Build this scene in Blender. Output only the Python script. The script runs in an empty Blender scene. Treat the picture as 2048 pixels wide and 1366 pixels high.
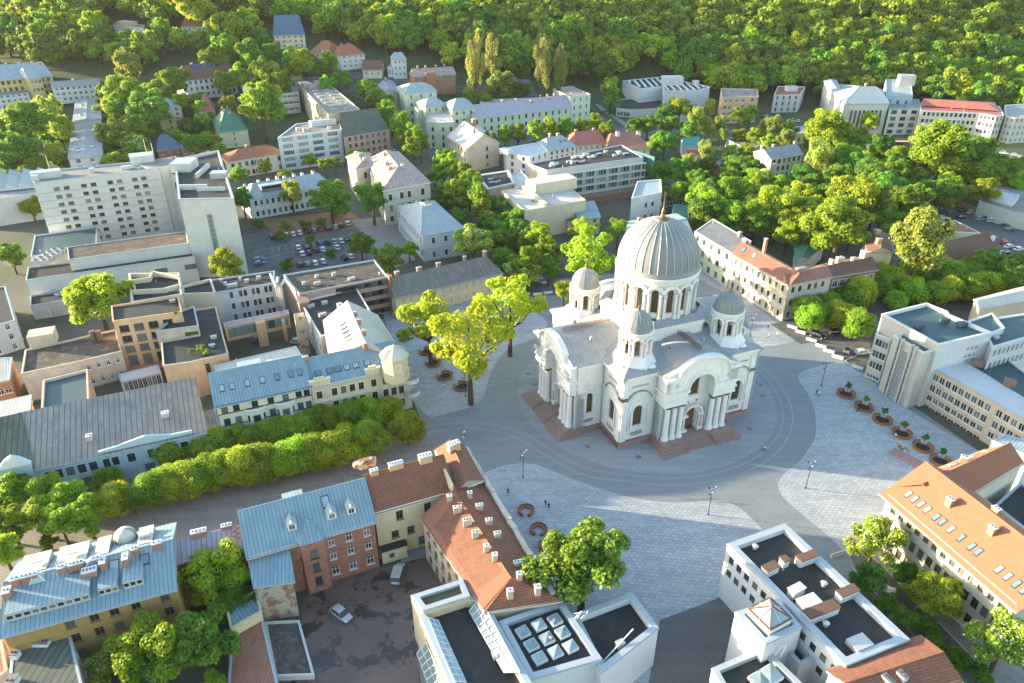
import bpy, bmesh, math, random
import numpy as np
from math import radians, sin, cos, pi, sqrt, atan2, hypot
from mathutils import Vector, Matrix
R = random.Random(7)
NR = np.random.RandomState(11)
S = bpy.context.scene
COL = S.collection

# ------------------------------------------------------------ camera, world, sun, exposure
FPX = 1450.0
PITCH = math.atan2(FPX, 2590.0)
CAMH = 100.0
cd = bpy.data.cameras.new('camera'); cam = bpy.data.objects.new('camera', cd); COL.objects.link(cam)
cd.sensor_width = 36; cd.lens = 36*FPX/2048; cd.clip_start = 1; cd.clip_end = 6000
cam.location = (0, 0, CAMH); cam.rotation_euler = (pi/2-PITCH, 0, 0)
S.camera = cam
W_ = bpy.data.worlds.new('World'); S.world = W_; W_.use_nodes = True
SUN_EL = radians(9.0); SUN_DIR = Vector((-.98, .19, 0)).normalized()      # towards the sun, in plan
nt = W_.node_tree; bg = nt.nodes['Background']
sky = nt.nodes.new('ShaderNodeTexSky'); sky.sky_type = 'NISHITA'; sky.sun_disc = False
sky.sun_elevation = SUN_EL; sky.sun_rotation = atan2(SUN_DIR.x, SUN_DIR.y)
sky.air_density = 1.1; sky.dust_density = 1.0; sky.ozone_density = 1.3
nt.links.new(sky.outputs[0], bg.inputs[0]); bg.inputs[1].default_value = .15
sl = bpy.data.lights.new('sun', 'SUN'); so = bpy.data.objects.new('sun', sl); COL.objects.link(so)
sl.energy = 4.5; sl.angle = radians(.5); sl.color = (1.0, .82, .55)
sd = Vector((SUN_DIR.x*cos(SUN_EL), SUN_DIR.y*cos(SUN_EL), sin(SUN_EL)))
so.rotation_euler = sd.to_track_quat('Z', 'Y').to_euler(); so.location = (-100, 100, 200)
S.view_settings.view_transform = 'Standard'; S.view_settings.look = 'None'
S.view_settings.gamma = 1; S.view_settings.use_curve_mapping = False
S.view_settings.exposure = 2.4
try:
    S.cycles.max_bounces = 6; S.cycles.diffuse_bounces = 3; S.cycles.glossy_bounces = 2
    S.cycles.transmission_bounces = 3; S.cycles.transparent_max_bounces = 6
    S.cycles.use_denoising = True
except Exception: pass

# thin evening haze over the whole town
HB = bpy.data.meshes.new('haze'); HB.from_pydata([(x, y, z) for z in (-2, 124) for x, y in ((-1510,-60),(1510,-60),(1510,2610),(-1510,2610))], [], [(3,2,1,0),(4,5,6,7),(0,1,5,4),(1,2,6,5),(2,3,7,6),(3,0,4,7)])
ho = bpy.data.objects.new('haze', HB); COL.objects.link(ho); ho['kind'] = 'stuff'; ho['label'] = 'thin pale haze in the air over the town'
hm = bpy.data.materials.new('haze'); hm.use_nodes = True; hm.node_tree.nodes.remove(hm.node_tree.nodes['Principled BSDF'])
hv = hm.node_tree.nodes.new('ShaderNodeVolumePrincipled'); hv.inputs['Color'].default_value = (.92,.94,.95,1); hv.inputs['Density'].default_value = .00003; hv.inputs['Anisotropy'].default_value = .2
hm.node_tree.links.new(hv.outputs[0], hm.node_tree.nodes['Material Output'].inputs['Volume']); HB.materials.append(hm)

# ------------------------------------------------------------ placing: survey of points read off the photograph
def ray(x, y):
    u = x-1024.0; v = y-683.0
    return Vector((u, FPX*cos(PITCH)-v*sin(PITCH), -FPX*sin(PITCH)-v*cos(PITCH)))
def P(x, y, h=0.0):
    d = ray(x, y); s = (CAMH-h)/-d.z
    return Vector((d.x*s, d.y*s, h))
def px(p):
    X, Y, Z = p[0], p[1], p[2]-CAMH
    z = Y*cos(PITCH)-Z*sin(PITCH)
    return 1024+FPX*X/z, 683-FPX*(Y*sin(PITCH)+Z*cos(PITCH))/z, z
def sm(t):
    t = min(1.0, max(0.0, t)); return t*t*(3-2*t)
def ter(x, y):
    yb = 395+sm((x+120)/220)*95
    t = (y-yb)
    z = 44*sm(t/(200-60*sm((x+120)/220)))+min(max(0, t-150), 600)*.03
    z += 3.0*sm(t/120)*(sin(x*.021+1)+sin(y*.017+x*.009))
    return z
def G(x, y):
    """ground point seen at a photo position"""
    h = 0.0
    for _ in range(40):
        p = P(x, y, h); h = h*.6+.4*ter(p.x, p.y)
    p = P(x, y, h); return Vector((p.x, p.y, ter(p.x, p.y)))

# ------------------------------------------------------------ mesh builder
class MB:
    def __init__(s): s.v = []; s.f = []; s.m = []; s.uv = []; s.mats = []
    def mi(s, m):
        if m not in s.mats: s.mats.append(m)
        return s.mats.index(m)
    def face(s, pts, m, uv=None):
        b = len(s.v); s.v += [tuple(p) for p in pts]; s.f.append(list(range(b, b+len(pts)))); s.m.append(s.mi(m))
        if uv is None:
            p0 = Vector(pts[0]); n = None
            for i in range(1, len(pts)-1):
                c = (Vector(pts[i])-p0).cross(Vector(pts[i+1])-p0)
                if c.length > 1e-9: n = c.normalized(); break
            if n is None: n = Vector((0, 0, 1))
            if abs(n.z) > .999: e = (Vector(pts[1])-p0); e = e.normalized() if e.length > 1e-9 else Vector((1, 0, 0))
            else: e = Vector((0, 0, 1)).cross(n).normalized()
            w = n.cross(e)
            uv = [(Vector(p).dot(e), Vector(p).dot(w)) for p in pts]
        s.uv += uv
    def box(s, c, d, m, ang=0.0, bottom=False):
        cx, cy, cz = c; x, y, z = d[0]/2, d[1]/2, d[2]/2; ca, sa = cos(ang), sin(ang)
        q = [Vector((cx+a*x*ca-b*y*sa, cy+a*x*sa+b*y*ca, cz+e*z)) for a, b, e in
             ((-1,-1,-1),(1,-1,-1),(1,1,-1),(-1,1,-1),(-1,-1,1),(1,-1,1),(1,1,1),(-1,1,1))]
        for f in ((4,5,6,7),(0,1,5,4),(1,2,6,5),(2,3,7,6),(3,0,4,7)): s.face([q[i] for i in f], m)
        if bottom: s.face([q[i] for i in (3,2,1,0)], m)
    def bar(s, a, b, r, m, n=6, r2=None, cap=True):
        a = Vector(a); b = Vector(b); d = (b-a); L = d.length
        if L < 1e-6: return
        d /= L; u = d.orthogonal().normalized(); w = d.cross(u); r2 = r if r2 is None else r2
        A = [a+(u*cos(t)+w*sin(t))*r for t in [2*pi*i/n for i in range(n)]]
        B = [b+(u*cos(t)+w*sin(t))*r2 for t in [2*pi*i/n for i in range(n)]]
        for i in range(n):
            j = (i+1) % n; s.face([A[i], A[j], B[j], B[i]], m, [(i/n, 0), ((i+1)/n, 0), ((i+1)/n, L), (i/n, L)])
        if cap: s.face(B, m); s.face(A[::-1], m)
    def lathe(s, prof, c, m, n=24, scal=None, uvs=1.0):
        """prof: (r,z) pairs bottom to top"""
        def pt(k, i):
            r, z = prof[k]; t = 2*pi*i/n
            return Vector((c[0]+r*cos(t), c[1]+r*sin(t), c[2]+z))
        for k in range(len(prof)-1):
            for i in range(n):
                q = [pt(k, i), pt(k, i+1), pt(k+1, i+1), pt(k+1, i)]
                uvq = [(i/n, k), ((i+1)/n, k), ((i+1)/n, k+1), (i/n, k+1)]
                if prof[k+1][0] < 1e-4: q = q[:3]; uvq = uvq[:3]
                elif prof[k][0] < 1e-4: q = [q[0], q[2], q[3]]; uvq = [uvq[0], uvq[2], uvq[3]]
                s.face(q, m, uvq)
    def prism(s, poly, z0, z1, m, mt=None, top=True, bottom=False):
        n = len(poly)
        for i in range(n):
            a, b = poly[i], poly[(i+1) % n]
            s.face([(a[0], a[1], z0), (b[0], b[1], z0), (b[0], b[1], z1), (a[0], a[1], z1)], m)
        if top: s.face([(p[0], p[1], z1) for p in poly], mt or m)
        if bottom: s.face([(p[0], p[1], z0) for p in poly][::-1], m)
    def panel(s, f, L, z0, z1, holes, depth, m, mr=None, step=None):
        """wall of length L between z0 and z1; f(s,d,z)->xyz (d = depth into the wall); holes (c,w,sill,top,arched)"""
        mr = mr or m; cuts = {0.0, L}
        if step:
            k = max(1, int(L/step))
            for i in range(k): cuts.add(L*i/k)
        hs = []
        for (c, w, a, b, ar) in holes:
            x0, x1 = c-w/2, c+w/2; r = w/2; hs.append((x0, x1, a, b, ar, c, r)); cuts |= {x0, x1}
            if ar:
                for i in range(1, 8): cuts.add(c-r*cos(pi*i/8))
        cs = sorted(cuts); cs2 = [cs[0]]
        for c in cs[1:]:
            if c-cs2[-1] > 1e-4: cs2.append(c)
        def tp(h, x):
            if not h[4]: return h[3]
            q = max(0.0, h[6]**2-(x-h[5])**2); return h[3]-h[6]+sqrt(q)
        for i in range(len(cs2)-1):
            a, b = cs2[i], cs2[i+1]; mid = (a+b)/2
            cov = sorted([h for h in hs if h[0] < mid < h[1]], key=lambda h: h[2])
            lo = (z0, z0)
            for h in cov:
                if h[2] > max(lo): s.face([f(a,0,lo[0]), f(b,0,lo[1]), f(b,0,h[2]), f(a,0,h[2])], m, [(a,lo[0]),(b,lo[1]),(b,h[2]),(a,h[2])])
                lo = (tp(h, a), tp(h, b))
                s.face([f(a,0,lo[0]), f(a,depth,lo[0]), f(b,depth,lo[1]), f(b,0,lo[1])], mr)
                if h[2] > z0+.02: s.face([f(a,0,h[2]), f(b,0,h[2]), f(b,depth,h[2]), f(a,depth,h[2])], mr)
            s.face([f(a,0,lo[0]), f(b,0,lo[1]), f(b,0,z1), f(a,0,z1)], m, [(a,lo[0]),(b,lo[1]),(b,z1),(a,z1)])
        for h in hs:
            t = h[3]-h[6] if h[4] else h[3]
            s.face([f(h[0],0,h[2]), f(h[0],depth,h[2]), f(h[0],depth,t), f(h[0],0,t)], mr)
            s.face([f(h[1],depth,h[2]), f(h[1],0,h[2]), f(h[1],0,t), f(h[1],depth,t)], mr)
    def mesh(s, name, smooth=False):
        me = bpy.data.meshes.new(name)
        me.from_pydata(s.v, [], s.f)
        for m in s.mats: me.materials.append(M(m) if isinstance(m, str) else m)
        me.polygons.foreach_set('material_index', s.m)
        l = me.uv_layers.new(name='UVMap'); l.data.foreach_set('uv', np.array(s.uv, dtype=np.float32).ravel())
        if smooth:
            bm = bmesh.new(); bm.from_mesh(me); bmesh.ops.remove_doubles(bm, verts=bm.verts, dist=.001)
            for f in bm.faces: f.smooth = True
            bm.to_mesh(me); bm.free()
        me.update(); return me
    def build(s, name, parent=None, smooth=False, world=True):
        """links the mesh; vertices are in world coordinates, or in the parent's frame when world is False"""
        if not s.f: return None
        if parent is not None and world:
            o = wloc(parent); s.v = [(a-o.x, b-o.y, c-o.z) for a, b, c in s.v]
        ob = bpy.data.objects.new(name, s.mesh(name, smooth)); COL.objects.link(ob)
        if parent is not None: ob.parent = parent
        return ob
def wloc(o):
    v = Vector(o.location)
    while o.parent: o = o.parent; v += Vector(o.location)
    return v
def tag(o, label=None, cat=None, group=None, kind=None):
    if label: o['label'] = label
    if cat: o['category'] = cat
    if group: o['group'] = group
    if kind: o['kind'] = kind
    return o
def empty(name, loc, rz=0, label=None, cat=None, group=None):
    e = bpy.data.objects.new(name, None); COL.objects.link(e); e.location = loc; e.rotation_euler = (0, 0, rz)
    e.empty_display_size = .5
    return tag(e, label, cat, group)
def put(name, me, parent, loc=(0,0,0), rz=0.0, sc=None):
    o = bpy.data.objects.new(name, me); COL.objects.link(o); o.parent = parent
    o.location = loc; o.rotation_euler = (0, 0, rz)
    if sc: o.scale = sc
    return o
def copy_tree(o, parent=None):
    c = o.copy(); COL.objects.link(c); c.parent = parent
    for ch in list(o.children): copy_tree(ch, c)
    return c

# ------------------------------------------------------------ materials
_M = {}
def M(name): return _M[name]
def newmat(name):
    m = bpy.data.materials.new(name); m.use_nodes = True; _M[name] = m
    return m, m.node_tree, m.node_tree.nodes['Principled BSDF']
def N(nt, t, **k):
    n = nt.nodes.new(t)
    for a, b in k.items():
        if a.startswith('i_'):
            key = a[2:]; key = int(key) if key.isdigit() else key.replace('_', ' ')
            n.inputs[key].default_value = b
        else: setattr(n, a, b)
    return n
def c4(c): return (c[0], c[1], c[2], 1)
def scl(c, k): return tuple(min(1, max(0, a*k)) for a in c)
def mixc(nt, fac, a, b):
    m = nt.nodes.new('ShaderNodeMix'); m.data_type = 'RGBA'
    for s_, x in ((0, fac), (6, a), (7, b)):
        if hasattr(x, 'links'): nt.links.new(x, m.inputs[s_])
        elif s_ == 0: m.inputs[0].default_value = x
        else: m.inputs[s_].default_value = c4(x)
    return m.outputs[2]
def ramp(nt, src, a, b):
    r = nt.nodes.new('ShaderNodeMapRange'); r.inputs[1].default_value = a; r.inputs[2].default_value = b
    nt.links.new(src, r.inputs[0]); return r.outputs[0]
def coord(nt, kind='Object', sc=(1,1,1), rot=0):
    t = nt.nodes.new('ShaderNodeTexCoord'); mp = nt.nodes.new('ShaderNodeMapping')
    mp.inputs['Scale'].default_value = sc; mp.inputs['Rotation'].default_value = (0, 0, rot)
    nt.links.new(t.outputs[kind], mp.inputs[0]); return mp.outputs[0]
def noise(nt, vec, scale, detail=4, rough=.6):
    n = N(nt, 'ShaderNodeTexNoise', i_Scale=scale, i_Detail=detail, i_Roughness=rough)
    nt.links.new(vec, n.inputs['Vector']); return n.outputs['Fac']
def bump(nt, b, h, strength=.3, dist=.05):
    n = N(nt, 'ShaderNodeBump', i_Strength=strength, i_Distance=dist)
    nt.links.new(h, n.inputs['Height']); nt.links.new(n.outputs[0], b.inputs['Normal'])
def plaster(name, c, dirt=.25, stain=(.35,.3,.24), rough=.9, sc=.35, stain_amt=.5):
    m, nt, b = newmat(name); v = coord(nt); b.inputs['Roughness'].default_value = rough
    n1 = noise(nt, v, sc, 6, .65); n2 = noise(nt, coord(nt, 'Object', (2.2,2.2,.25)), .8, 5, .7)
    col = mixc(nt, ramp(nt, n1, .35, .75), c, scl(c, 1-dirt))
    st = N(nt, 'ShaderNodeMath', operation='MULTIPLY', i_1=stain_amt); nt.links.new(ramp(nt, n2, .56, .78), st.inputs[0])
    col = mixc(nt, st.outputs[0], col, stain)
    nt.links.new(col, b.inputs['Base Color']); bump(nt, b, n1, .15, .03); return m
def flat(name, c, rough=.7, metal=0.0, var=.12, sc=1.5, spec=None):
    m, nt, b = newmat(name); v = coord(nt); n1 = noise(nt, v, sc, 4)
    nt.links.new(mixc(nt, n1, scl(c, 1+var), scl(c, 1-var)), b.inputs['Base Color'])
    b.inputs['Roughness'].default_value = rough; b.inputs['Metallic'].default_value = metal
    if spec is not None: b.inputs['Specular IOR Level'].default_value = spec
    return m
def seam(name, c, c2, pitch=.65, rust=None, rough=.5, metal=.1, rust_amt=(.62,.75), streak=(.9,.15)):
    """standing seam sheet metal: seams run up the slope (uv.y), oxidised in patches"""
    m, nt, b = newmat(name); uv = coord(nt, 'UV'); o = coord(nt)
    s_ = nt.nodes.new('ShaderNodeSeparateXYZ'); nt.links.new(uv, s_.inputs[0])
    f = N(nt, 'ShaderNodeMath', operation='MULTIPLY', i_1=1/pitch); nt.links.new(s_.outputs[0], f.inputs[0])
    fr = N(nt, 'ShaderNodeMath', operation='FRACT'); nt.links.new(f.outputs[0], fr.inputs[0])
    line = N(nt, 'ShaderNodeMath', operation='LESS_THAN', i_1=.16); nt.links.new(fr.outputs[0], line.inputs[0])
    fl = N(nt, 'ShaderNodeMath', operation='FLOOR'); nt.links.new(f.outputs[0], fl.inputs[0])
    cy = N(nt, 'ShaderNodeMath', operation='MULTIPLY', i_1=.45); nt.links.new(s_.outputs[1], cy.inputs[0])
    fy = N(nt, 'ShaderNodeMath', operation='FLOOR'); nt.links.new(cy.outputs[0], fy.inputs[0])
    cmb = nt.nodes.new('ShaderNodeCombineXYZ'); nt.links.new(fl.outputs[0], cmb.inputs[0]); nt.links.new(fy.outputs[0], cmb.inputs[1])
    wn = nt.nodes.new('ShaderNodeTexWhiteNoise'); nt.links.new(cmb.outputs[0], wn.inputs['Vector'])
    n1 = noise(nt, o, .35, 5, .65)
    a = mixc(nt, ramp(nt, n1, .35, .7), c, c2)
    w2 = N(nt, 'ShaderNodeMath', operation='MULTIPLY', i_1=.35); nt.links.new(wn.outputs[0], w2.inputs[0])
    a = mixc(nt, w2.outputs[0], a, scl(c2, .72))
    if rust:
        n2 = noise(nt, coord(nt, 'UV', (streak[0], streak[1], 1)), 1.2, 6, .7)
        a = mixc(nt, ramp(nt, n2, *rust_amt), a, rust)
    a = mixc(nt, line.outputs[0], a, scl(c2, .5))
    nt.links.new(a, b.inputs['Base Color']); b.inputs['Roughness'].default_value = rough; b.inputs['Metallic'].default_value = metal
    bump(nt, b, line.outputs[0], .6, .05); return m
def tiles(name, c, c2, w=.4, h=.35, dark=(.07,.035,.02), rough=.85, patch=.5):
    m, nt, b = newmat(name); uv = coord(nt, 'UV')
    br = N(nt, 'ShaderNodeTexBrick', i_Scale=1.0, offset=.5)
    for k, x in (('Mortar Size', .045), ('Brick Width', w), ('Row Height', h), ('Bias', -.1)): br.inputs[k].default_value = x
    br.inputs['Color1'].default_value = c4(c); br.inputs['Color2'].default_value = c4(c2); br.inputs['Mortar'].default_value = c4(dark)
    nt.links.new(uv, br.inputs['Vector']); n1 = noise(nt, coord(nt), .5, 6, .7)
    f = N(nt, 'ShaderNodeMath', operation='MULTIPLY', i_1=patch); nt.links.new(ramp(nt, n1, .5, .75), f.inputs[0])
    a = mixc(nt, f.outputs[0], br.outputs[0], dark)
    nt.links.new(a, b.inputs['Base Color']); b.inputs['Roughness'].default_value = rough
    bump(nt, b, br.outputs[1], -.5, .04); return m
def brick(name, c, c2, mortar=(.35,.3,.26), w=.5, h=.16, patch=None, pa=(.58,.66)):
    m, nt, b = newmat(name); uv = coord(nt, 'UV')
    br = N(nt, 'ShaderNodeTexBrick', i_Scale=1.0)
    for k, x in (('Mortar Size', .018), ('Brick Width', w), ('Row Height', h)): br.inputs[k].default_value = x
    br.inputs['Color1'].default_value = c4(c); br.inputs['Color2'].default_value = c4(c2); br.inputs['Mortar'].default_value = c4(mortar)
    nt.links.new(uv, br.inputs['Vector']); n1 = noise(nt, coord(nt), .7, 6, .75)
    a = mixc(nt, ramp(nt, n1, .3, .8), br.outputs[0], scl(c, .55))
    if patch: a = mixc(nt, ramp(nt, noise(nt, coord(nt), .45, 6, .65), *pa), a, patch)
    nt.links.new(a, b.inputs['Base Color']); b.inputs['Roughness'].default_value = .9
    bump(nt, b, br.outputs[1], -.3, .02); return m
def patchy(name, c, c2, c3=None, sc=.25, rough=.9, p3=(.6,.68), bumpy=.2, rough2=None):
    m, nt, b = newmat(name); v = coord(nt); n1 = noise(nt, v, sc, 8, .65); n2 = noise(nt, v, sc*2.7, 8, .7)
    a = mixc(nt, ramp(nt, n1, .4, .62), c, c2)
    k = ramp(nt, n2, *p3)
    if c3: a = mixc(nt, k, a, c3)
    nt.links.new(a, b.inputs['Base Color']); b.inputs['Roughness'].default_value = rough
    if rough2 is not None:
        r = nt.nodes.new('ShaderNodeMapRange'); r.inputs[3].default_value = rough; r.inputs[4].default_value = rough2
        nt.links.new(k, r.inputs[0]); nt.links.new(r.outputs[0], b.inputs['Roughness'])
    bump(nt, b, n2, bumpy, .05); return m
def paving(name, c, c2, mortar, w=.9, h=.9, rot=0.0, ms=.05, off=0.0, rough=.75, big=.3, wear=None):
    big = big*1.6
    m, nt, b = newmat(name); v = coord(nt, 'Object', (1,1,1), rot)
    br = N(nt, 'ShaderNodeTexBrick', i_Scale=1.0, offset=off)
    for k, x in (('Mortar Size', ms), ('Brick Width', w), ('Row Height', h), ('Mortar Smooth', .3)): br.inputs[k].default_value = x
    br.inputs['Color1'].default_value = c4(c); br.inputs['Color2'].default_value = c4(c2); br.inputs['Mortar'].default_value = c4(mortar)
    nt.links.new(v, br.inputs['Vector']); n1 = noise(nt, coord(nt, 'Object', (1,1,1)), .05, 6, .65); n2 = noise(nt, coord(nt, 'Object', (.15,1,1), rot-.2), .5, 6, .7)
    f = N(nt, 'ShaderNodeMath', operation='MULTIPLY', i_1=big); nt.links.new(ramp(nt, n1, .35, .7), f.inputs[0])
    a = mixc(nt, f.outputs[0], br.outputs[0], scl(c, .62))
    f2 = N(nt, 'ShaderNodeMath', operation='MULTIPLY', i_1=.35); nt.links.new(ramp(nt, n2, .45, .75), f2.inputs[0])
    a = mixc(nt, f2.outputs[0], a, wear or scl(c2, 1.3))
    nt.links.new(a, b.inputs['Base Color']); b.inputs['Roughness'].default_value = rough
    bump(nt, b, br.outputs[1], -.25, .02); return m
def glassy(name, c=(.02,.03,.035), c2=(.16,.18,.17), thr=.72, rough=.12):
    """window pane: dark room behind, some with pale curtains, some with sky reflection painted into the colour (differs window by window)"""
    m, nt, b = newmat(name); oi = nt.nodes.new('ShaderNodeObjectInfo')
    g = N(nt, 'ShaderNodeMath', operation='GREATER_THAN', i_1=thr); nt.links.new(oi.outputs['Random'], g.inputs[0])
    v = coord(nt); n1 = noise(nt, v, 1.3, 3); a = mixc(nt, n1, scl(c, 1.6), scl(c, .5))
    f = N(nt, 'ShaderNodeMath', operation='MULTIPLY', i_1=.8); nt.links.new(g.outputs[0], f.inputs[0])
    g2 = N(nt, 'ShaderNodeMath', operation='LESS_THAN', i_1=.2); nt.links.new(oi.outputs['Random'], g2.inputs[0]); g3 = N(nt, 'ShaderNodeMath', operation='MULTIPLY', i_1=.45); nt.links.new(g2.outputs[0], g3.inputs[0])  # these panes get a bluish sky reflection painted into their colour
    nt.links.new(mixc(nt, g3.outputs[0], mixc(nt, f.outputs[0], a, c2), (.12,.17,.2)), b.inputs['Base Color']); b.inputs['Roughness'].default_value = rough
    b.inputs['Specular IOR Level'].default_value = .6; return m
def leaf(name, c, c2, tr=.4, hue=.18, white=None):
    m, nt, b = newmat(name); out = nt.nodes['Material Output']
    oi = nt.nodes.new('ShaderNodeObjectInfo'); g = nt.nodes.new('ShaderNodeNewGeometry')
    n1 = noise(nt, coord(nt), 1.1, 3); a = mixc(nt, ramp(nt, n1, .3, .7), c, c2)
    hs = nt.nodes.new('ShaderNodeHueSaturation')
    mr = nt.nodes.new('ShaderNodeMapRange'); mr.inputs[3].default_value = .5-hue*.13; mr.inputs[4].default_value = .5+hue*.18
    nt.links.new(oi.outputs['Random'], mr.inputs[0]); nt.links.new(mr.outputs[0], hs.inputs['Hue'])
    ml = N(nt, 'ShaderNodeMath', operation='MULTIPLY', i_1=7.31); nt.links.new(oi.outputs['Random'], ml.inputs[0])
    fr = N(nt, 'ShaderNodeMath', operation='FRACT'); nt.links.new(ml.outputs[0], fr.inputs[0])
    mv = nt.nodes.new('ShaderNodeMapRange'); mv.inputs[3].default_value = .75; mv.inputs[4].default_value = 1.25
    nt.links.new(fr.outputs[0], mv.inputs[0]); nt.links.new(mv.outputs[0], hs.inputs['Value'])
    nt.links.new(a, hs.inputs['Color'])
    b.inputs['Roughness'].default_value = .55; b.inputs['Specular IOR Level'].default_value = .25
    nt.links.new(hs.outputs[0], b.inputs['Base Color'])
    t = nt.nodes.new('ShaderNodeBsdfTranslucent'); h2 = N(nt, 'ShaderNodeHueSaturation', i_Hue=.475, i_Value=1.5)
    nt.links.new(hs.outputs[0], h2.inputs['Color']); nt.links.new(h2.outputs[0], t.inputs[0])
    mx = nt.nodes.new('ShaderNodeMixShader'); mx.inputs[0].default_value = tr
    nt.links.new(b.outputs[0], mx.inputs[1]); nt.links.new(t.outputs[0], mx.inputs[2]); nt.links.new(mx.outputs[0], out.inputs[0])
    return m

YAW = radians(22.5)
# walls
for nm, c in dict(w_white=(.53,.545,.56), w_cream=(.56,.50,.34), w_pale=(.56,.56,.47), w_paleblue=(.36,.47,.54), w_grey=(.46,.47,.46),
                  w_concrete=(.46,.45,.40), w_yellow=(.50,.40,.19), w_yellowdk=(.34,.22,.08), w_mint=(.54,.58,.45), w_beige=(.60,.54,.40),
                  w_sand=(.50,.42,.31), w_pinkbrown=(.42,.29,.23), w_hotel=(.52,.53,.51), w_lime=(.50,.53,.35), w_stone=(.46,.44,.41),
                  w_ivory=(.58,.55,.47), w_pink=(.55,.40,.38), w_sun=(.62,.52,.33)).items():
    plaster(nm, c, .16, scl(c, .45), stain_amt=.35)
plaster('w_peach', (.62,.40,.24), .3, (.40,.17,.09), stain_amt=.8, sc=.25)
plaster('w_oldcream', (.56,.47,.36), .35, (.38,.2,.12), stain_amt=.8)
plaster('w_dirty', (.55,.50,.42), .35, (.30,.2,.14), stain_amt=.8)
plaster('w_church', (.70,.69,.66), .15, (.38,.31,.25), stain_amt=.75, sc=.5)
plaster('w_gallery', (.54,.56,.575), .15, (.32,.32,.30), stain_amt=.5)
brick('b_red', (.36,.13,.07), (.27,.09,.05), patch=(.42,.25,.17), pa=(.62,.75))
brick('b_orange', (.46,.18,.08), (.38,.14,.07)); brick('b_brown', (.24,.12,.08), (.19,.10,.07))
brick('b_patch', (.34,.15,.09), (.26,.12,.08), patch=(.42,.36,.27), pa=(.44,.5)); brick('b_chim', (.42,.20,.12), (.34,.17,.11))
flat('trim_white', (.6,.6,.58), .7); flat('trim_cream', (.66,.62,.48), .7); flat('trim_grey', (.36,.37,.37), .7); flat('trim_dark', (.05,.05,.05), .6)
flat('trim_blue', (.42,.54,.60), .7); flat('frame_brown', (.16,.09,.05), .6); flat('frame_white', (.7,.7,.68), .5); flat('frame_dark', (.04,.045,.05), .5)
glassy('glass'); glassy('glass_cool', (.03,.07,.08), (.2,.3,.3), .6); glassy('glass_sky', (.10,.20,.28), (.3,.4,.45), .5, .08)
glassy('glass_roof', (.17,.24,.26), (.26,.33,.34), .5, .15); glassy('glass_church', (.04,.035,.015), (.07,.05,.02), .5, .3)
flat('plywood', (.5,.38,.2), .8)
# roofs
seam('r_blue', (.23,.34,.39), (.18,.28,.33), .62, rust=(.16,.13,.12), rust_amt=(.7,.8)); seam('r_bluelight', (.35,.41,.43), (.28,.345,.37), .62)
seam('r_cream', (.55,.53,.46), (.47,.46,.41), .6); seam('r_grey', (.27,.29,.30), (.20,.22,.23), .6, rust=(.14,.12,.1))
seam('r_purple', (.40,.38,.42), (.32,.31,.36), .8, rust=(.22,.10,.06), rust_amt=(.72,.78), streak=(1,.6)); seam('r_church', (.36,.37,.375), (.27,.285,.30), .6, rust=(.27,.20,.17), rust_amt=(.55,.85), metal=.1)
seam('r_dome', (.45,.48,.48), (.35,.39,.40), 9, rust=(.30,.25,.18), rust_amt=(.64,.9), metal=0, rough=.5)
seam('r_green', (.05,.22,.15), (.04,.16,.11), .55); seam('r_rust', (.36,.15,.09), (.27,.11,.07), .5, rust=(.16,.09,.07), rust_amt=(.55,.8))
seam('r_patch', (.42,.40,.39), (.30,.29,.29), .7, rust=(.36,.17,.11), rust_amt=(.45,.58), streak=(1,.4)); seam('r_teal', (.05,.30,.26), (.04,.24,.2), .6)
seam('r_slate', (.13,.14,.18), (.10,.11,.15), .5); seam('r_bluedk', (.09,.16,.24), (.07,.13,.2), .5); seam('r_redmetal', (.42,.14,.11), (.34,.11,.09), .5)
seam('r_wood', (.21,.19,.17), (.14,.135,.13), .8, rust=(.30,.27,.24), rust_amt=(.5,.75), streak=(1.6,.2), rough=.9, metal=0); seam('r_asbestos', (.30,.275,.25), (.21,.195,.18), 1.05, rust=(.13,.12,.11), rust_amt=(.5,.8), streak=(1.6,.12), rough=.9, metal=0)
seam('r_moss', (.12,.13,.10), (.07,.09,.075), 1.05, rust=(.22,.21,.18), rust_amt=(.55,.8), streak=(1.4,.15), rough=.9, metal=0)
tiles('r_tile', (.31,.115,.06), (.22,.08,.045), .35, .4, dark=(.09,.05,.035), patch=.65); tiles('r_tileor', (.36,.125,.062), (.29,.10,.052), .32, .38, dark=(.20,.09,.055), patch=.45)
tiles('r_tilemid', (.42,.17,.09), (.34,.13,.07), .33, .38, patch=.35); tiles('r_tilebr', (.20,.10,.07), (.15,.08,.06), .35, .38)
patchy('r_bit', (.014,.018,.02), (.024,.029,.03), (.06,.065,.062), .2, rough=.8, p3=(.58,.78), rough2=.5); patchy('r_bitbrown', (.075,.058,.045), (.035,.033,.03), (.20,.13,.08), .2, rough=.8, p3=(.52,.66))
patchy('r_bitgreen', (.035,.085,.095), (.025,.06,.072), (.10,.15,.15), .12, rough=.6, p3=(.58,.8)); patchy('r_flat', (.22,.215,.20), (.16,.16,.155), (.30,.28,.24), .18)
patchy('r_flatlight', (.46,.44,.41), (.38,.37,.35), (.54,.5,.44), .15); patchy('r_membrane', (.48,.50,.52), (.42,.44,.47), None, .1)
patchy('r_mossy', (.06,.06,.045), (.10,.09,.04), (.04,.045,.05), .3); flat('cap_metal', (.36,.41,.44), .5, .2); flat('cap_white', (.6,.62,.62), .7)
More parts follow.
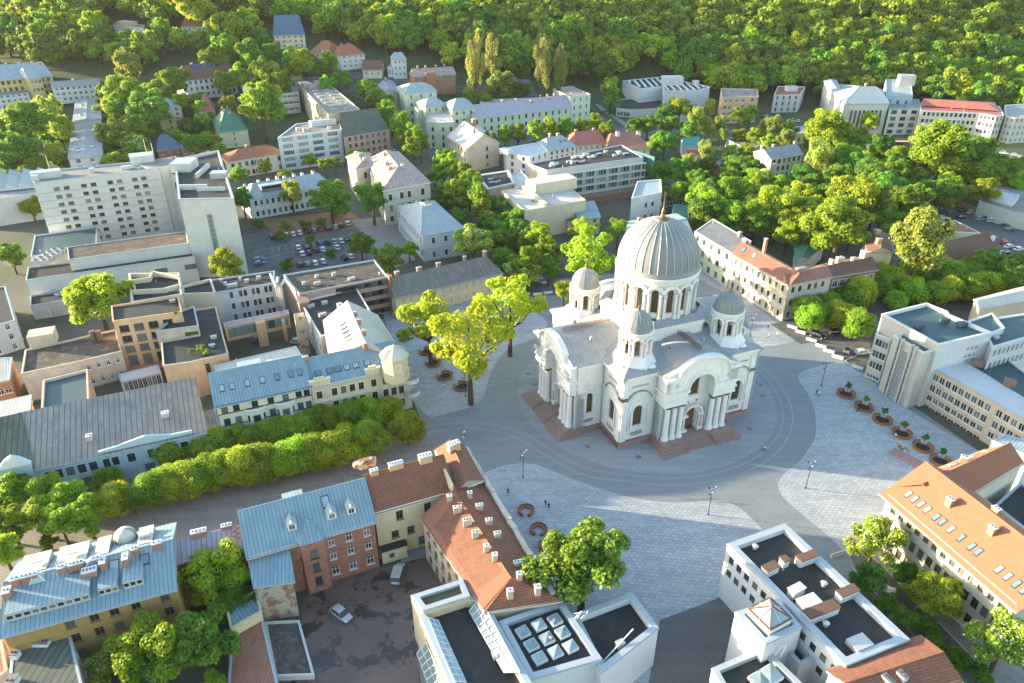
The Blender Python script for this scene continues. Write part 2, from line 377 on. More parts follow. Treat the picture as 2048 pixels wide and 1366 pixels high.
# ground
patchy('g_soil', (.03,.06,.018), (.05,.075,.025), (.09,.09,.05), .06, p3=(.62,.75)); patchy('g_asphalt', (.085,.09,.092), (.115,.115,.115), (.07,.07,.07), .1, p3=(.55,.6))
patchy('g_yard', (.05,.07,.035), (.09,.088,.08), (.14,.13,.115), .05); patchy('g_wet', (.16,.115,.10), (.11,.08,.07), (.045,.038,.034), .085, rough=.5, p3=(.50,.56), rough2=.2)
patchy('g_grass', (.06,.11,.025), (.09,.13,.03), (.12,.11,.05), .1, p3=(.6,.7)); patchy('g_dirt', (.24,.13,.07), (.17,.10,.06), (.1,.08,.05), .1)
patchy('g_rubble', (.06,.055,.05), (.11,.10,.09), (.26,.26,.25), .9, p3=(.58,.64), bumpy=1)
paving('g_cobble', (.185,.215,.23), (.23,.255,.265), (.145,.165,.175), .55, .30, YAW, .04, .5, big=.25)
paving('g_slab', (.28,.31,.33), (.39,.42,.44), (.20,.225,.24), 1.0, .8, YAW-.25, .07, .5, big=.3)
paving('g_apron', (.23,.26,.275), (.33,.36,.375), (.17,.19,.20), .35, .3, YAW, .05, .5, big=.3)
paving('g_darkslab', (.115,.115,.115), (.14,.135,.13), (.07,.07,.07), .8, .5, YAW, .07, .5); paving('g_walk', (.22,.21,.20), (.28,.27,.25), (.14,.14,.13), 1.0, .6, YAW, .05, .5)
flat('g_line', (.33,.35,.36), .7); flat('g_mark', (.5,.5,.48), .7); plaster('granite', (.30,.20,.18), .25, (.18,.12,.11), stain_amt=.6, sc=.9); flat('kerb', (.34,.34,.33), .8)
# things
flat('metal_dark', (.03,.032,.035), .5, .3); flat('wood_bench', (.26,.11,.05), .6, 0, .25, 6); flat('concrete_lt', (.55,.55,.52), .8); flat('soil_dark', (.025,.02,.015), .95)
flat('bark', (.07,.05,.035), .95, 0, .4, 5); flat('rubber', (.02,.02,.02), .8); flat('skin', (.5,.3,.2), .6); flat('duct', (.5,.5,.48), .4, .4); flat('gold', (.5,.35,.1), .35, .8)
flat('bronze', (.16,.12,.07), .5, .5); flat('scaf_teal', (.03,.15,.135), .8); flat('solar', (.03,.05,.16), .2); flat('awning_red', (.5,.04,.03), .7); flat('rust', (.14,.09,.06), .8); flat('door_brown', (.14,.06,.03), .6)
leaf('l_bright', (.24,.36,.02), (.32,.42,.025), .45); leaf('l_mid', (.12,.24,.022), (.20,.33,.03), .42); leaf('l_dark', (.045,.13,.022), (.09,.19,.028), .4)
leaf('l_yellow', (.31,.37,.02), (.22,.31,.02), .45); leaf('l_pale', (.32,.36,.09), (.24,.30,.07), .42); leaf('l_olive', (.30,.29,.08), (.2,.24,.06), .42)
flat('blossom', (.75,.72,.58), .7); leaf('l_core', (.028,.075,.014), (.045,.11,.018), .0)  # l_core: shade inside the crowns put into a darker leaf colour

# ------------------------------------------------------------ windows
_WM = {}
FR = dict(w='frame_white', d='frame_dark', b='frame_brown', c='trim_cream')
def window_mesh(w, h, ar=False, style='w', glass='glass', trim=None, nv=1, nh=1, sill=True):
    key = (round(w,2), round(h,2), ar, style, glass, trim, nv, nh, sill)
    if key in _WM: return _WM[key]
    b = MB(); f = FR[style]; t = .09; r = w/2; zs = h-r if ar else h
    y0, y1 = .12, .17
    if ar:
        pts = [(-r, 0), (r, 0)]+[(r*cos(pi*i/10), zs+r*sin(pi*i/10)) for i in range(11)]
        b.face([(x, y1, z) for x, z in pts], glass)
        for i in range(10):
            a0, a1 = pi*i/10, pi*(i+1)/10; q = [(r*cos(a0), zs+r*sin(a0)), (r*cos(a1), zs+r*sin(a1)), ((r-t)*cos(a1), zs+(r-t)*sin(a1)), ((r-t)*cos(a0), zs+(r-t)*sin(a0))]
            b.face([(x, y0, z) for x, z in q], f)
    else: b.face([(-r, y1, 0), (r, y1, 0), (r, y1, h), (-r, y1, h)], glass)
    def bar(x0, x1, z0, z1): b.box(((x0+x1)/2, (y0+y1)/2, (z0+z1)/2), (x1-x0, y1-y0, z1-z0), f, bottom=True)
    bar(-r, -r+t, 0, zs); bar(r-t, r, 0, zs); bar(-r+t, r-t, 0, t)
    if not ar: bar(-r+t, r-t, h-t, h)
    for i in range(nv):
        x = -r+w*(i+1)/(nv+1); bar(x-.035, x+.035, t, h-t if not ar else h-.05)
    for i in range(nh):
        z = h*(.68 if nh == 1 else (i+1)/(nh+1)); bar(-r+t, r-t, z-.035, z+.035)
    if sill: b.box((0, -.06, -.07), (w+.3, .16, .1), trim or f, bottom=True)
    if trim:
        b.box((-r-.1, -.03, zs/2), (.17, .06, zs), trim); b.box((r+.1, -.03, zs/2), (.17, .06, zs), trim)
        if ar:
            for i in range(10):
                a0, a1 = pi*i/10, pi*(i+1)/10
                b.face([(q*cos(a), -.06, zs+q*sin(a)) for q, a in ((r, a0), (r+.2, a0), (r+.2, a1), (r, a1))], trim)
        else: b.box((0, -.06, h+.12), (w+.5, .14, .2), trim)
    _WM[key] = b.mesh('window'); return _WM[key]

def poly_inset(poly, d):
    n = len(poly); out = []
    for i in range(n):
        p0, p1, p2 = Vector(poly[i-1][:2]), Vector(poly[i][:2]), Vector(poly[(i+1) % n][:2])
        e1 = (p1-p0).normalized(); e2 = (p2-p1).normalized(); n1 = Vector((-e1.y, e1.x)); n2 = Vector((-e2.y, e2.x))
        bis = n1+n2; k = d/max(.25, 1+n1.dot(n2)); out.append(p1+bis*k)
    return out

def inside(p, poly):
    c = False
    for i in range(len(poly)):
        a, b = poly[i], poly[i-1]
        if (a.y > p.y) != (b.y > p.y) and p.x < (b.x-a.x)*(p.y-a.y)/(b.y-a.y)+a.x: c = not c
    return c
class Bld: pass
BQ = []
def rows(H, nf, w=1.1, h=None, base=0.0, ar=False, first=0):
    fh = (H-base)/nf; h = h or min(2.0, fh*.56)
    return [(base+i*fh+fh*.27, h, w, ar) for i in range(first, nf)]

def bld(label, cat, pts, H, wall='w_white', roof='flat', rm='r_flat', name='building', f=None, nf=3, ww=1.1, wh=None,
        style='w', glass='glass', trim=None, nv=1, nh=1, ridge=None, slope=.45, rh=None, tr=.5, back=1.0, hip=(0, 0), axis='u', oh=.45,
        par=.5, cap='cap_metal', cornice='trim_grey', band=None, z0=None, base=None, chim=(), sky=(), root=None, deep=.22, loc3=None, group=None,
        holes_mat=None, chm='b_chim', skysz=(.9, 1.3), ground_ext=1.0, capw=.35):
    o = Bld()
    zz = 0.0 if z0 is None else z0
    for _ in range(12):
        if loc3 is not None: q = [Vector(p) for p in loc3]
        else: q = [P(x, y, zz+H) for x, y in pts]
        q = [Vector((p[0], p[1])) for p in q]
        if z0 is not None: break
        c = sum(q, Vector((0, 0)))/len(q); zz = .5*zz+.5*(ter(c.x, c.y)-.2)
    if len(q) == 3:
        A, B, C = q; u = (B-A).normalized(); n = Vector((-u.y, u.x)); D = (C-A).dot(n)
        if ridge is not None and back is not None and back != 1.0 or ridge is not None and C is None: pass
        q = [A, B, B+n*D, A+n*D]
    A, B = q[0], q[1]; u = (B-A).normalized(); n = Vector((-u.y, u.x))
    T = zz+H
    if ridge is not None:                       # ridge seen at a photo point: solve distance and height for the given pitch
        v = 5.0
        for _ in range(60):
            p = P(ridge[0], ridge[1], T+slope*v); v = .6*v+.4*(Vector((p.x, p.y))-A).dot(n)
        rh = slope*v; Dt = v*(1+back); q = [A, B, B+n*Dt, A+n*Dt]; tr = v/Dt
    if rh is None:
        dd = ((q[3]-q[0]).length if axis == 'u' else (q[1]-q[0]).length); rh = slope*dd*.5
    BQ.append(q); o.q = q; o.z0 = zz; o.H = H; o.T = T; o.rh = rh
    c = sum(q, Vector((0, 0)))/len(q)
    if root is None: root = empty(name, (c.x, c.y, zz), 0, label, cat, group)
    o.root = root
    zb = zz-ground_ext
    nq = len(q)
    rq = q if axis == 'u' else [q[1], q[2], q[3], q[0]] if nq == 4 else q
    def at(s, t): return (rq[0]*(1-s)*(1-t)+rq[1]*s*(1-t)+rq[2]*s*t+rq[3]*(1-s)*t) if nq == 4 else rq[0]
    ha, hb = hip
    def zr(s, t):
        if roof == 'flat': return T-par
        if roof == 'shed': return T+rh*t
        k = min(t/tr, (1-t)/(1-tr))
        if ha > 0: k = min(k, s/ha)
        if hb > 0: k = min(k, (1-s)/hb)
        return T+rh*k
    o.at = at; o.zr = zr
    # walls
    wb = MB(); f = f or {}
    for i in range(nq):
        a, b2 = q[i], q[(i+1) % nq]; L = (b2-a).length; d = (b2-a)/L; nn = Vector((d.y, -d.x))
        spec = f.get(i); hl = []
        ang = atan2(d.y, d.x)
        if spec:
            cols = spec.get('n', 4); rws = spec.get('rows') or rows(H, spec.get('nf', nf), spec.get('w', ww), spec.get('h', wh), spec.get('base', 0.0), spec.get('ar', False))
            fr = cols if isinstance(cols, (list, tuple)) else [(k+.5)/cols for k in range(cols)]
            if isinstance(cols, int) and cols > 1: mg = spec.get('mg', .03); fr = [mg+(1-2*mg)*x for x in fr]
            for (sl_, h, w, ar) in rws:
                if sl_+h > H-.1: continue
                if w*len(fr) > L*.97: w = L*.9/len(fr)
                for x in fr:
                    hl.append((x*L, w, sl_, sl_+h, ar))
                    g = spec.get('glass', glass)
                    me = window_mesh(w, h, ar, spec.get('style', style), g, spec.get('trim', trim), spec.get('nv', nv), spec.get('nh', nh), spec.get('sill', True)); rw = wloc(root)
                    p = a+d*(x*L); put('window', me, root, (p.x-rw.x, p.y-rw.y, zz+sl_-rw.z), ang)
        wb.panel(lambda s, dp, z, a=a, d=d, nn=nn: Vector((a.x+d.x*s-nn.x*dp, a.y+d.y*s-nn.y*dp, zz+z)), L, -ground_ext, H, hl, deep, spec.get('wall', wall) if spec else wall)
    if roof in ('gable', 'shed') and nq == 4:
        for s_ in (0, 1):
            if roof == 'gable' and (ha, hb)[s_] > 0: continue
            pts3 = [(*at(s_, 0), T), (*at(s_, 1), T)]
            if roof == 'gable': pts3.append((*at(s_, tr), T+rh))
            else: pts3.append((*at(s_, 1), T+rh))
            wb.face(pts3 if s_ == 1 else pts3[::-1], wall)
        if roof == 'shed': wb.face([(*at(1, 1), T), (*at(0, 1), T), (*at(0, 1), T+rh), (*at(1, 1), T+rh)], wall)
    wb.build('wall', root)
    # cornice, base course, string courses
    cb = MB()
    def strip(z, hgt, out, m, edges=range(nq)):
        for i in edges:
            a, b2 = q[i], q[(i+1) % nq]; d = (b2-a).normalized(); nn = Vector((d.y, -d.x)); p = (a+b2)/2+nn*out/2
            cb.box((p.x, p.y, z), ((b2-a).length+out*2-.004*i, out, hgt), m, atan2(d.y, d.x), bottom=True)
    if cornice and roof != 'flat': strip(T-.28, .42, .28, cornice)
    if cornice and roof == 'flat': strip(T-.22, .2, .10, cap)
    for bz in (band or ()): strip(zz+bz, .22, .12, trim or cornice or 'trim_grey')
    if base: strip(zz+.4, .9, .1, base)
    cb.build('cornice', root)
    # roof
    rb = MB()
    if roof == 'flat':
        inn = poly_inset(q, capw)
        rb.face([(p.x, p.y, T-par) for p in inn], rm); 
        rb.build('roof', root); pb = MB()
        for i in range(nq):
            a, b2, c1, d1 = q[i], q[(i+1) % nq], inn[(i+1) % nq], inn[i]
            pb.face([(*a, T), (*b2, T), (*c1, T), (*d1, T)], cap)
            pb.face([(*d1, T), (*c1, T), (*c1, T-par), (*d1, T-par)], cap if par < 1 else wall)
        pb.build('parapet', root)
        ar = abs(sum(q[i].x*q[(i+1) % nq].y-q[(i+1) % nq].x*q[i].y for i in range(nq)))/2; xs = [p.x for p in q]; ys = [p.y for p in q]; RR = random.Random(int(ar*10)); inn2 = poly_inset(q, 1.6)
        for _ in range(min(9, int(ar/70)) if par < 2.0 else 0):
            p = Vector((RR.uniform(min(xs), max(xs)), RR.uniform(min(ys), max(ys))))
            if not inside(p, inn2): continue
            kk = MB(); t = RR.random(); zf = T-par
            if t < .45: kk.bar((p.x, p.y, zf), (p.x, p.y, zf+RR.uniform(.4, .9)), .16, 'duct', 7); kk.lathe([(.28, 0), (.2, .15), (0, .2)], (p.x, p.y, zf+.8), 'duct', 7); nm = 'vent_pipe'
            elif t < .75: kk.box((p.x, p.y, zf+.3), (RR.uniform(.8, 1.5), RR.uniform(.6, 1.1), .65), RR.choice(['w_gallery', 'duct', 'b_chim', 'w_oldcream']), YAW); kk.box((p.x, p.y, zf+.68), (1.5, 1.1, .08), 'cap_metal', YAW, True); nm = 'roof_hatch'
            else:
                kk.bar((p.x, p.y, zf), (p.x, p.y, zf+2.4), .035, 'trim_grey', 4)
                for e in range(4): kk.bar((p.x-.45+.05*e, p.y, zf+1.7+.2*e), (p.x+.45-.05*e, p.y+.1, zf+1.7+.2*e), .02, 'trim_grey', 3)
                nm = 'aerial'
            kk.build(nm, root)
    else:
        L0 = (rq[1]-rq[0]).length; D0 = (rq[3]-rq[0]).length; os_, ot = oh/L0, oh/D0
        def pt(s, t, k): return (*at(s, t), k)
        def slope_face(ps, flip=False):
            rb.face(ps, rm)
        def zt(t): return T+rh*min(t/tr, (1-t)/(1-tr))
        e0, e1 = zt(-ot), zt(1+ot)
        th = .16
        if roof == 'shed':
            z_0, z_1 = T-rh*ot+.05, T+rh*(1+ot)+.05
            rb.face([pt(-os_,-ot,z_0), pt(1+os_,-ot,z_0), pt(1+os_,1+ot,z_1), pt(-os_,1+ot,z_1)], rm)
            out = [pt(-os_,-ot,z_0), pt(1+os_,-ot,z_0), pt(1+os_,1+ot,z_1), pt(-os_,1+ot,z_1)]
        else:
            sa = ha if ha > 0 else -os_; sb = 1-hb if hb > 0 else 1+os_
            za = zb_ = e0
            r0, r1 = pt(sa, tr, T+rh+.03), pt(sb, tr, T+rh+.03)
            c0, c1, c2, c3 = pt(-os_,-ot,e0), pt(1+os_,-ot,e0), pt(1+os_,1+ot,e1), pt(-os_,1+ot,e1)
            rb.face([c0, c1, r1, r0], rm); rb.face([c2, c3, r0, r1], rm)
            if ha > 0: rb.face([c3, c0, r0], rm)
            if hb > 0: rb.face([c1, c2, r1], rm)
            out = [c0, c1, c2, c3]
            rb.bar(r0, r1, .12, rm, 5)
            for e, (x, y) in ((ha, (c0, r0)), (ha, (c3, r0)), (hb, (c1, r1)), (hb, (c2, r1))):
                if e > 0: rb.bar(x, y, .09, rm, 5)
        for i in range(4):
            a, b2 = out[i], out[(i+1) % 4]
            if roof == 'gable' and i in (1, 3) and (ha, hb)[0 if i == 3 else 1] == 0 or roof == 'shed' and i in (1, 3): continue
            rb.face([(a[0], a[1], a[2]-th), (b2[0], b2[1], b2[2]-th), b2, a], cornice or 'trim_grey')
        rb.build('roof', root)
        if cornice:
            g = MB(); a, b2 = out[0], out[1]; g.bar((a[0], a[1], a[2]-.12), (b2[0], b2[1], b2[2]-.12), .09, 'trim_grey', 5)
            w0 = wloc(root)
            g.build('gutter', root)
    # chimneys: (s, t, w, d, h)
    for ch in chim:
        s, t, w, d, h = ch[:5]; p = at(s, t); z = zr(s, t); k = MB()
        ang = atan2(u.y, u.x); kz = min(.25, h*.3)
        k.box((p.x, p.y, z+(h-.5)/2), (w, d, h+.5), chm, ang); k.box((p.x, p.y, z+h+.07), (w+.14, d+.14, .14), 'cap_white' if chm != 'cap_white' else 'r_flat', ang, True)
        npot = max(1, int(w/.5))
        for i in range(npot):
            x = (i+.5)/npot*w-w/2; k.box((p.x+x*cos(ang), p.y+x*sin(ang), z+h+.22), (.2, .25, .16), 'trim_dark', ang)
        k.build('chimney', root)
    for sk in sky:
        s, t = sk[:2]; w, l = sk[2:4] if len(sk) > 3 else skysz; ds = w/2/L0; dt = l/2/D0; k = MB()
        for e, zo, m in ((1.25, .10, 'frame_dark' if len(sk) < 5 else sk[4]), (1.0, .14, 'glass_sky')):
            cs_ = [(s-ds*e, t-dt*e), (s+ds*e, t-dt*e), (s+ds*e, t+dt*e), (s-ds*e, t+dt*e)]
            k.face([(*at(a, b2), zr(a, b2)+zo) for a, b2 in cs_], m)
            if e > 1:
                for i in range(4):
                    a, b2 = cs_[i], cs_[(i+1) % 4]; k.face([(*at(*a), zr(*a)-.05), (*at(*b2), zr(*b2)-.05), (*at(*b2), zr(*b2)+zo), (*at(*a), zr(*a)+zo)], m)
        k.build('skylight', root)
    return o
def rooftop(o, name, s, t, d, m, h0=None, ang=None, mt=None):
    """a box standing on the roof (vent, air unit, stair head)"""
    p = o.at(s, t); k = MB(); u = (o.q[1]-o.q[0]).normalized(); a = atan2(u.y, u.x) if ang is None else ang
    k.box((p.x, p.y, o.zr(s, t)+d[2]/2-.02), d, m, a)
    k.box((p.x, p.y, o.zr(s, t)+d[2]+.03), (d[0]+.12, d[1]+.12, .08), mt or 'cap_metal', a, True)
    return k.build(name, o.root)
def boxpart(o, name, p, d, m, ang=0.0):
    k = MB(); k.box(p, d, m, ang, True); return k.build(name, o.root)
def dormer(o, s, t, w=1.5, h=1.5, m='r_blue', wall='trim_white'):
    """gabled roof window standing out of the front slope"""
    p = o.at(s, t); u = (o.q[1]-o.q[0]).normalized(); n = Vector((-u.y, u.x)); z = o.zr(s, t); k = MB()
    def q(x, y, zz): v = p+u*x+n*y; return (v.x, v.y, z+zz)
    dl = h/max(.2, o.rh/((o.q[3]-o.q[0]).length*.5)); dl = min(dl, 3.2)
    k.face([q(-w/2, 0, -.1), q(w/2, 0, -.1), q(w/2, 0, h), q(0, 0, h+.6), q(-w/2, 0, h)], wall)
    k.face([q(-w/2, 0, -.1), q(-w/2, 0, h), q(-w/2, dl, h)], wall); k.face([q(w/2, 0, h), q(w/2, 0, -.1), q(w/2, dl, h)], wall)
    k.face([q(-w/2-.15, -.2, h-.1), q(0, -.2, h+.65), q(0, dl+1, h+.65), q(-w/2-.15, dl, h-.1)], m)
    k.face([q(0, -.2, h+.65), q(w/2+.15, -.2, h-.1), q(w/2+.15, dl, h-.1), q(0, dl+1, h+.65)], m)
    k.face([q(-w*.28, -.03, .25), q(w*.28, -.03, .25), q(w*.28, -.03, h*.9), q(-w*.28, -.03, h*.9)], 'glass')
    k.box((q(0, -.04, h*.55)), (.07, .05, h*.7), 'frame_white', atan2(u.y, u.x))
    return k.build('dormer', o.root)

# ------------------------------------------------------------ the domed church
CX, CY = 33.2, 152.6
CH = empty('church', (CX, CY, 0), YAW, 'large white church with a ribbed grey dome and four corner turrets on the square', 'church')
def rotk(k):
    def g(x, y):
        for _ in range(k): x, y = y, -x
        return x, y
    return g
def chwin(k, x, y, z, w, h, ar=True, parent=CH, style='b', glass='glass_church', trim=None, nv=2, nh=3, ang=0.0, name='window'):
    X, Y = rotk(k)(x, y) if k is not None else (x, y)
    return put(name, window_mesh(w, h, ar, style, glass, trim, nv, nh), parent, (X, Y, z), (-pi/2*k if k is not None else 0)+ang)
W = 'w_church'
def ring_arch(b, f, cx, zc, r0, r1, y0, y1, m, n=14, a0=0.0, a1=pi):
    """raised half-round moulding; f maps (x,y,z)"""
    for i in range(n):
        t0, t1 = a0+(a1-a0)*i/n, a0+(a1-a0)*(i+1)/n
        def p(r, t, y): return f(cx+r*cos(t), y, zc+r*sin(t))
        b.face([p(r0,t1,y1), p(r0,t0,y1), p(r1,t0,y1), p(r1,t1,y1)][::-1], m)
        b.face([p(r1,t0,y0), p(r1,t1,y0), p(r1,t1,y1), p(r1,t0,y1)], m); b.face([p(r0,t1,y0), p(r0,t0,y0), p(r0,t0,y1), p(r0,t1,y1)], m)
def lattice(b, f, x0, x1, z0, z1, y):
    n = 3; w = (x1-x0)/n
    b.face([f(x0,y+.02,z0), f(x1,y+.02,z0), f(x1,y+.02,z1), f(x0,y+.02,z1)], 'trim_dark')
    for i in range(n):
        a = x0+i*w
        for (p, q) in (((a, z0), (a+w, z1)), ((a, z1), (a+w, z0)), ((a, z0), (a, z1)), ((a+w, z0), (a+w, z1)), ((a, z0), (a+w, z0)), ((a, z1), (a+w, z1))):
            b.bar(f(p[0], y, p[1]), f(q[0], y, q[1]), .07, W, 4, cap=False)
def arm_prof(x):
    return 17.9+4.0*sqrt(max(0, 1-(x/6.7)**2))**1.0 if abs(x) < 6.7 else 17.9
walls = MB(); trims = MB(); plinth = MB()
def lbox(b, g, k, x0, x1, y0, y1, z0, z1, m):
    (a, c), (d, e) = g(x0, y0), g(x1, y1)
    b.box(((a+d)/2, (c+e)/2, (z0+z1)/2), (abs(d-a), abs(e-c), z1-z0), m, 0, True)
ARMF = (21.4, 25.9, 20.6, 20.6)
for k in range(4):
    g = rotk(k); F = ARMF[k]
    def fm(x, y, z, g=g): a = g(x, y); return Vector((a[0], a[1], z))
    # corner block wall halves of this side
    for sx in (-1, 1):
        x0, x1 = (-17.4, -9.0) if sx < 0 else (9.0, 17.4)
        walls.panel(lambda s, d, z, x0=x0: fm(x0+s, -17.4+d, z), x1-x0, 1.0, 18.4, [(4.2, 2.3, 5.0, 10.4, True)], .5, W)
        cxx = (x0+x1)/2
        chwin(k, cxx, -17.4+.3, 5.0, 2.3, 5.4)
        ring_arch(trims, fm, cxx, 9.25, 1.25, 1.6, -17.4, -17.6, W); ring_arch(trims, fm, cxx, 9.25, 2.3, 2.6, -17.4, -17.58, W)
        for e in (-1, 1):
            lbox(trims, g, k, cxx+e*1.75-.16, cxx+e*1.75+.16, -17.75, -17.38, 4.6, 9.2, W); lbox(trims, g, k, cxx+e*2.45-.14, cxx+e*2.45+.14, -17.62, -17.38, 4.6, 9.2, W)
        lbox(trims, g, k, cxx-2.7, cxx+2.7, -17.8, -17.38, 4.3, 4.6, W)
        lattice(trims, fm, cxx-1.5, cxx+1.5, 2.5, 3.7, -17.46)
        lbox(trims, g, k, x0+.05, x1-.05, -17.6, -17.38, 4.0, 4.2, W)
        # arched string course and cornices
        ring_arch(trims, fm, cxx, 11.0, 3.1, 3.45, -17.4, -17.75, 'r_church', 12, .35, pi-.35)
        for e in (-1, 1): lbox(trims, g, k, min(cxx+e*2.9, cxx+e*4.1), max(cxx+e*2.9, cxx+e*4.1), -17.75, -17.38, 11.95, 12.3, W)
        for (za, zb_, oo) in ((16.9, 17.3, .18), (17.3, 17.8, .42), (17.8, 18.38, .75)): lbox(trims, g, k, x0-(oo if sx < 0 else 0), x1+(oo if sx > 0 else 0), -17.4-oo, -17.38, za, zb_, W)
        for i in range(14): lbox(trims, g, k, x0+2.2+i*.3, x0+2.35+i*.3, -17.5, -17.38, 15.3, 15.75, 'trim_grey')
        # corner pilaster with a dark carved capital
        xc = sx*16.7; lbox(trims, g, k, xc-.72, xc+.72, -17.68, -17.38, 1.6, 12.2, W); lbox(trims, g, k, xc-.75, xc+.75, -17.74, -17.36, 12.35, 13.1, 'frame_brown')
        lbox(trims, g, k, xc-.72, xc+.72, -17.62, -17.38, 13.1, 16.9, W)
        # side wall of the arm
        L = F-17.4-1.4
        if L > 1:
            hl = [(L/2, 2.2, 5.0, 10.4, True)] if L > 4 else []
            if sx < 0: walls.panel(lambda s, d, z: fm(-9+d, -F+1.4+s, z) if False else fm(-9.0+d, -17.4-s, z), L, 1.0, 18.0, hl, .5, W)
            else: walls.panel(lambda s, d, z: fm(9.0-d, -F+1.4+s, z), L, 1.0, 18.0, hl, .5, W)
            if hl:
                X, Y = g(sx*8.7, -17.4-L/2); put('window', window_mesh(2.2, 5.4, True, 'b', 'glass_church', None, 2, 3), CH, (X, Y, 5.0), -pi/2*k+sx*pi/2)
                f2 = lambda x, y, z, sx=sx: fm(sx*(9.0+(-y)), x, z)
                ring_arch(trims, f2, -17.4-L/2, 9.3, 1.2, 1.55, 0, -.2, W); ring_arch(trims, f2, -17.4-L/2, 9.3, 1.9, 2.15, 0, -.16, W)
                lattice(trims, f2, -17.4-L/2-1.4, -17.4-L/2+1.4, 2.5, 3.6, -.05)
            xa, xb = sorted((sx*9.0, sx*9.3)); lbox(trims, g, k, xa, xb, -F+1.4, -17.4, 11.95, 12.3, W)
            xa, xb = sorted((sx*9.0, sx*9.45)); lbox(trims, g, k, xa, xb, -F+1.2, -17.4, 17.2, 18.0, W)
    # portal bay: recessed wall with door and tall window, piers, entablature, arched gable
    yw = -F+2.7
    walls.panel(lambda s, d, z: fm(-3.4+s, yw+d, z), 6.8, 1.5, 18.2, [(3.4, 2.5, 1.6, 7.2, True), (3.4, 2.7, 10.6, 16.4, True)], .5, W)
    chwin(k, 0, yw+.3, 1.6, 2.5, 5.6, True, CH, 'b', 'door_brown', None, 1, 0, name='door'); chwin(k, 0, yw+.3, 10.6, 2.7, 5.8)
    for i, rr in enumerate((1.35, 1.8, 2.25)): ring_arch(trims, fm, 0, 5.95, rr, rr+.38, yw, yw-.35-.45*i, W)
    for e in (-1, 1):
        for i in range(3): trims.bar(fm(e*(1.6+.45*i), yw-.3-.45*i, 2.0), fm(e*(1.6+.45*i), yw-.3-.45*i, 5.9), .17, W, 8)
        xa, xb = sorted((e*1.35, e*2.9)); lbox(trims, g, k, xa, xb, yw-1.35, yw, 1.6, 2.3, W); lbox(trims, g, k, xa, xb, yw-1.3, yw, 5.6, 6.0, W)
        # rosette lights over the door
        ring_arch(trims, fm, e*1.2 if k else e*1.2, 9.0, .3, .55, yw, yw-.15, W, 12, 0, 2*pi)
        trims.face([fm(e*1.2+.3*cos(t), yw-.03, 9.0+.3*sin(t)) for t in [2*pi*j/8 for j in range(8)]], 'trim_dark')
        # pier wall
        xa, xb = sorted((e*3.4, e*9.0)); lbox(walls, g, k, xa, xb, -F+1.7, -F+4.5, 1.0, 11.6, W)
        for q, (za, zb_, oo) in enumerate(((10.9, 11.3, .1), (11.3, 12.3, .0), (12.3, 12.7, .25), (12.7, 13.9, .05), (13.9, 14.5, .4))):
            xa, xb = sorted((e*(3.4-oo*.5), e*(9.15+oo))); lbox(walls, g, k, xa, xb, -F-oo, -F+4.5, za, zb_, W)
        # cross relief
        for (dx, dz, ww_, hh) in ((0, 0, 1.3, .18), (0, 0, .18, 1.6)): lbox(trims, g, k, e*6.6-ww_/2, e*6.6+ww_/2, -F-.06, -F+.02, 16-hh/2, 16+hh/2, 'trim_grey')
        # columns, each its own part
        for i in range(3):
            xx = e*(4.1+i*1.75); X, Y = g(xx, -F+.9); c = MB()
            c.lathe([(.95, 0), (.95, .35), (.8, .5), (.68, .7), (.64, 3), (.6, 8.3), (.58, 8.4)], (0, 0, 0), W, 14)
            c.lathe([(.62, 8.4), (.85, 8.7), (.95, 9.2), (.75, 9.3), (0, 9.3)], (0, 0, 0), 'frame_brown', 12)
            put('column', c.mesh('column', True), CH, (X, Y, 1.6))
    fr_h = [(9.15, 6.6, 14.4, 18.6, True)]
    walls.panel(lambda s, d, z: fm(-9.15+s, -F+d, z), 18.3, 14.3, 17.9, [(9.15, 6.6, 14.3, 17.6, True)], 2.7, W)
    for i in range(26):        # curved gable top
        a, b_ = -6.7+13.4*i/26, -6.7+13.4*(i+1)/26; za, zb_ = arm_prof(a), arm_prof(b_)
        walls.face([fm(a,-F,17.9), fm(b_,-F,17.9), fm(b_,-F,zb_+.3), fm(a,-F,za+.3)], W)
        walls.face([fm(a,-F-.5,za-.25), fm(b_,-F-.5,zb_-.25), fm(b_,-F-.5,zb_+.35), fm(a,-F-.5,za+.35)], W)
        walls.face([fm(a,-F-.5,za+.35), fm(b_,-F-.5,zb_+.35), fm(b_,-F+.9,zb_+.35), fm(a,-F+.9,za+.35)], W)
        walls.face([fm(b_,-F-.5,zb_-.25), fm(a,-F-.5,za-.25), fm(a,-F,za-.25), fm(b_,-F,zb_-.25)], W)
    ring_arch(walls, fm, 0, 14.3, 3.3, 3.7, -F, -F-.22, W, 16); ring_arch(walls, fm, 0, 14.3, 4.3, 4.5, -F, -F-.12, W, 16)
    # windows in the flanks of the arch (small quatrefoil grilles)
    for e in (-1, 1):
        xa, xb = sorted((e*6.7, e*9.7)); lbox(walls, g, k, xa, xb, -F-.5, -F+.9, 17.6, 18.25, W); xa, xb = sorted((e*6.9, e*9.15)); lbox(walls, g, k, xa, xb, -F, -F+3.2, 14.4, 18.0, W)
    # plinth
    for (x0, x1, y0, y1) in ((-17.9, 17.9, -17.9, -10), (-9.5, 9.5, -F+1.3, -17)): lbox(plinth, g, k, x0+.01*k, x1-.01*k, y0, y1, -.6, 1.5+.003*k, 'granite')
    lbox(plinth, g, k, -17.65, 17.65, -17.65, -12, 1.4, 1.75+.003*k, 'granite')
walls.build('wall', CH, world=False); trims.build('moulding', CH, world=False); plinth.build('plinth', CH, world=False)
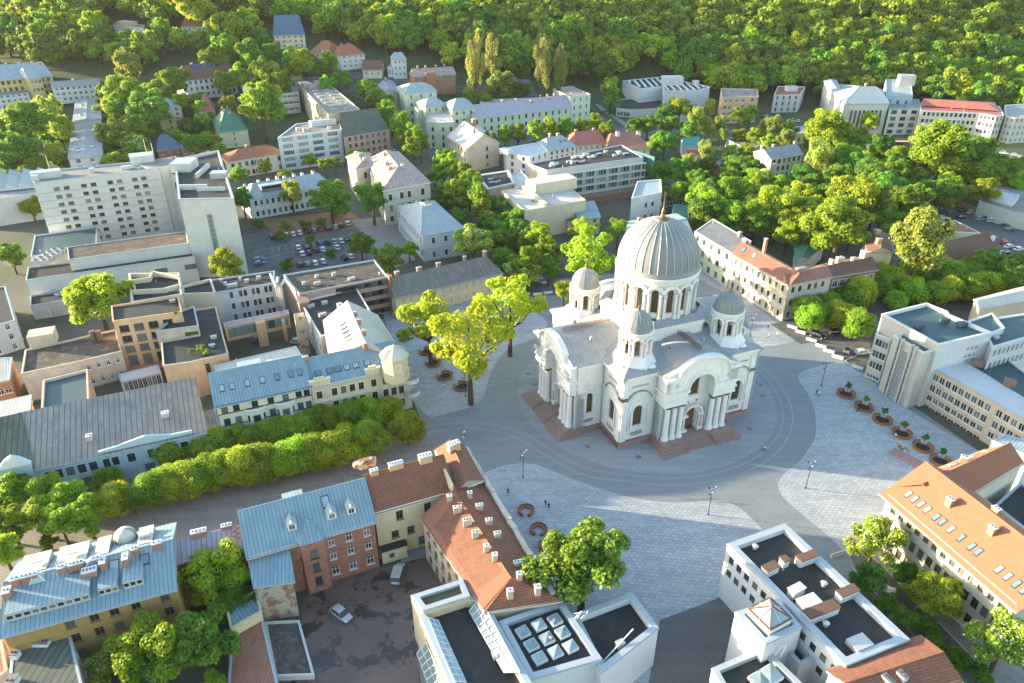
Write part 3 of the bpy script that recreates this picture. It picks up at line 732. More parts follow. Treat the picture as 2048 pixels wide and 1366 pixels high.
# stairs: broad granite tiers with a flight in the middle
for k in (0, 1):
    g = rotk(k); F = ARMF[k]; st = MB()
    for i, (w, y) in enumerate(((10.4, 3.5), (10.0, 2.9), (9.6, 2.2), (9.2, 1.5))):
        for e in (-1, 1):
            xa, xb = sorted((e*3.5, e*w)); lbox(st, g, k, xa, xb, -F-y+(0.3 if k else 0), -F+3, -.3, .42*(i+1)-.02, 'granite')
    for i in range(8): lbox(st, g, k, -3.5, 3.5, -F-3.1+i*.36, -F+3.1, -.3, .2*(i+1), 'granite')
    st.build('stairs', CH, world=False)
    rl = MB()
    for e in (-1, 1):
        a = g(e*3.2, -F-3.0); b_ = g(e*3.2, -F+.2); rl.bar((a[0], a[1], 1.1), (b_[0], b_[1], 2.6), .05, 'metal_dark', 5)
        for t in (0, .5, 1): rl.bar((a[0]+(b_[0]-a[0])*t, a[1]+(b_[1]-a[1])*t, .1+1.5*t), (a[0]+(b_[0]-a[0])*t, a[1]+(b_[1]-a[1])*t, 1.1+1.5*t), .04, 'metal_dark', 5)
    if k == 1: rl.build('handrail', CH, world=False)
# roofs
rf = MB(); o_, i_ = 18.15, 9.8
for k in range(4):
    g = rotk(k); f = lambda x, y, z: (*g(x, y), z)
    rf.face([f(-o_,-o_,18.42), f(o_,-o_,18.42), f(i_,-i_,21.4), f(-i_,-i_,21.4)], 'r_church')
    F = ARMF[k]; nb = 26
    for i in range(nb):
        a, b_ = -6.7+13.4*i/nb, -6.7+13.4*(i+1)/nb; za, zb_ = arm_prof(a)+.22, arm_prof(b_)+.22
        u0, u1 = F*0, 0
        q = [f(a,-F+.6,za), f(b_,-F+.6,zb_), f(b_,-9,zb_), f(a,-9,za)]
        s0, s1 = i*.75, (i+1)*.75
        rf.face(q, 'r_church', [(0-F, s0), (0-F, s1), (-9, s1), (-9, s0)])
    for e in (-1, 1):      # lean-to shoulders beside the vault
        a = [f(e*9.6,-F+.5,18.1), f(e*9.6,-17.0,18.1), f(e*6.2,-15.5,19.6), f(e*6.2,-F+.5,19.6)]
        rf.face(a if e > 0 else a[::-1], 'r_church'); 
        rf.face([f(e*9.6,-F+.5,18.1), f(e*6.2,-F+.5,19.6), f(e*6.2,-F+.5,18.0)], 'w_church')
rf.build('roof', CH, world=False)
for k in (0, 1):     # ridge cresting
    g = rotk(k); F = ARMF[k]; cr = MB(); y0, y1 = -F+2.5, -11; n = 16; zt = 22.2
    for i in range(n+1):
        y = y0+(y1-y0)*i/n
        for e in (-.35, .35):
            a = g(e, y); cr.bar((a[0], a[1], zt), (a[0], a[1], zt+.95), .05, 'rust', 4)
            if i < n: 
                b_ = g(e, y+(y1-y0)/n); cr.bar((a[0], a[1], zt+.1), (b_[0], b_[1], zt+.8), .04, 'rust', 4, cap=False); cr.bar((a[0], a[1], zt+.8), (b_[0], b_[1], zt+.1), .04, 'rust', 4, cap=False)
    for e in (-.35, .35):
        a, b_ = g(e, y0), g(e, y1); cr.bar((a[0], a[1], zt+.9), (b_[0], b_[1], zt+.9), .06, 'rust', 4)
    cr.build('cresting', CH, world=False)
    for s_ in (-1, 1):
        h_ = MB(); a = g(s_*4.2, -F+7.5); h_.lathe([(.55, 0), (.55, .4), (.4, .8), (0, .95)], (a[0], a[1], arm_prof(4.2)+.1), 'r_church', 10); h_.build('roof_vent', CH, world=False)
for (x, y) in ((-9.25, -17.75), (9.3, -17.8), (-17.75, -9.25), (-9.0+.0, -20.0), (-24.2, -9.3), (17.7, -17.9)):
    d = MB(); d.bar((x, y, .6), (x, y, 17.6), .11, 'trim_grey', 6); d.bar((x, y, 17.4), (x*1.03, y*1.03, 18.4), .2, 'trim_grey', 6); d.build('downpipe', CH, world=False)
# drum base
db = MB(); oc = lambda r, z: [(r*x, r*y, z) for x, y in ((-.62,-1),(.62,-1),(1,-.62),(1,.62),(.62,1),(-.62,1),(-1,.62),(-1,-.62))]
p0, p1 = oc(10.4, 0), oc(10.4, 1)
db.prism([(p[0], p[1]) for p in p0], 18.5, 24.2, W); db.prism([(p[0], p[1]) for p in oc(10.75, 0)], 23.6, 24.5, W, bottom=True)
a_, b_ = oc(10.85, 24.55), oc(9.0, 25.5)
for i in range(8): j = (i+1) % 8; db.face([a_[i], a_[j], b_[j], b_[i]], 'r_church')
for i in range(8):
    m = ((a_[i][0]+a_[(i+1) % 8][0])/2, (a_[i][1]+a_[(i+1) % 8][1])/2); an = atan2(m[1], m[0])+pi/2
    for q in (-2.6, 0, 2.6) if i % 2 == 0 else (0,):
        def fq(x, y, z, an=an, q=q, rr=10.41 if i % 2 == 0 else 11.85*.99): c, s = cos(an), sin(an); X, Y = x+q, y-rr*(1 if i % 2 == 0 else .966); return (X*c-Y*s, X*s+Y*c, z)
        if i % 2 == 0: ring_arch(db, fq, 0, 21.6, .75, 1.0, 0, -.15, W, 10)
for sx in (-1, 1):
    for sy in (-1, 1):      # small pent roofs over the cut corners
        c = [(sx*10.4, sy*6.4), (sx*6.4, sy*10.4), (sx*11.2, sy*11.2)]
        db.face([(*c[0], 21.0), (*c[2], 20.6), (*c[1], 21.0)], 'r_teal' if False else 'r_church'); db.face([(*c[0], 21.0), (*c[1], 21.0), (sx*8, sy*8, 23.2)], 'r_church')
DB = db.build('drum_base', CH, world=False)
# drum
dr = MB(); NB = 16; RD = 8.75; bay = 2*pi*RD/NB
dr.panel(lambda s, d, z: Vector(((RD-d)*cos(s/RD), (RD-d)*sin(s/RD), z)), 2*pi*RD, 25.2, 34.2, [((i+.5)*bay, 1.55, 26.6, 32.2, True) for i in range(NB)], .55, W, step=bay/3)
for i in range(NB):
    t = (i+.5)/NB*2*pi
    def fr_(x, y, z, t=t): r = RD-y; a = t+x/RD; return (r*cos(a), r*sin(a), z)
    ring_arch(dr, fr_, 0, 31.45, 1.0, 1.25, 0, -.3, W, 10); ring_arch(dr, fr_, 0, 31.45, 1.4, 1.95, 0, -.75, W, 12)
    for tt in (t+pi/NB-.055, t+pi/NB+.055):
        x, y = (RD+.3)*cos(tt), (RD+.3)*sin(tt)
        dr.bar((x, y, 25.6), (x, y, 30.6), .36, W, 8, .32); dr.bar((x, y, 25.2), (x, y, 25.9), .5, W, 8); dr.bar((x, y, 30.5), (x, y, 31.3), .34, W, 8, .52)
        dr.box((x*1.035, y*1.035, 31.0), (.22, .22, .22), 'frame_brown', tt)
dr.lathe([(RD, 33.2), (RD+.35, 33.4), (RD+.4, 33.9), (RD+.85, 34.3), (RD+.9, 34.9), (RD+.75, 35.0)], (0,0,0), W, 64)
DR = dr.build('drum', CH, world=False)
for i in range(NB):
    t = (i+.5)/NB*2*pi; put('window', window_mesh(1.55, 5.6, True, 'b', 'glass_church', None, 2, 4), DR, ((RD-.28)*cos(t), (RD-.28)*sin(t), 26.6), t+pi/2)
# main dome with ribs
dm = MB(); prof = [(RD+.75, 35.0), (9.15, 35.7), (9.05, 36.0)]
for i in range(1, 15):
    a = pi/2*i/14*.965; prof.append((9.1*cos(a), 36.0+9.6*sin(a)**.97))
dm.lathe(prof, (0,0,0), 'r_dome', 64)
DM = dm.build('dome', CH, world=False, smooth=True)
ribs = MB()
for i in range(32):
    t = 2*pi*i/32; pp = prof[2:]
    for a, b_ in zip(pp[:-1], pp[1:]):
        ribs.bar((a[0]*cos(t)*1.006, a[0]*sin(t)*1.006, a[1]), (b_[0]*cos(t)*1.006, b_[0]*sin(t)*1.006, b_[1]), .11, 'trim_grey', 4, cap=False)
ribs.build('rib', DM, world=False)
lt = MB(); lt.lathe([(1.7, 45.2), (1.8, 45.45), (1.2, 45.8), (.55, 46.1), (.4, 46.9), (.5, 47.3), (.28, 47.8), (.12, 48.5), (.1, 50.0)], (0,0,0), 'bronze', 16)
lt.build('lantern', DM, world=False, smooth=True)
cr = MB(); cr.bar((0,0,48.4), (0,0,51.8), .1, 'rust', 5); cr.bar((-.75,0,50.9), (.75,0,50.9), .09, 'rust', 5); cr.bar((-.4,0,50.2), (.4,0,50.2), .07, 'rust', 5); cr.build('cross', DM, world=False)
# corner turrets
def turret():
    e = empty('turret', (0,0,0)); b = MB()
    b.lathe([(5.1, 18.2), (5.0, 19.3), (4.4, 20.2), (3.75, 20.9), (3.75, 21.3), (3.4, 21.35)], (0,0,0), W, 8)
    for i in range(8):
        t = 2*pi*(i+.5)/8; b.lathe([(1.1, 0), (.9, .35), (.5, .6), (0, .7)], (4.6*cos(t), 4.6*sin(t), 19.0), W, 10) if i % 2 == 0 else None
    base = b.build('turret_base', e, world=False)
    rt = 3.3; bw = 2*pi*rt/8; a = MB()
    a.panel(lambda s, d, z: Vector(((rt-d)*cos(s/rt), (rt-d)*sin(s/rt), z)), 2*pi*rt, 21.3, 26.2, [((i+.5)*bw, 1.35, 21.4, 25.2, True) for i in range(8)], .5, W, step=bw/3)
    for i in range(8):
        t = (i+.5)/8*2*pi
        def fr_(x, y, z, t=t): r = rt-y; q = t+x/rt; return (r*cos(q), r*sin(q), z)
        ring_arch(a, fr_, 0, 24.5, .95, 1.3, 0, -.5, W, 10)
        for tt in (t+pi/8-.12, t+pi/8+.12):
            x, y = (rt+.15)*cos(tt), (rt+.15)*sin(tt); a.bar((x, y, 21.3), (x, y, 24.0), .27, W, 8, .24); a.bar((x, y, 24.0), (x, y, 24.5), .26, W, 8, .42); a.box((x*1.07, y*1.07, 24.3), (.16, .16, .16), 'frame_brown', tt)
    a.lathe([(rt, 25.9), (rt+.35, 26.1), (rt+.45, 26.6), (rt+.2, 26.8)], (0,0,0), W, 32)
    a.lathe([(2.7, 21.5), (2.7, 26.0)], (0,0,0), 'trim_dark', 12) if False else None
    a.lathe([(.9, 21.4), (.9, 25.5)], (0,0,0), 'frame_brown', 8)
    a.build('arcade', e, world=False)
    d = MB(); pf = [(rt+.2, 26.8), (3.35, 27.1), (3.25, 27.25)]+[(3.25*cos(pi/2*i/10*.97), 27.25+3.55*sin(pi/2*i/10*.97)) for i in range(1, 11)]
    d.lathe(pf, (0,0,0), 'r_dome', 32); D = d.build('dome', e, world=False, smooth=True)
    r = MB()
    for i in range(20):
        t = 2*pi*i/20
        for p, q in zip(pf[2:-1], pf[3:]): r.bar((p[0]*cos(t)*1.01, p[0]*sin(t)*1.01, p[1]), (q[0]*cos(t)*1.01, q[0]*sin(t)*1.01, q[1]), .045, 'trim_grey', 3, cap=False)
    r.build('rib', D, world=False)
    c = MB(); c.lathe([(.5, 30.7), (.3, 31.0), (.12, 31.4), (.2, 31.7), (.05, 32)], (0,0,0), 'bronze', 8); c.bar((0,0,31.6), (0,0,33.3), .05, 'rust', 4); c.bar((-.4,0,32.7), (.4,0,32.7), .05, 'rust', 4); c.build('finial', D, world=False)
    return e
tu = turret(); kids = list(tu.children)
for n, (x, y) in enumerate(((-11.9,-11.9), (11.9,-11.9), (11.9,11.9), (-11.9,11.9))):
    # each turret: base carries arcade and dome as its sub-parts
    b0 = [k for k in kids if k.name.startswith('turret_base')][0]
    if n == 0:
        for k in kids:
            if k is not b0: k.parent = b0
        # keep two levels: ribs and finials hang on the dome, whose own parent is the church
        for k in list(b0.children):
            k.parent = CH; k.location = (x, y, 0)
        b0.parent = CH; b0.location = (x, y, 0)
        P0 = [b0]+[k for k in kids if k is not b0]
    else:
        for k in P0:
            c = k.copy(); COL.objects.link(c); c.parent = CH; c.location = (x, y, 0)
            for s_ in list(k.children): s2 = s_.copy(); COL.objects.link(s2); s2.parent = c
bpy.data.objects.remove(tu)

# ------------------------------------------------------------ buildings (eave corners read off the photograph)
def grid(n, a=.04, b=.96): return [a+(b-a)*(i+.5)/n for i in range(n)]
def pairs(n, gap=.012, a=.04, b=.96):
    w = (b-a)/n; return [x for i in range(n) for x in (a+w*(i+.5)-gap, a+w*(i+.5)+gap)]
def parapet_wall(o, p0, p1, h, t=.4, m='w_peach'): 
    k = MB(); a, b = Vector(p0), Vector(p1); c = (a+b)/2; k.box((c.x, c.y, c.z+h/2), ((b-a).length, t, h), m, atan2((b-a).y, (b-a).x), True); return k.build('parapet', o.root)

# --- Boulevard row, north side
o = bld('cream four storey house with two bowed balconies under a blue tin roof with seven skylights', 'house', [(432,812),(620,772),(600,700)], 12.8, 'w_pale', 'gable', 'r_blue',
        ridge=(513,728), slope=.55, back=.75, nf=4, f={0: dict(n=[.075,.195,.39,.56,.72,.865,.955], rows=rows(12.8,4,1.35,1.8)), 3: dict(n=2)}, style='d', band=(10.4, 7.3), cornice='trim_dark', name='town_house',
        sky=[(x, .27) for x in (.09,.2,.36,.52,.68,.83,.93)], nh=0)
for s in (.385, .70):
    k = MB(); p = o.q[0]+(o.q[1]-o.q[0])*s; u = (o.q[1]-o.q[0]).normalized(); n = Vector((-u.y, u.x))
    for i in range(10):
        t0, t1 = pi+pi*i/10, pi+pi*(i+1)/10
        a = p+u*2.3*cos(t0)+n*1.1*sin(t0); b = p+u*2.3*cos(t1)+n*1.1*sin(t1)
        for z0, z1 in ((9.3, 9.6), (9.75, 10.4)): k.face([(a.x,a.y,z0),(b.x,b.y,z0),(b.x,b.y,z1),(a.x,a.y,z1)], 'trim_white')
        k.face([(p.x,p.y,9.6),(a.x,a.y,9.6),(b.x,b.y,9.6)][::1], 'trim_grey')
    k.build('balcony', o.root); k = MB(); q = [p-u*2, p-u*1.3-n*.9, p+u*1.3-n*.9, p+u*2]
    k.prism([(v.x, v.y) for v in q], 1, 9.3, 'w_pale'); 
    for i in range(3):
        a, b = q[i], q[i+1]; d = (b-a); 
        for z in (1.2, 4.2, 7.0):
            c = [a+d*.2-n*.03, a+d*.8-n*.03]; k.face([(c[0].x,c[0].y,z),(c[1].x,c[1].y,z),(c[1].x,c[1].y,z+1.7),(c[0].x,c[0].y,z+1.7)], 'glass')
    k.build('bay_window', o.root)
rooftop(o, 'air_unit', .42, .78, (5, 2, 1.2), 'duct')
bld('low back wing with pale seamed tin roof behind the cream balcony house', 'back wing', [(436,757),(606,716),(572,696)], 9.0, 'w_peach', 'flat', 'r_cream', name='back_wing', par=.1)

o = bld('yellow corner house with octagonal roof turret and seven dormer skylights facing the square', 'corner house', [(621.6,774),(818,731),(790,690)], 12.2, 'w_cream', 'gable', 'r_blue', ridge=(680,703), slope=.55, back=.8, nf=3,
        f={0: dict(n=[.07,.22,.31,.40,.49,.62,.735,.82,.90], rows=[(1.4,2.2,1.3,False),(5.0,2.2,1.25,False),(8.6,2.0,1.25,False)], trim='trim_cream'), 1: dict(n=3, rows=[(1.4,2.2,1.2,False),(5.0,2.2,1.2,False),(8.6,2.0,1.2,False)], trim='trim_cream')},
        style='b', nh=1, cornice='trim_cream', band=(7.9,), name='corner_house', sky=[(x, .22, 1.2, 1.1) for x in (.10,.22,.30,.39,.48,.60)], hip=(0, .12), chim=[(.62,.5,.8,.8,1.6),(.02,.5,1.2,.6,1.3)])
OT = o
bld('', '', [(661,714),(815,727),(753,629),(648,640)], 12.2, 'w_cream', 'gable', 'r_cream', axis='v', slope=.5, tr=.52, f={1: dict(n=5, rows=[(1.4,2.2,1.2,False),(5,2.2,1.2,False),(8.6,2,1.2,False)], trim='trim_cream'), 3: dict(n=6, rows=[(1.4,2,1.1,False),(5,2,1.1,False),(8.6,2,1.1,False)])},
    root=o.root, style='b', cornice='trim_cream', sky=[(.30,.72,.9,1.5),(.40,.72,.9,1.5),(.50,.72,.9,1.5),(.60,.72,.9,1.5),(.20,.72,.9,1.5),(.75,.3,.9,1.2),(.68,.3,.9,1.2),(.60,.25,.9,1.2),(.45,.3,.9,1.2)], chim=[(.2,.48,.8,.5,1.4),(.45,.48,.8,.5,1.4),(.65,.48,.7,.5,1.2)])
tp = P(791, 737, 13); k = MB(); k.lathe([(3.1, 10.5), (3.1, 12.6), (3.2, 13.0), (3.0, 13.1), (3.0, 16.2), (3.35, 16.4), (3.35, 16.7)], (tp.x, tp.y, 0), 'w_cream', 8); k.build('turret', o.root)
k = MB(); k.lathe([(3.45, 16.7), (2.9, 17.5), (1.9, 18.2), (.7, 18.7), (.15, 19.1), (0, 19.8)], (tp.x, tp.y, 0), 'r_cream', 8); k.build('turret_roof', o.root)
for i in range(8):
    t = 2*pi*(i+.5)/8
    put('window', window_mesh(.9, 1.4, False, 'b', 'glass', 'trim_cream'), o.root, (tp.x+2.72*cos(t)-o.root.location.x, tp.y+2.72*sin(t)-o.root.location.y, 14.1), t+pi/2)
for z in (4.3, 8.0):
    c = o.q[1]; k = MB(); k.lathe([(1.9, z-.2), (1.9, z), (1.9, z+.9)], (c.x+.2, c.y, 0), 'trim_white', 14); k.build('balcony', o.root)
for (s, w) in ((.09, 4.6), (.62, 3.4)):
    p = o.q[0]+(o.q[1]-o.q[0])*s; u = (o.q[1]-o.q[0]).normalized(); a = atan2(u.y, u.x); k = MB(); k.box((p.x, p.y, 12.6), (w, .6, 1.6), 'w_cream', a, True); k.box((p.x, p.y, 13.7), (w*.5, .6, .8), 'w_cream', a, True); k.box((p.x, p.y, 13.45), (w+.3, .8, .18), 'trim_cream', a, True); k.build('gable_attic', o.root)

o = bld('long low pale blue shop building with plain worn grey roof and a curved pediment', 'shop building', [(64,939),(410,863),(396,792),(54,864)], 7.8, 'w_paleblue', 'shed', 'r_asbestos', rh=4.6, nf=2,
        f={0: dict(n=[.075,.125,.19,.255,.32,.40,.445,.54,.66,.705,.80,.86,.93], rows=[(4.3,2.2,1.5,False)]), }, style='d', trim='trim_blue', cornice='trim_blue', name='shop_building', chim=[(.34,.3,1.1,1.1,.9),(.79,.42,1.4,1.1,.9)], chm='w_dirty')
u = (o.q[1]-o.q[0]).normalized(); n = Vector((-u.y, u.x)); k = MB(); p0 = o.q[0]+(o.q[1]-o.q[0])*.37-n*.15
prf = [(0,0),(0,.5),(3,.8),(6.5,1.5),(8.5,1.9),(10.5,1.5),(13,.8),(17,.7),(17,0)]
prf = [(x*1.05, z) for x, z in prf]
k.face([((p0+u*x).x, (p0+u*x).y, 7.9+z) for x, z in prf][::-1], 'trim_blue'); k.face([((p0+u*x+n*.5).x, (p0+u*x+n*.5).y, 7.9+z) for x, z in prf], 'trim_white')
for (x0, z0), (x1, z1) in zip(prf[:-1], prf[1:]):
    a, b = p0+u*x0, p0+u*x1; k.face([(a.x,a.y,7.9+z0),(b.x,b.y,7.9+z1),((b+n*.5).x,(b+n*.5).y,7.9+z1),((a+n*.5).x,(a+n*.5).y,7.9+z0)][::-1], 'trim_blue')
k.build('pediment', o.root)
k = MB()
for (a, b) in ((.12,.36),(.60,.66),(.68,.76)):
    c = o.q[0]+(o.q[1]-o.q[0])*((a+b)/2)-n*.06; k.box((c.x, c.y, 1.6), ((o.q[1]-o.q[0]).length*(b-a), .14, 2.6), 'glass_cool', atan2(u.y, u.x))
k.build('shop_window', o.root)
o = bld('pale blue facade with a small stepped gable at the far left of the boulevard', 'shop building', [(-40,958),(62,936),(52,862),(-50,884)], 8.2, 'w_paleblue', 'shed', 'r_moss', rh=4.2, nf=2, f={0: dict(n=[.2,.36,.5,.72,.92], rows=[(4.4,2.3,1.7,False),(1.0,2.2,2.0,False)])}, style='d', trim='trim_blue', cornice='trim_blue', name='shop_building')
u = (o.q[1]-o.q[0]).normalized(); n = Vector((-u.y, u.x)); p = o.q[0]+(o.q[1]-o.q[0])*.72; k = MB(); a = atan2(u.y, u.x)
for w, z0, z1 in ((5.4, -1, 9.4),): k.box(((p-n*.2).x, (p-n*.2).y, (z0+z1)/2), (w, .9, z1-z0), 'w_paleblue', a)
q = [(-2.9,9.4),(2.9,9.4),(1.2,11.2),(0,11.8),(-1.2,11.2)]
for yy, fl in ((-.75, False), (.35, True)):
    ps = [((p+u*x+n*yy).x, (p+u*x+n*yy).y, z) for x, z in q]; k.face(ps[::-1] if fl else ps, 'trim_white')
for i in range(1, 5):
    (x0, z0), (x1, z1) = q[i], q[(i+1) % 5]; A1, B1 = p+u*x0, p+u*x1; k.face([((A1-n*.75).x,(A1-n*.75).y,z0),((B1-n*.75).x,(B1-n*.75).y,z1),((B1+n*.35).x,(B1+n*.35).y,z1),((A1+n*.35).x,(A1+n*.35).y,z0)][::-1], 'trim_blue')
k.box(((p-n*.68).x, (p-n*.68).y, 6.6), (2.9, .1, 1.9), 'glass', a); k.box(((p-n*.68).x, (p-n*.68).y, 2.4), (2.9, .1, 1.9), 'glass', a)
k.build('gable_bay', o.root)
bld('narrow low passage building with brown tin roof beside the cream balcony house', 'passage building', [(412,868),(442,861),(430,818),(404,824)], 5.6, 'w_peach', 'flat', 'r_patch', name='passage_building', par=.15)

# --- courtyard blocks behind
o = bld('flat dark roofed rear block with a row of vents behind the yellow corner house', 'rear block', [(641,672),(752,640),(713,575),(600,602)], 10.0, 'w_grey', 'flat', 'r_bit', name='rear_block', f={3: dict(n=7, nf=3)}, cap='cap_white', capw=.3)
for s, t, d in ((.12,.8,(2,.8,.8)),(.36,.8,(1.6,.8,.8)),(.22,.5,(2,1,.8)),(.55,.55,(1.3,1.3,1.8)),(.8,.35,(2,1,.9)),(.62,.3,(1,1,1.2))): rooftop(o, 'air_unit', s, t, d, 'duct')
o = bld('brown roofed four storey block with ribbon windows and red brick end fins', 'office block', [(598,587),(776,553),(749,519),(567,549)], 12.0, 'w_pinkbrown', 'flat', 'r_bitbrown', name='office_block', nf=4, f={0: dict(n=grid(7,.42,.98), rows=rows(12,4,3.4,1.5), style='d', nv=3)}, cap='cap_metal')
for s, t, d in ((.25,.3,(1.8,.8,.9)),(.48,.6,(1.2,.8,.9)),(.62,.25,(2,.9,.7)),(.3,.65,(1,.8,.8)),(.12,.4,(.9,.9,1))): rooftop(o, 'air_unit', s, t, d, 'duct')
p = o.q[1]; boxpart(o, 'brick_fin', (p.x+.3, p.y-.3, 6), (.9, 3.2, 12.8), 'b_red', YAW+.1); p = o.q[0]; boxpart(o, 'brick_fin', (p.x+1.5, p.y-2, 5.5), (2.8, 5, 11), 'b_brown', YAW)
o = bld('long cream house with weathered grey shingle roof and shuttered windows behind the three maples', 'long house', [(791,596),(1004,545),(978,522)], 7.2, 'w_sun', 'gable', 'r_wood', ridge=(872,535), slope=.55, nf=2, f={0: dict(n=13, nf=2, glass='plywood', style='c'), 3: dict(n=2, nf=2)}, trim='trim_cream', name='long_house',
        chim=[(.1,.5,1.4,.7,1.5),(.03,.45,.8,.8,1.4),(.3,.5,1.6,.7,1.3),(.48,.5,1.4,.8,1.4),(.73,.5,.9,.9,1.6),(.93,.5,1.1,1.1,1.8)], hip=(.02,.06), base='w_dirty')
o = bld('white three storey office wing with paired narrow windows above a glazed bridge', 'office wing', [(430,585),(546,566),(549,541),(421,559)], 10.8, 'w_white', 'flat', 'r_bit', name='office_wing', nf=3, f={0: dict(n=[.26,.42,.50,.64,.72,.86,.94], nf=3, w=.95, h=2.0), 3: dict(n=1)}, style='b', trim='trim_white')
for s, t, d in ((.2,.5,(1,.8,1)),(.3,.3,(3,.9,1)),(.55,.5,(1.2,.9,.9)),(.45,.7,(.8,.8,1)),(.75,.6,(1.2,.9,1)),(.15,.8,(.8,.8,.9))): rooftop(o, 'air_unit', s, t, d, 'duct')
o = bld('raised glazed bridge with patched tin roof on brown piers below the office wing', 'glazed bridge', [(449,655),(578,627),(576,619),(447,645)], 7.6, 'w_peach', 'flat', 'r_patch', name='glazed_bridge', ground_ext=-3.2, par=.05, f={0: dict(n=grid(9), rows=[(4.2,2.6,2.0,False)], nv=0, nh=0, style='d', glass='glass_cool', sill=False)})
k = MB()
for s in (.55, .9):
    p = o.q[0]+(o.q[1]-o.q[0])*s; k.box((p.x, p.y-.6, 3.2), (2.6, 2.6, 8.2) if s < .6 else (1.0, 2.4, 6.4), 'w_peach', YAW)
k.build('pier', o.root)
e = P(600, 640, 10); k = MB(); k.box((e.x, e.y, 5), (2.6, 2.6, 13), 'b_patch', YAW); sroot = k.build('chimney_stack'); tag(sroot, 'tall square stack of peeling brick beside the glazed bridge', 'brick stack')
k = MB(); 
for i, (x, y, h0, h1) in enumerate(((553,580,6,13),(558,582,5,13.5),(563,584,5,13))):
    p = P(x, y, 11); k.bar((p.x, p.y, h0), (p.x, p.y, h1), .4, 'duct', 8); k.bar((p.x, p.y, h1), (p.x-1.5+i, p.y+2.5, h1+.6), .4, 'duct', 8)
k.bar((P(553,575,13.5).x, P(553,575,13.5).y, 13.6), (P(541,548,12).x, P(541,548,12).y, 12), .35, 'duct', 8)
tag(k.build('ventilation_duct'), 'bundle of curving grey ventilation ducts climbing the wall beside the white office wing', 'ducts')

# --- peach derelict complex
H0 = 15.5
o = bld('derelict peach concrete block of five storeys with empty square windows', 'derelict block', [(225,642),(364,623),(356,592),(222,611)], H0, 'w_peach', 'flat', 'r_bit', name='derelict_block', f={0: dict(n=[.13,.34,.55,.76], rows=[(H0-3.6,2.0,2.3,False),(H0-6.6,2.0,2.3,False),(H0-9.5,2.0,2.3,False),(H0-13.4,3.0,2.2,False)], style='b', nv=1, nh=0), 3: dict(n=1, w=.6, nf=4)}, cap='w_peach', capw=.3)
O2 = bld('', '', [(311,662),(397,651),(388,612),(363,620)], 13.0, 'w_oldcream', 'flat', 'r_bit', root=o.root, cap='cap_metal', capw=.3, f={0: dict(n=[.8], rows=[(9.5,2,3.2,False)], style='b', glass='l_dark')})
bld('', '', [(242,764),(322,745),(316,728),(236,748)], 3.6, 'w_white', 'flat', 'r_membrane', root=o.root, f={0: dict(n=8, rows=[(.4,2.7,1.6,False)], nh=0)}, par=.1)
o = bld('peach blank walled block with black roof terraces and self sown bushes on top', 'derelict block', [(326,731),(379,724),(456,706),(431,612),(388,619),(398,668),(322,682)], 10.5, 'w_peach', 'flat', 'r_bit', name='derelict_block', cap='w_oldcream', capw=.3, f={1: dict(n=[.42], rows=[(1.0,8.0,1.1,False)], style='b', nh=8, nv=0)})
for x, y, r in ((383,706,1.2),(403,702,1.5),(415,707,1.2)):
    pass
o = bld('white and ochre block with angular stepped parapets beside the yellow green lime tree', 'stepped block', [(262,604),(364,588),(358,545),(257,546)], 14.0, 'w_beige', 'flat', 'r_bit', name='stepped_block', cap='w_beige', capw=.5, par=1.2)
for a, b in (((258,566),(300,560)),((300,560),(306,548)),((268,572),(272,584)),((306,548),(357,556)),((266,586),(330,582)),((330,582),(357,574))):
    p, q = P(*a, 13.4), P(*b, 13.4); k = MB(); k.box(((p.x+q.x)/2, (p.y+q.y)/2, 13.6), ((q-p).length, .4, 1.4), 'w_beige', atan2((q-p).y, (q-p).x)); k.build('parapet', o.root)
bld('ochre wedge shaped block with a raking parapet left of the white office wing', 'wedge block', [(366,587),(430,585),(421,557),(364,570)], 12.0, 'w_beige', 'flat', 'r_bit', name='wedge_block', cap='w_beige', par=.9)
o = bld('long low peeling building with patched flat roofs and a peach end wall', 'low building', [(42,747),(160,722),(243,702),(232,658),(50,699)], 8.2, 'w_dirty', 'flat', 'r_bitbrown', name='low_building', cap='w_oldcream', f={1: dict(n=4, nf=2, w=.9, h=1.3, wall='w_oldcream')})
boxpart(o, 'stair_head', (*P(84,670,10).to_2d(), 9.4), (6, 4.6, 3.2), 'w_oldcream', YAW)
for x, y in ((184,664),(196,664)):
    p = P(x, y, 10); k = MB(); k.bar((p.x, p.y, 7.7), (p.x, p.y, 10.4), .7, 'rust', 9); k.build('vent_pipe', o.root)
o = bld('dark flat roofed block with high peach parapet wall in the old yard', 'yard block', [(80,853),(128,842),(126,820),(178,808),(175,738),(86,760)], 8.6, 'w_peach', 'flat', 'r_bitgreen', name='yard_block', cap='w_oldcream', par=.7)
rooftop(o, 'air_unit', 0, 0, (0.01,.01,.01), 'duct') if False else None
o = bld('whitish sheds with pale monopitch tin roofs at the left edge above the boulevard', 'shed', [(-30,872),(54,856),(62,801),(-30,822)], 7.4, 'w_dirty', 'shed', 'r_cream', rh=1.2, name='shed', f={})
o = bld('small orange brick house with grey roof at the left edge', 'brick house', [(-20,768),(19,759),(24,714),(-20,716)], 8.0, 'b_orange', 'flat', 'r_grey', name='brick_house', par=.1, f={0: dict(n=[.35,.75], rows=[(4.5,1.6,1.3,False)])})
o = bld('white house with stepped end at the far left edge below the saw tooth roofs', 'house', [(-40,660),(30,640),(10,572),(-40,575)], 9.0, 'w_white', 'flat', 'r_bit', name='house', f={1: dict(n=3), 0: dict(n=2)})

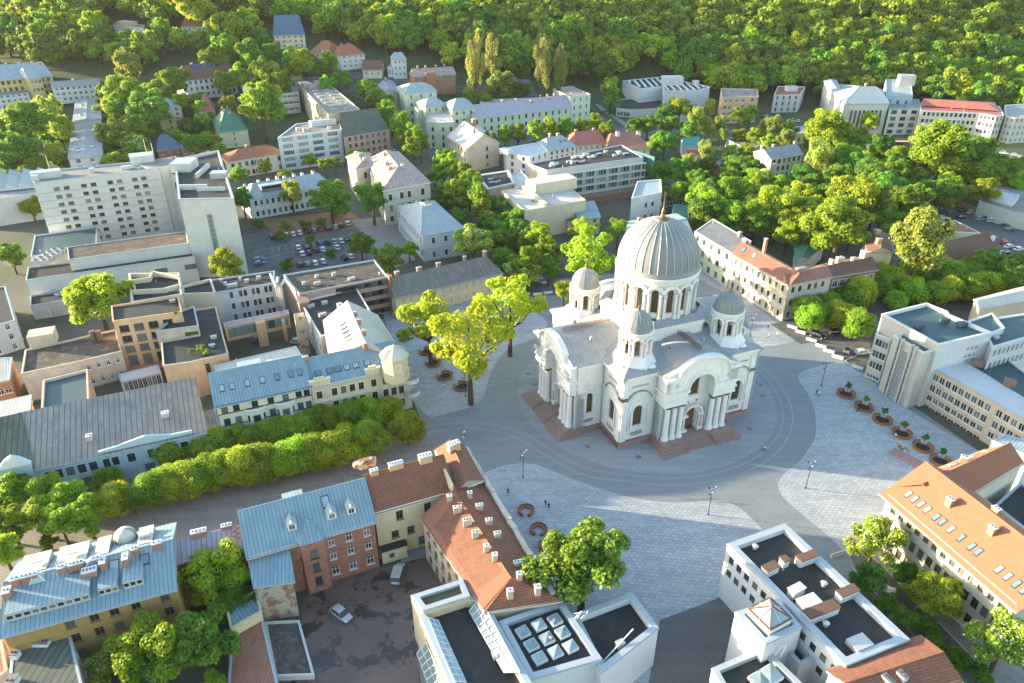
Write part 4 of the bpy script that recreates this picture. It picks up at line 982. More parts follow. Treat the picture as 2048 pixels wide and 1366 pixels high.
# --- hotel
H = 27.0
o = bld('large white slab hotel with paired windows in even rows and a blank tower', 'hotel', [(66,366),(318,336),(322,318),(67,343)], H, 'w_hotel', 'flat', 'r_flat', name='hotel', cap='cap_metal',
        f={0: dict(n=[.16,.235,.37,.445,.58,.655,.78,.855][:8]+[.925,.985][:0], rows=[(H-3.7-i*2.75,1.35,1.75,False) for i in range(0,8)], nh=0, style='b', sill=False)}, band=[H-3.95-i*2.75 for i in range(0,8)], trim=None)
c = o.at(1.0, .5); k = MB(); k.lathe([(6.2, 0), (6.2, H-.01)], (c.x-.5, c.y+.4, 0), 'w_hotel', 28); k.lathe([(6.2, H-.012), (0, H-.01)], (c.x-.5, c.y+.4, 0), 'r_flat', 28); k.build('rounded_end', o.root)
k = MB(); a = -pi/2+.15; k.box((c.x-.5+6.22*cos(a), c.y+.4+6.22*sin(a), 13.5), (1.2, .1, 19), 'glass', a+pi/2); k.build('stair_window', o.root)
T = bld('', '', [(357,398),(468,396),(437,300),(348,318)], 27.4, 'w_hotel', 'flat', 'r_bit', root=o.root, cap='cap_metal', capw=.6, par=1.0)
a, b = T.q[0], T.q[1]; d = (b-a).normalized(); p = a+(b-a)*.49; k = MB(); ang = atan2(d.y, d.x); nn = Vector((d.y, -d.x))
k.box((p.x+nn.x*.02, p.y+nn.y*.02, 11.2), (1.8, .12, 21.6), 'glass_cool', ang)
for i in range(14): k.box((p.x+nn.x*.08, p.y+nn.y*.08, 1.2+i*1.55), (1.8, .1, .12), 'frame_dark', ang)
k.box((p.x+nn.x*.1, p.y+nn.y*.1, 11.2), (.1, .14, 21.6), 'frame_dark', ang); k.build('stair_window', o.root)
for s, t, dd, m in ((.3,.25,(9,1,1.6),'w_hotel'),(.62,.2,(9,.6,1.2),'w_hotel'),(.85,.45,(5,4,2.0),'duct'),(.2,.75,(7,9,3.0),'w_hotel'),(.55,.6,(.8,14,1.5),'w_hotel')): rooftop(T, 'rooftop_plant', s, t, dd, m)
bld('', '', [(322,340),(358,352),(352,312),(322,318)], 24.5, 'w_hotel', 'flat', 'r_bit', root=o.root, f={0: dict(n=2, rows=[(1+3*i,2.4,2.6,False) for i in range(7)], style='d')})
for s, t, dd in ((.10,.5,(9,4,2.2)),(.45,.5,(1.5,1.5,1.4)),(.72,.45,(3,2,1.0)),(.85,.9,(8,6,3.2)),(.02,.3,(2,3,2))): rooftop(o, 'rooftop_plant', s, t, dd, 'w_hotel')
for s, t, h in ((.14,.4,7),(.9,.9,8),(.95,1.0,6)):
    p = o.at(s, t); k = MB(); k.bar((p.x, p.y, 26), (p.x, p.y, 27+h), .12, 'duct', 5); k.build('mast', o.root)
# hotel podium
Q = bld('stepped white podium with dark flat roofs and air coolers below the hotel', 'podium', [(61,513),(193,492),(194,452),(69,471)], 10.5, 'w_hotel', 'flat', 'r_bitgreen', name='hotel_podium', cap='cap_metal')
bld('', '', [(137,519),(377,486),(372,462),(134,494)], 12.5, 'w_hotel', 'flat', 'r_bitbrown', root=Q.root, cap='cap_metal', capw=.3, par=.25)
bld('', '', [(51,560),(388,512),(381,494),(56,534)], 9.2, 'w_hotel', 'flat', 'r_bit', root=Q.root, cap='cap_metal', capw=.3, f={0: dict(n=[.28,.44,.78,.965], rows=[(5.0,1.6,3.6,False)], glass='glass', style='d', nv=2, nh=0)})
bld('', '', [(60,611),(150,597),(146,577),(60,591)], 5.0, 'w_grey', 'flat', 'r_bit', root=Q.root, cap='cap_metal', capw=.3, f={0: dict(n=[.48,.8], rows=[(.2,3.2,2.4,False)], glass='trim_grey')})
k = MB(); p = P(120, 512, 10.8)
for i in range(5):
    for j in range(2): k.box((p.x-4+j*2.6+i*.25, p.y-6+i*2.2, 11.3), (2.2, 1.9, 1.6), 'duct', YAW); k.bar((p.x-4+j*2.6+i*.25, p.y-6+i*2.2, 12.1), (p.x-4+j*2.6+i*.25, p.y-6+i*2.2, 12.2), .75, 'trim_dark', 10)
k.build('air_cooler', Q.root)
o = bld('grey hall with saw tooth skylight roofs beside the hotel', 'hall', [(-60,405),(75,386),(66,350),(-60,362)], 11.0, 'w_hotel', 'flat', 'r_grey', name='hall', par=.1)
for i in range(4):
    a = P(-20+i*28, 385-3*i, 11); b = P(-20+i*28+8, 352-2*i, 11); u = Vector((cos(YAW), sin(YAW), 0)); k = MB()
    r0, r1 = a+u*1.2+Vector((0,0,2.6)), b+u*1.2+Vector((0,0,2.6)); k.face([a, r0, r1, b][::-1], 'r_membrane'); e0, e1 = a+u*6, b+u*6; k.face([r0, e0, e1, r1], 'r_bluelight'); k.face([a, e0, r0], 'w_hotel'); k.build('saw_tooth', o.root)
bld('low shed with long pink roof behind the grey hall', 'shed', [(0,357),(84,341),(80,336),(0,352)], 5, 'w_white', 'flat', 'r_redmetal', name='shed', par=.05)
o = bld('white villa edge with flat roof and turquoise terrace at the left margin', 'villa', [(-20,270),(30,262),(23,246),(-20,250)], 8, 'w_white', 'flat', 'r_flat', name='villa', f={0: dict(n=3, nf=2)})
bld('', '', [(28,275),(66,270),(62,262),(30,264)], 6, 'w_white', 'flat', 'r_teal', root=o.root, f={0: dict(n=3, nf=2)})

# --- town north of the boulevard
o = bld('long white neoclassical house with blue tin hip roof, wide dormer and many white chimneys', 'school building', [(499,398),(664,370),(650,340)], 8.8, 'w_white', 'gable', 'r_bluelight', ridge=(572,356), slope=.42, nf=2, hip=(.12,.08), f={0: dict(n=14, nf=2, h=2.1), 3: dict(n=4, nf=2, h=2.1)}, trim='trim_white', style='d', name='school_building',
        chim=[(.05,.7,1,1,1.2),(.2,.55,1.1,.9,1.2),(.32,.6,1.1,.9,1.2),(.42,.5,1.1,1,1.3),(.52,.62,1,1,1.2),(.63,.55,1.1,1,1.3),(.74,.6,1.1,.9,1.3),(.86,.5,1.1,1,1.3),(.3,.3,1.2,.8,1.1)], chm='cap_white', band=(4.3,))
k = rooftop(o, 'dormer', .30, .24, (9, 3.4, 1.8), 'r_bluelight'); 
p = o.at(.30, .24); uu = (o.q[1]-o.q[0]).normalized(); nn = Vector((uu.y, -uu.x)); k = MB(); k.box((p.x+nn.x*1.72, p.y+nn.y*1.72, o.zr(.3,.24)+.95), (8.2, .1, 1.2), 'glass', atan2(uu.y, uu.x)); k.build('dormer_window', o.root)
o = bld('art deco villa with peeling terracotta hip roof and four fluted pilasters', 'villa', [(455,324),(568,306),(560,280)], 8.4, 'w_beige', 'gable', 'r_tilemid', ridge=(520,291), slope=.5, hip=(.3,.22), nf=2, f={0: dict(n=[.08,.2,.32,.42,.47,.52,.57,.7,.9], nf=2, w=1.5), 3: dict(n=3)}, style='b', name='villa', chim=[(.45,.6,.9,.9,1.6)], cornice='trim_cream')
p = o.q[0]+(o.q[1]-o.q[0])*.47; k = MB()
for i in range(4): k.box((p.x-1.5+i*1.0, p.y-.4+i*.4, 4), (.35, .5, 7), 'trim_cream', YAW)
k.build('pilaster', o.root)
o = bld('white modernist block with four rows of ribbon windows on white frames', 'office block', [(555,275),(683,259),(678,238),(592,247)], 16.4, 'w_white', 'flat', 'r_flat', name='office_block', nf=5, f={0: dict(n=[.14,.375,.61,.85], rows=[(1.2+i*3.15,2.1,5.2,False) for i in range(5)], nv=5, nh=0), 3: dict(n=1, rows=[])}, style='w', cap='cap_white', glass='glass_cool')
for s, t, dd, m in ((.65,.7,(13,4,2.6),'w_white'),(.2,.5,(2,1.5,1.2),'duct'),(.35,.3,(.8,.8,1.6),'w_sand'),(.8,.3,(2,1.2,1),'duct')): rooftop(o, 'rooftop_plant', s, t, dd, m)
o = bld('pinkish brown corner building with mossy mansard and curved end beside the avenue', 'corner building', [(687,274),(779,259),(765,238),(684,248)], 13.6, 'w_pinkbrown', 'gable', 'r_moss', slope=.6, hip=(0,.2), nf=4, f={0: dict(n=7, nf=4, w=1.4, mg=.06), 1: dict(n=3, nf=4)}, style='b', name='corner_building', cornice='w_sand', band=(9.8,6.4), chim=[(.2,.6,1.2,.8,1)])
k = rooftop(o, 'tin_pavilion', .45, .9, (16, 9, 1.8), 'r_patch', mt='r_patch')
o = bld('long four storey sixties office slab with dozens of low roof vents', 'office slab', [(656,228),(720,218),(641,153),(586,157)], 16.5, 'w_sand', 'flat', 'r_flat', name='office_slab', nf=5, f={3: dict(n=14, nf=5, w=2.2), 0: dict(n=1, rows=[])}, cap='w_sand', style='w')
for i in range(7):
    for j in range(2): rooftop(o, 'roof_vent', .3+.4*j, .08+i*.085, (3.2, .7, .5), 'w_sand')
for s, t, dd in ((.15,.75,(5,9,2.4)),(.35,.7,(5,5,1.6)),(.6,.78,(2,3,2.2)),(.1,.97,(6,3,3.4))): rooftop(o, 'rooftop_plant', s, t, dd, 'w_sand')
o = bld('low grey link block with ribbon windows left of the sixties slab', 'link block', [(551,188),(597,184),(594,172),(549,176)], 11, 'w_concrete', 'flat', 'r_grey', name='link_block', nf=3, f={0: dict(n=4, nf=3, w=3, h=1.6, nv=3)})
o = bld('brown roofed white apartment house with solar panels and balconies', 'apartment house', [(371,161),(471,150),(468,139)], 10.5, 'w_white', 'gable', 'r_tilebr', slope=.65, hip=(.1,0), nf=3, f={0: dict(n=9, nf=3, w=1.4), 3: dict(n=2)}, style='d', name='apartment_house', chim=[(.05,.6,1,1,1.4),(.3,.55,1.2,1,1.4),(.55,.55,1.4,1,1.4),(.8,.55,1.2,1,1.3)])
for a, b in ((.22,.45),(.55,.78)):
    k = MB(); k.face([(*o.at(s, t), o.zr(s, t)+.15) for s, t in ((a,.33),(b,.33),(b,.45),(a,.45))], 'solar'); k.build('solar_panel', o.root)
o = bld('white roof pavilion with blue glass boxes and a wide grey terrace', 'pavilion', [(484,172),(546,170),(517,146),(478,148)], 10.5, 'w_white', 'flat', 'r_flat', name='pavilion')
for s, t, dd in ((.15,1.3,(8,6,3)),(.75,1.15,(9,4,2.6)),(.2,1.5,(4,3,4.5))): rooftop(o, 'roof_pavilion', s, t, dd, 'w_white', mt='solar')
o = bld('cream house with bright green tin hip roof', 'house', [(439,265),(495,259),(480,233),(424,240)], 8.6, 'w_lime', 'gable', 'r_green', slope=.5, hip=(.42,.42), nf=3, f={0: dict(n=[.5], nf=3, w=.7), 3: dict(n=3, nf=3)}, style='b', name='house', chim=[(.55,.62,.8,.8,2.2),(.35,.5,.7,.7,2.6),(.55,.35,.6,.6,1.6)])
o = bld('yellow house with slate pyramid roof and small balcony', 'house', [(304,241),(351,236),(350,227)], 7.6, 'w_yellow', 'gable', 'r_slate', slope=.6, hip=(.48,.48), nf=2, f={0: dict(n=[.25,.75], nf=2, w=1.7), 1: dict(n=2)}, style='b', name='house')
o = bld('beige house with silvery tin hip roof just behind the slate pyramid roof', 'house', [(307,218),(362,213),(360,204)], 8, 'w_beige', 'gable', 'r_bluelight', slope=.6, hip=(.42,.42), nf=3, f={0: dict(n=3, nf=3, w=1.8), 1: dict(n=2)}, name='house')
o = bld('brick house with deep blue tin roof above the hotel', 'house', [(314,300),(363,294),(358,279)], 7, 'b_orange', 'gable', 'r_bluedk', slope=.6, hip=(.3,.3), nf=2, f={0: dict(n=3)}, name='house')
bld('', '', [(363,297),(389,294),(385,276),(360,279)], 7.5, 'b_orange', 'flat', 'r_flatlight', root=o.root, f={0: dict(n=2, nf=2, w=1.5)})
o = bld('pink hip roof of a small house half hidden by trees', 'house', [(398,224),(428,222),(420,208)], 7, 'w_pink', 'gable', 'r_redmetal', slope=.7, hip=(.4,.4), f={0: dict(n=3, nf=2)}, name='house')
bld('near one of two grey gabled apartment slabs standing end to end', 'apartment block', [(137,317),(202,311),(202,259),(144,265)], 13, 'w_white', 'gable', 'r_grey', axis='v', slope=.14, nf=4, f={0: dict(n=[.27,.7], nf=4, w=2), 1: dict(n=8, nf=4)}, name='apartment_block', chim=[(.2,.7,1.6,1,.8),(.6,.7,1.6,1,.8),(.3,.3,1.6,1,.8),(.8,.3,1.6,1,.8)], chm='cap_white', nv=2)
bld('far one of two grey gabled apartment slabs standing end to end', 'apartment block', [(146,244),(201,237),(200,200),(151,203)], 13, 'w_white', 'gable', 'r_grey', axis='v', slope=.14, nf=4, f={0: dict(n=[.5], rows=[(11.2,.6,.8,False)]), 1: dict(n=8, nf=4)}, name='apartment_block', chim=[(.2,.7,1.6,1,.8),(.7,.7,1.6,1,.8),(.3,.3,1.6,1,.8)], chm='cap_white')
bld('pale three storey apartment block with grey roof below the wooded slope', 'apartment block', [(103,174),(199,167),(197,157)], 9, 'w_white', 'gable', 'r_grey', slope=.15, nf=3, f={0: dict(n=8, nf=3, w=1.6), 1: dict(n=1)}, name='apartment_block', chim=[(.45,.5,1.6,1,1.2)], chm='cap_white')
o = bld('yellow stucco mansion with pale blue tin roofs at the upper left', 'mansion', [(-30,163),(104,151),(102,139)], 11.5, 'w_yellow', 'gable', 'r_bluelight', slope=.5, hip=(0,.05), nf=3, f={0: dict(n=11, nf=3, w=1.6)}, style='b', name='mansion', chim=[(.4,.6,1,1,1.6),(.6,.6,1,1,1.6),(.8,.6,1,1,1.6),(.9,.4,1,1,1.6)])
bld('', '', [(58,157),(82,154),(80,143)], 13.5, 'w_yellow', 'gable', 'r_bluelight', slope=.4, hip=(.3,.3), root=o.root, f={0: dict(n=3, nf=3, w=1.6)})
bld('pale low apartment block at the left edge below the yellow mansion', 'apartment block', [(-30,193),(57,184),(52,175)], 8, 'w_white', 'gable', 'r_grey', slope=.15, nf=3, f={0: dict(n=7, nf=3, w=1.6)}, name='apartment_block')
# hill houses
o = bld('white house with yellow upper floor on the wooded hill', 'villa', [(226,50),(286,56),(290,50),(231,44)], 9, 'w_white', 'flat', 'r_tilemid', name='villa', nf=3, f={0: dict(n=9, nf=3)})
rooftop(o, 'attic', .45, .6, (14, 6, 2.4), 'w_yellow')
bld('white villa with red hip roof on the wooded hill', 'villa', [(360,47),(404,46),(402,41)], 8, 'w_white', 'gable', 'r_tile', slope=.8, hip=(.35,.35), nf=2, f={0: dict(n=4, nf=2), 3: dict(n=2)}, name='villa', chim=[(.6,.6,.9,.9,1.6)])
bld('low villa with brown orange hip roof right of the red roofed hill villa', 'villa', [(413,65),(464,67),(463,62)], 5, 'w_white', 'gable', 'r_tilemid', slope=.7, hip=(.3,.3), nf=1, f={0: dict(n=5, nf=1)}, name='villa')
bld('cream apartment house with tall blue mansard roof', 'mansard house', [(548,77),(610,75),(608,68)], 8.5, 'w_beige', 'gable', 'r_bluedk', slope=1.1, hip=(.1,.1), nf=3, f={0: dict(n=5, nf=3, w=1.5)}, name='mansard_house')
bld('cream house with orange pyramid roof behind a low hedge', 'house', [(619,106),(661,109),(664,101)], 7, 'w_beige', 'gable', 'r_tileor', slope=.85, hip=(.35,.35), nf=2, f={0: dict(n=4, nf=2, w=1.4)}, name='house', chim=[(.9,.6,.8,.8,1.2)])
bld('large white house with orange hip roof by the curving street', 'house', [(681,113),(729,109),(727,102)], 8, 'w_white', 'gable', 'r_tileor', slope=.7, hip=(.25,.3), nf=3, f={0: dict(n=4, nf=3, w=1.4), 1: dict(n=3)}, name='house', chim=[(.3,.6,.9,.9,1.4),(.6,.6,.9,.9,1.4)])
bld('small cream cottage with steep brown gable beside the street bend', 'cottage', [(725,139),(763,139),(761,133)], 4.5, 'w_beige', 'gable', 'r_tilebr', slope=.8, nf=1, f={0: dict(n=3, nf=1)}, name='cottage')
o = bld('narrow white tower like villa with columns beside the cottage', 'villa', [(785,118),(812,117),(811,112)], 11, 'w_white', 'gable', 'r_bluelight', slope=.6, nf=3, hip=(.2,.2), f={0: dict(n=3, nf=3), 3: dict(n=2)}, name='villa')
bld('', '', [(775,133),(795,133),(795,125)], 5.5, 'w_white', 'flat', 'r_cream', root=o.root, f={0: dict(n=3, rows=[(.3,3.6,.9,False)])})
o = bld('three storey orange brick apartment house with patched tin roof and central gable', 'brick house', [(829,152),(911,147),(908,140)], 11, 'b_orange', 'gable', 'r_patch', slope=.5, nf=3, f={0: dict(n=10, nf=3, w=1.2), 3: dict(n=0, rows=[])}, trim='b_orange', name='brick_house', chim=[(.15,.5,1,1,1.5),(.35,.55,1.2,1,1.6),(.6,.55,1.2,1,1.6),(.8,.5,1,1,1.5)])
p = o.q[0]+(o.q[1]-o.q[0])*.38; uu = (o.q[1]-o.q[0]).normalized(); nn = Vector((uu.y, -uu.x)); k = MB(); k.box((p.x+nn.x*.6, p.y+nn.y*.6, o.z0+6.3), (6.5, 1.6, 13.2), 'b_orange', atan2(uu.y, uu.x)); k.build('gable_bay', o.root)
bld('small pink walled house with grey roof beside the tall lindens of the avenue', 'house', [(760,190),(795,186),(788,162),(752,172)], 8, 'w_pink', 'gable', 'r_purple', slope=.5, axis='v', nf=2, f={3: dict(n=4)}, name='house', chim=[(.8,.5,1,1,1.6)])
bld('small turreted brick villa with black slate mansard behind the long bank building', 'villa', [(1028,198),(1076,197),(1072,184)], 6, 'b_orange', 'gable', 'r_slate', slope=.9, hip=(.3,.3), nf=2, f={0: dict(n=5, nf=2)}, name='villa')

# --- bank complex
Z = 0
o = bld('long pale green bank building with square corner pavilions and rows of upright windows', 'bank', [(945,238),(1140,215),(1125,197),(950,217)], 12.6, 'w_mint', 'gable', 'r_purple', slope=.35, nf=3, f={0: dict(n=14, nf=3, h=2.3, w=1.25, mg=.01)}, style='d', trim='w_mint', name='bank', cornice='w_mint', chim=[(.08,.7,1.4,1,1.4),(.3,.6,1.6,1,1.3),(.45,.65,1.6,1,1.3),(.6,.35,1.6,1.2,1.2),(.72,.75,1,1,2.2),(.8,.75,1,1,2.2),(.88,.75,1,1,2.2),(.8,.4,1.4,1,1)])
BANK = o
kw = dict(root=o.root, style='d', trim='w_mint', cornice='w_mint')
bld('', '', [(1142,194),(1181,188),(1144,172),(1106,177)], 17.6, 'w_mint', 'flat', 'r_patch', f={0: dict(n=3, nf=4, h=2.1), 3: dict(n=3, nf=4)}, band=(16, 15), **kw)
bld('', '', [(810,187),(873,181),(862,170),(793,173)], 17.6, 'w_mint', 'gable', 'r_bluelight', slope=.3, hip=(.3,.3), f={0: dict(n=3, nf=4), 3: dict(n=4, nf=4)}, band=(16, 14.8), **kw)
bld('', '', [(836,220),(856,217),(828,189),(811,192)], 12.6, 'w_mint', 'flat', 'r_purple', f={3: dict(n=5, nf=3)}, **kw)
bld('', '', [(851,214),(893,208),(874,196),(832,203)], 17.2, 'w_mint', 'gable', 'r_bluelight', slope=.3, hip=(.35,.35), f={0: dict(n=3, nf=4), 3: dict(n=3, nf=4)}, band=(15.6, 14.4), **kw)
bld('', '', [(905,220),(950,215),(936,200),(889,205)], 17.2, 'w_mint', 'gable', 'r_bluelight', slope=.35, hip=(.35,.35), f={0: dict(n=3, nf=4, w=1.4), 3: dict(n=2, nf=4)}, band=(15.6, 14.4), **kw)
bld('', '', [(853,244),(876,246),(908,244),(900,222),(858,222)], 14.0, 'w_mint', 'flat', 'r_cream', f={0: dict(n=[.5], rows=[(5,2.4,1.4,False),(9.4,2.2,1.4,False),(1,2.6,1.4,False)]), 1: dict(n=[.3,.8], rows=[(5,2.4,1.3,False),(9.4,2.2,1.3,False),(1,2.6,1.3,False)])}, **kw)
p = P(958, 208, 13); k = MB(); k.box((p.x+18, p.y+12, 11.5), (36, 8, 3), 'w_mint', radians(9)); k.box((p.x+18, p.y+12, 13.05), (36.5, 8.5, .1), 'r_bluelight', radians(9)); k.build('rear_wing', BANK.root)
p = P(829, 172, 20); k = MB(); k.lathe([(.4,17), (.4,19), (1.9,19.6), (2.2,20.6), (1.9, 21.2), (0, 21)], (p.x, p.y, 0), 'cap_white', 14); k.build('satellite_dish', BANK.root)

o = bld('beige tenement with bare gable wall and rusty dark tin roof by the avenue trees', 'tenement', [(934,297),(998,285),(962,254),(895,272)], 11.8, 'w_sand', 'gable', 'r_cream', axis='v', slope=.55, nf=3, f={0: dict(n=[.62], nf=3, w=1.3), 3: dict(n=6, nf=3, ar=True, wall='w_sun')}, style='b', name='tenement', cornice='w_sand', chim=[(.1,.2,1,1,2.6),(.3,.6,1.1,1.1,2.2),(.85,.3,2.2,1.6,3.2)])
o = bld('white modern house with flat terrace roof and cylinder stair', 'modern house', [(1012,305),(1060,314),(1097,301),(1078,284),(1007,296)], 10.0, 'w_white', 'flat', 'r_membrane', name='modern_house', cap='cap_white', f={0: dict(n=2, nf=3, w=1.6), 1: dict(n=3, nf=3)}, style='d')
rooftop(o, 'roof_box', 0, 0, (5, 4, 2.4), 'w_white')
o = bld('white house with pale tin hip roof and two skylights next to the modern terrace house', 'house', [(1097,302),(1152,291),(1140,275)], 8.5, 'w_ivory', 'gable', 'r_bluelight', slope=.6, hip=(.25,.2), nf=3, f={0: dict(n=5, nf=3, w=1.3)}, style='d', name='house', sky=[(.62,.28,1.2,1.4),(.78,.28,1.2,1.4)], chim=[(.4,.55,1,1,2),(.7,.55,1.6,1,1.4)])
bld('left one of two red roofed houses above the construction site', 'house', [(1154,291),(1214,286),(1208,269)], 7.5, 'w_beige', 'gable', 'r_redmetal', slope=.55, hip=(.1,.1), nf=2, f={0: dict(n=5)}, name='house', chim=[(.2,.6,1.2,1,1.6),(.8,.6,1.2,1,1.6)])
bld('right one of two red roofed houses, its orange red roof broken by white dormer boxes', 'house', [(1214,297),(1300,295),(1268,268),(1207,277)], 7.5, 'w_beige', 'gable', 'r_rust', slope=.5, hip=(.15,.2), nf=2, f={0: dict(n=5)}, name='house', chim=[(.3,.4,1.8,1.4,2),(.6,.6,1,1,1.5),(.85,.4,2,1.4,1.6)], chm='cap_white')

o = bld('unfinished four storey building with open floors, glazing and cluttered black roof', 'building site', [(1094,340),(1287,314),(1243,289),(1058,327)], 15.5, 'w_concrete', 'flat', 'r_bit', name='unfinished_building', nf=5, cap='cap_metal',
        f={0: dict(n=grid(8,.005,.995), rows=[(3.9,2.7,4.6,False),(7.0,2.7,4.6,False),(10.1,2.7,4.6,False)], glass='glass_cool', nv=2, nh=0, style='w', sill=False), 3: dict(n=0, rows=[], wall='w_sand')}, deep=1.2)
uu = (o.q[1]-o.q[0]).normalized(); nn = Vector((uu.y, -uu.x)); L = (o.q[1]-o.q[0]).length; aa = atan2(uu.y, uu.x)
for z in (3.5, 6.7, 9.8, 13.0):
    c = (o.q[0]+o.q[1])/2+nn*.9; k = MB(); k.box((c.x, c.y, z), (L+1, 2.2, .3), 'concrete_lt', aa, True); k.build('floor_slab', o.root)
k = MB()
for i in range(9):
    c = o.q[0]+uu*(L*i/8)+nn*1.8; k.bar((c.x, c.y, 0), (c.x, c.y, 13), .13, 'concrete_lt', 5)
k.build('prop_column', o.root)
c = (o.q[0]+o.q[1])/2+nn*2.6; k = MB(); k.box((c.x+8, c.y, 1.5), (L*.66, .5, 3.2), 'b_brown', aa); k.build('brick_plinth', o.root)
for i in range(22):
    s, t = R.uniform(.08,.92), R.uniform(.3,.85); rooftop(o, 'site_debris', s, t, (R.uniform(1,3.4), R.uniform(.7,1.8), R.uniform(.4,1.1)), R.choice(['cap_white','duct','solar','w_sand','cap_metal']))
k = MB(); c = o.q[1]; 
k.box((c.x+.8, c.y+3, 8.5), (.15, 13, 15), 'scaf_teal', aa+.15); k.build('scaffold_net', o.root)
o = bld('cream cinema block with layered flat roofs and one tall grid window', 'cinema', [(1049,421),(1172,400),(1122,360),(1003,381)], 12.0, 'w_cream', 'flat', 'r_flatlight', name='cinema', cap='w_cream', par=.35, f={3: dict(n=[.3], rows=[(3,6.5,5.5,False)], style='w', nv=4, nh=5)})
rooftop(o, 'upper_storey', .72, .72, (19, 8, 4.2), 'w_cream', mt='r_flatlight'); k = MB(); a, b = o.at(.35, 0.03), o.at(.34, .97); k.box(((a.x+b.x)/2, (a.y+b.y)/2, 12.1), ((b-a).length, 1.6, 1.4), 'w_cream', atan2((b-a).y, (b-a).x)); k.build('roof_upstand', o.root)
o = bld('small cream annex with blue tin roof leaning against the cinema', 'annex', [(1158,440),(1200,433),(1187,410),(1150,416)], 7.0, 'w_cream', 'shed', 'r_blue', rh=1.6, nf=2, f={0: dict(n=[.35,.75], nf=2, w=1.2)}, name='annex', sky=[(.7,.5,1.4,1.2)], style='d')
bld('', '', [(1136,442),(1157,439),(1152,425),(1131,430)], 5.5, 'w_cream', 'shed', 'r_moss', rh=.8, root=o.root)
o = bld('low workshop with white curved roof edge and teal skylights among the avenue trees', 'workshop', [(974,378),(1030,366),(1018,340),(952,350)], 5.0, 'w_oldcream', 'flat', 'r_bit', name='workshop', cap='cap_white', capw=1.2)
for s, t in ((.3,.4),(.45,.35),(.32,.62)): rooftop(o, 'roof_light', s, t, (2.4, 1.4, .3), 'glass_roof', mt='glass_roof')
bld('low grey sheds with tin roof right of the workshop', 'shed', [(1032,378),(1060,360),(1040,338),(1014,352)], 4.2, 'w_grey', 'flat', 'r_membrane', name='shed')
o = bld('white angular stair house with rooftop terrace behind the main dome', 'stair house', [(1263,396),(1324,384),(1322,358),(1275,362)], 13, 'w_white', 'flat', 'r_bluelight', name='stair_house', cap='cap_white', f={0: dict(n=[.5,.72], rows=[(4,1.0,1.2,False),(8.2,1.6,1.1,False)], style='d')})
bld('wide low building with pale blue tin roof just behind the main dome', 'low building', [(1248,500),(1390,482),(1352,427),(1258,442)], 9.0, 'w_grey', 'gable', 'r_bluelight', slope=.2, name='low_building', f={3: dict(n=4, nf=2)}, chim=[(.2,.8,1,1,1.4)])
bld('dark lean to with mossy roof and white windows behind the stair house', 'annex', [(1327,390),(1376,382),(1370,360),(1311,369)], 6, 'w_white', 'shed', 'r_moss', rh=1.2, nf=2, f={0: dict(n=7, nf=2, w=1.3)}, name='annex')
bld('small dark green flat roofed cabin behind the dome cross', 'cabin', [(1342,434),(1378,438),(1377,412),(1348,408)], 5, 'w_grey', 'flat', 'r_green', name='cabin', par=.1)

# --- museum
o = bld('white windowless museum of stacked boxes with dozens of domed roof lights', 'museum', [(1281,177),(1325,172),(1330,181),(1395,180),(1420,173),(1323,153),(1245,161)], 13, 'w_gallery', 'flat', 'r_bit', name='museum', cap='cap_white')
MU = o
bld('', '', [(1233,216),(1262,219),(1317,217),(1330,236),(1400,220),(1390,190),(1300,195),(1240,198)], 5.2, 'w_ivory', 'flat', 'r_bit', root=o.root, cap='cap_white', f={0: dict(n=2, rows=[(.8,2.4,5,False)])})
dmn = MB(); dmn.lathe([(.95, 0), (.95, .3), (.75, .65), (.4, .85), (0, .9)], (0,0,0), 'cap_white', 10); dme = dmn.mesh('roof_light', True)
rw = wloc(o.root)
inn = poly_inset(o.q, 1.6)
x0, x1 = min(p.x for p in o.q), max(p.x for p in o.q); y0, y1 = min(p.y for p in o.q), max(p.y for p in o.q)
y = y0; cnt = 0
while y < y1:
    x = x0
    while x < x1:
        if inside(Vector((x, y)), inn) and cnt < 90: put('roof_light', dme, o.root, (x-rw.x, y-rw.y, 12.5)); cnt += 1
        x += 4.2
    y += 5.2
p = P(1344, 163, 15); boxpart(o, 'roof_box', (p.x, p.y, 15+o.z0), (13, 8, 5.5), 'w_gallery', .1); p = P(1391, 166, 14); boxpart(o, 'roof_box', (p.x, p.y, 13.6+o.z0), (4, 3, 3), 'w_gallery', .1)
bld('peach four storey apartment house with setback attic and corner windows', 'apartment house', [(1444,196),(1517,193),(1515,178),(1442,176)], 15.5, 'w_peach', 'flat', 'r_flat', name='apartment_house', cap='w_sand', nf=4, f={0: dict(n=[.12,.25,.42,.6,.85], nf=4, w=1.9), 1: dict(n=1, rows=[])}, style='w', chim=[(.3,.6,1,1,1.6),(.7,.6,1.2,1,1.6)])
o = bld('white three storey modernist villa with stepped parapet', 'villa', [(1548,190),(1601,189),(1611,173),(1556,172)], 11, 'w_white', 'flat', 'r_tilemid', name='villa', cap='cap_white', nf=3, f={0: dict(n=4, nf=3), 1: dict(n=3, nf=3)}, style='d')
rooftop(o, 'roof_box', .55, .55, (7, 5, 3), 'w_white')
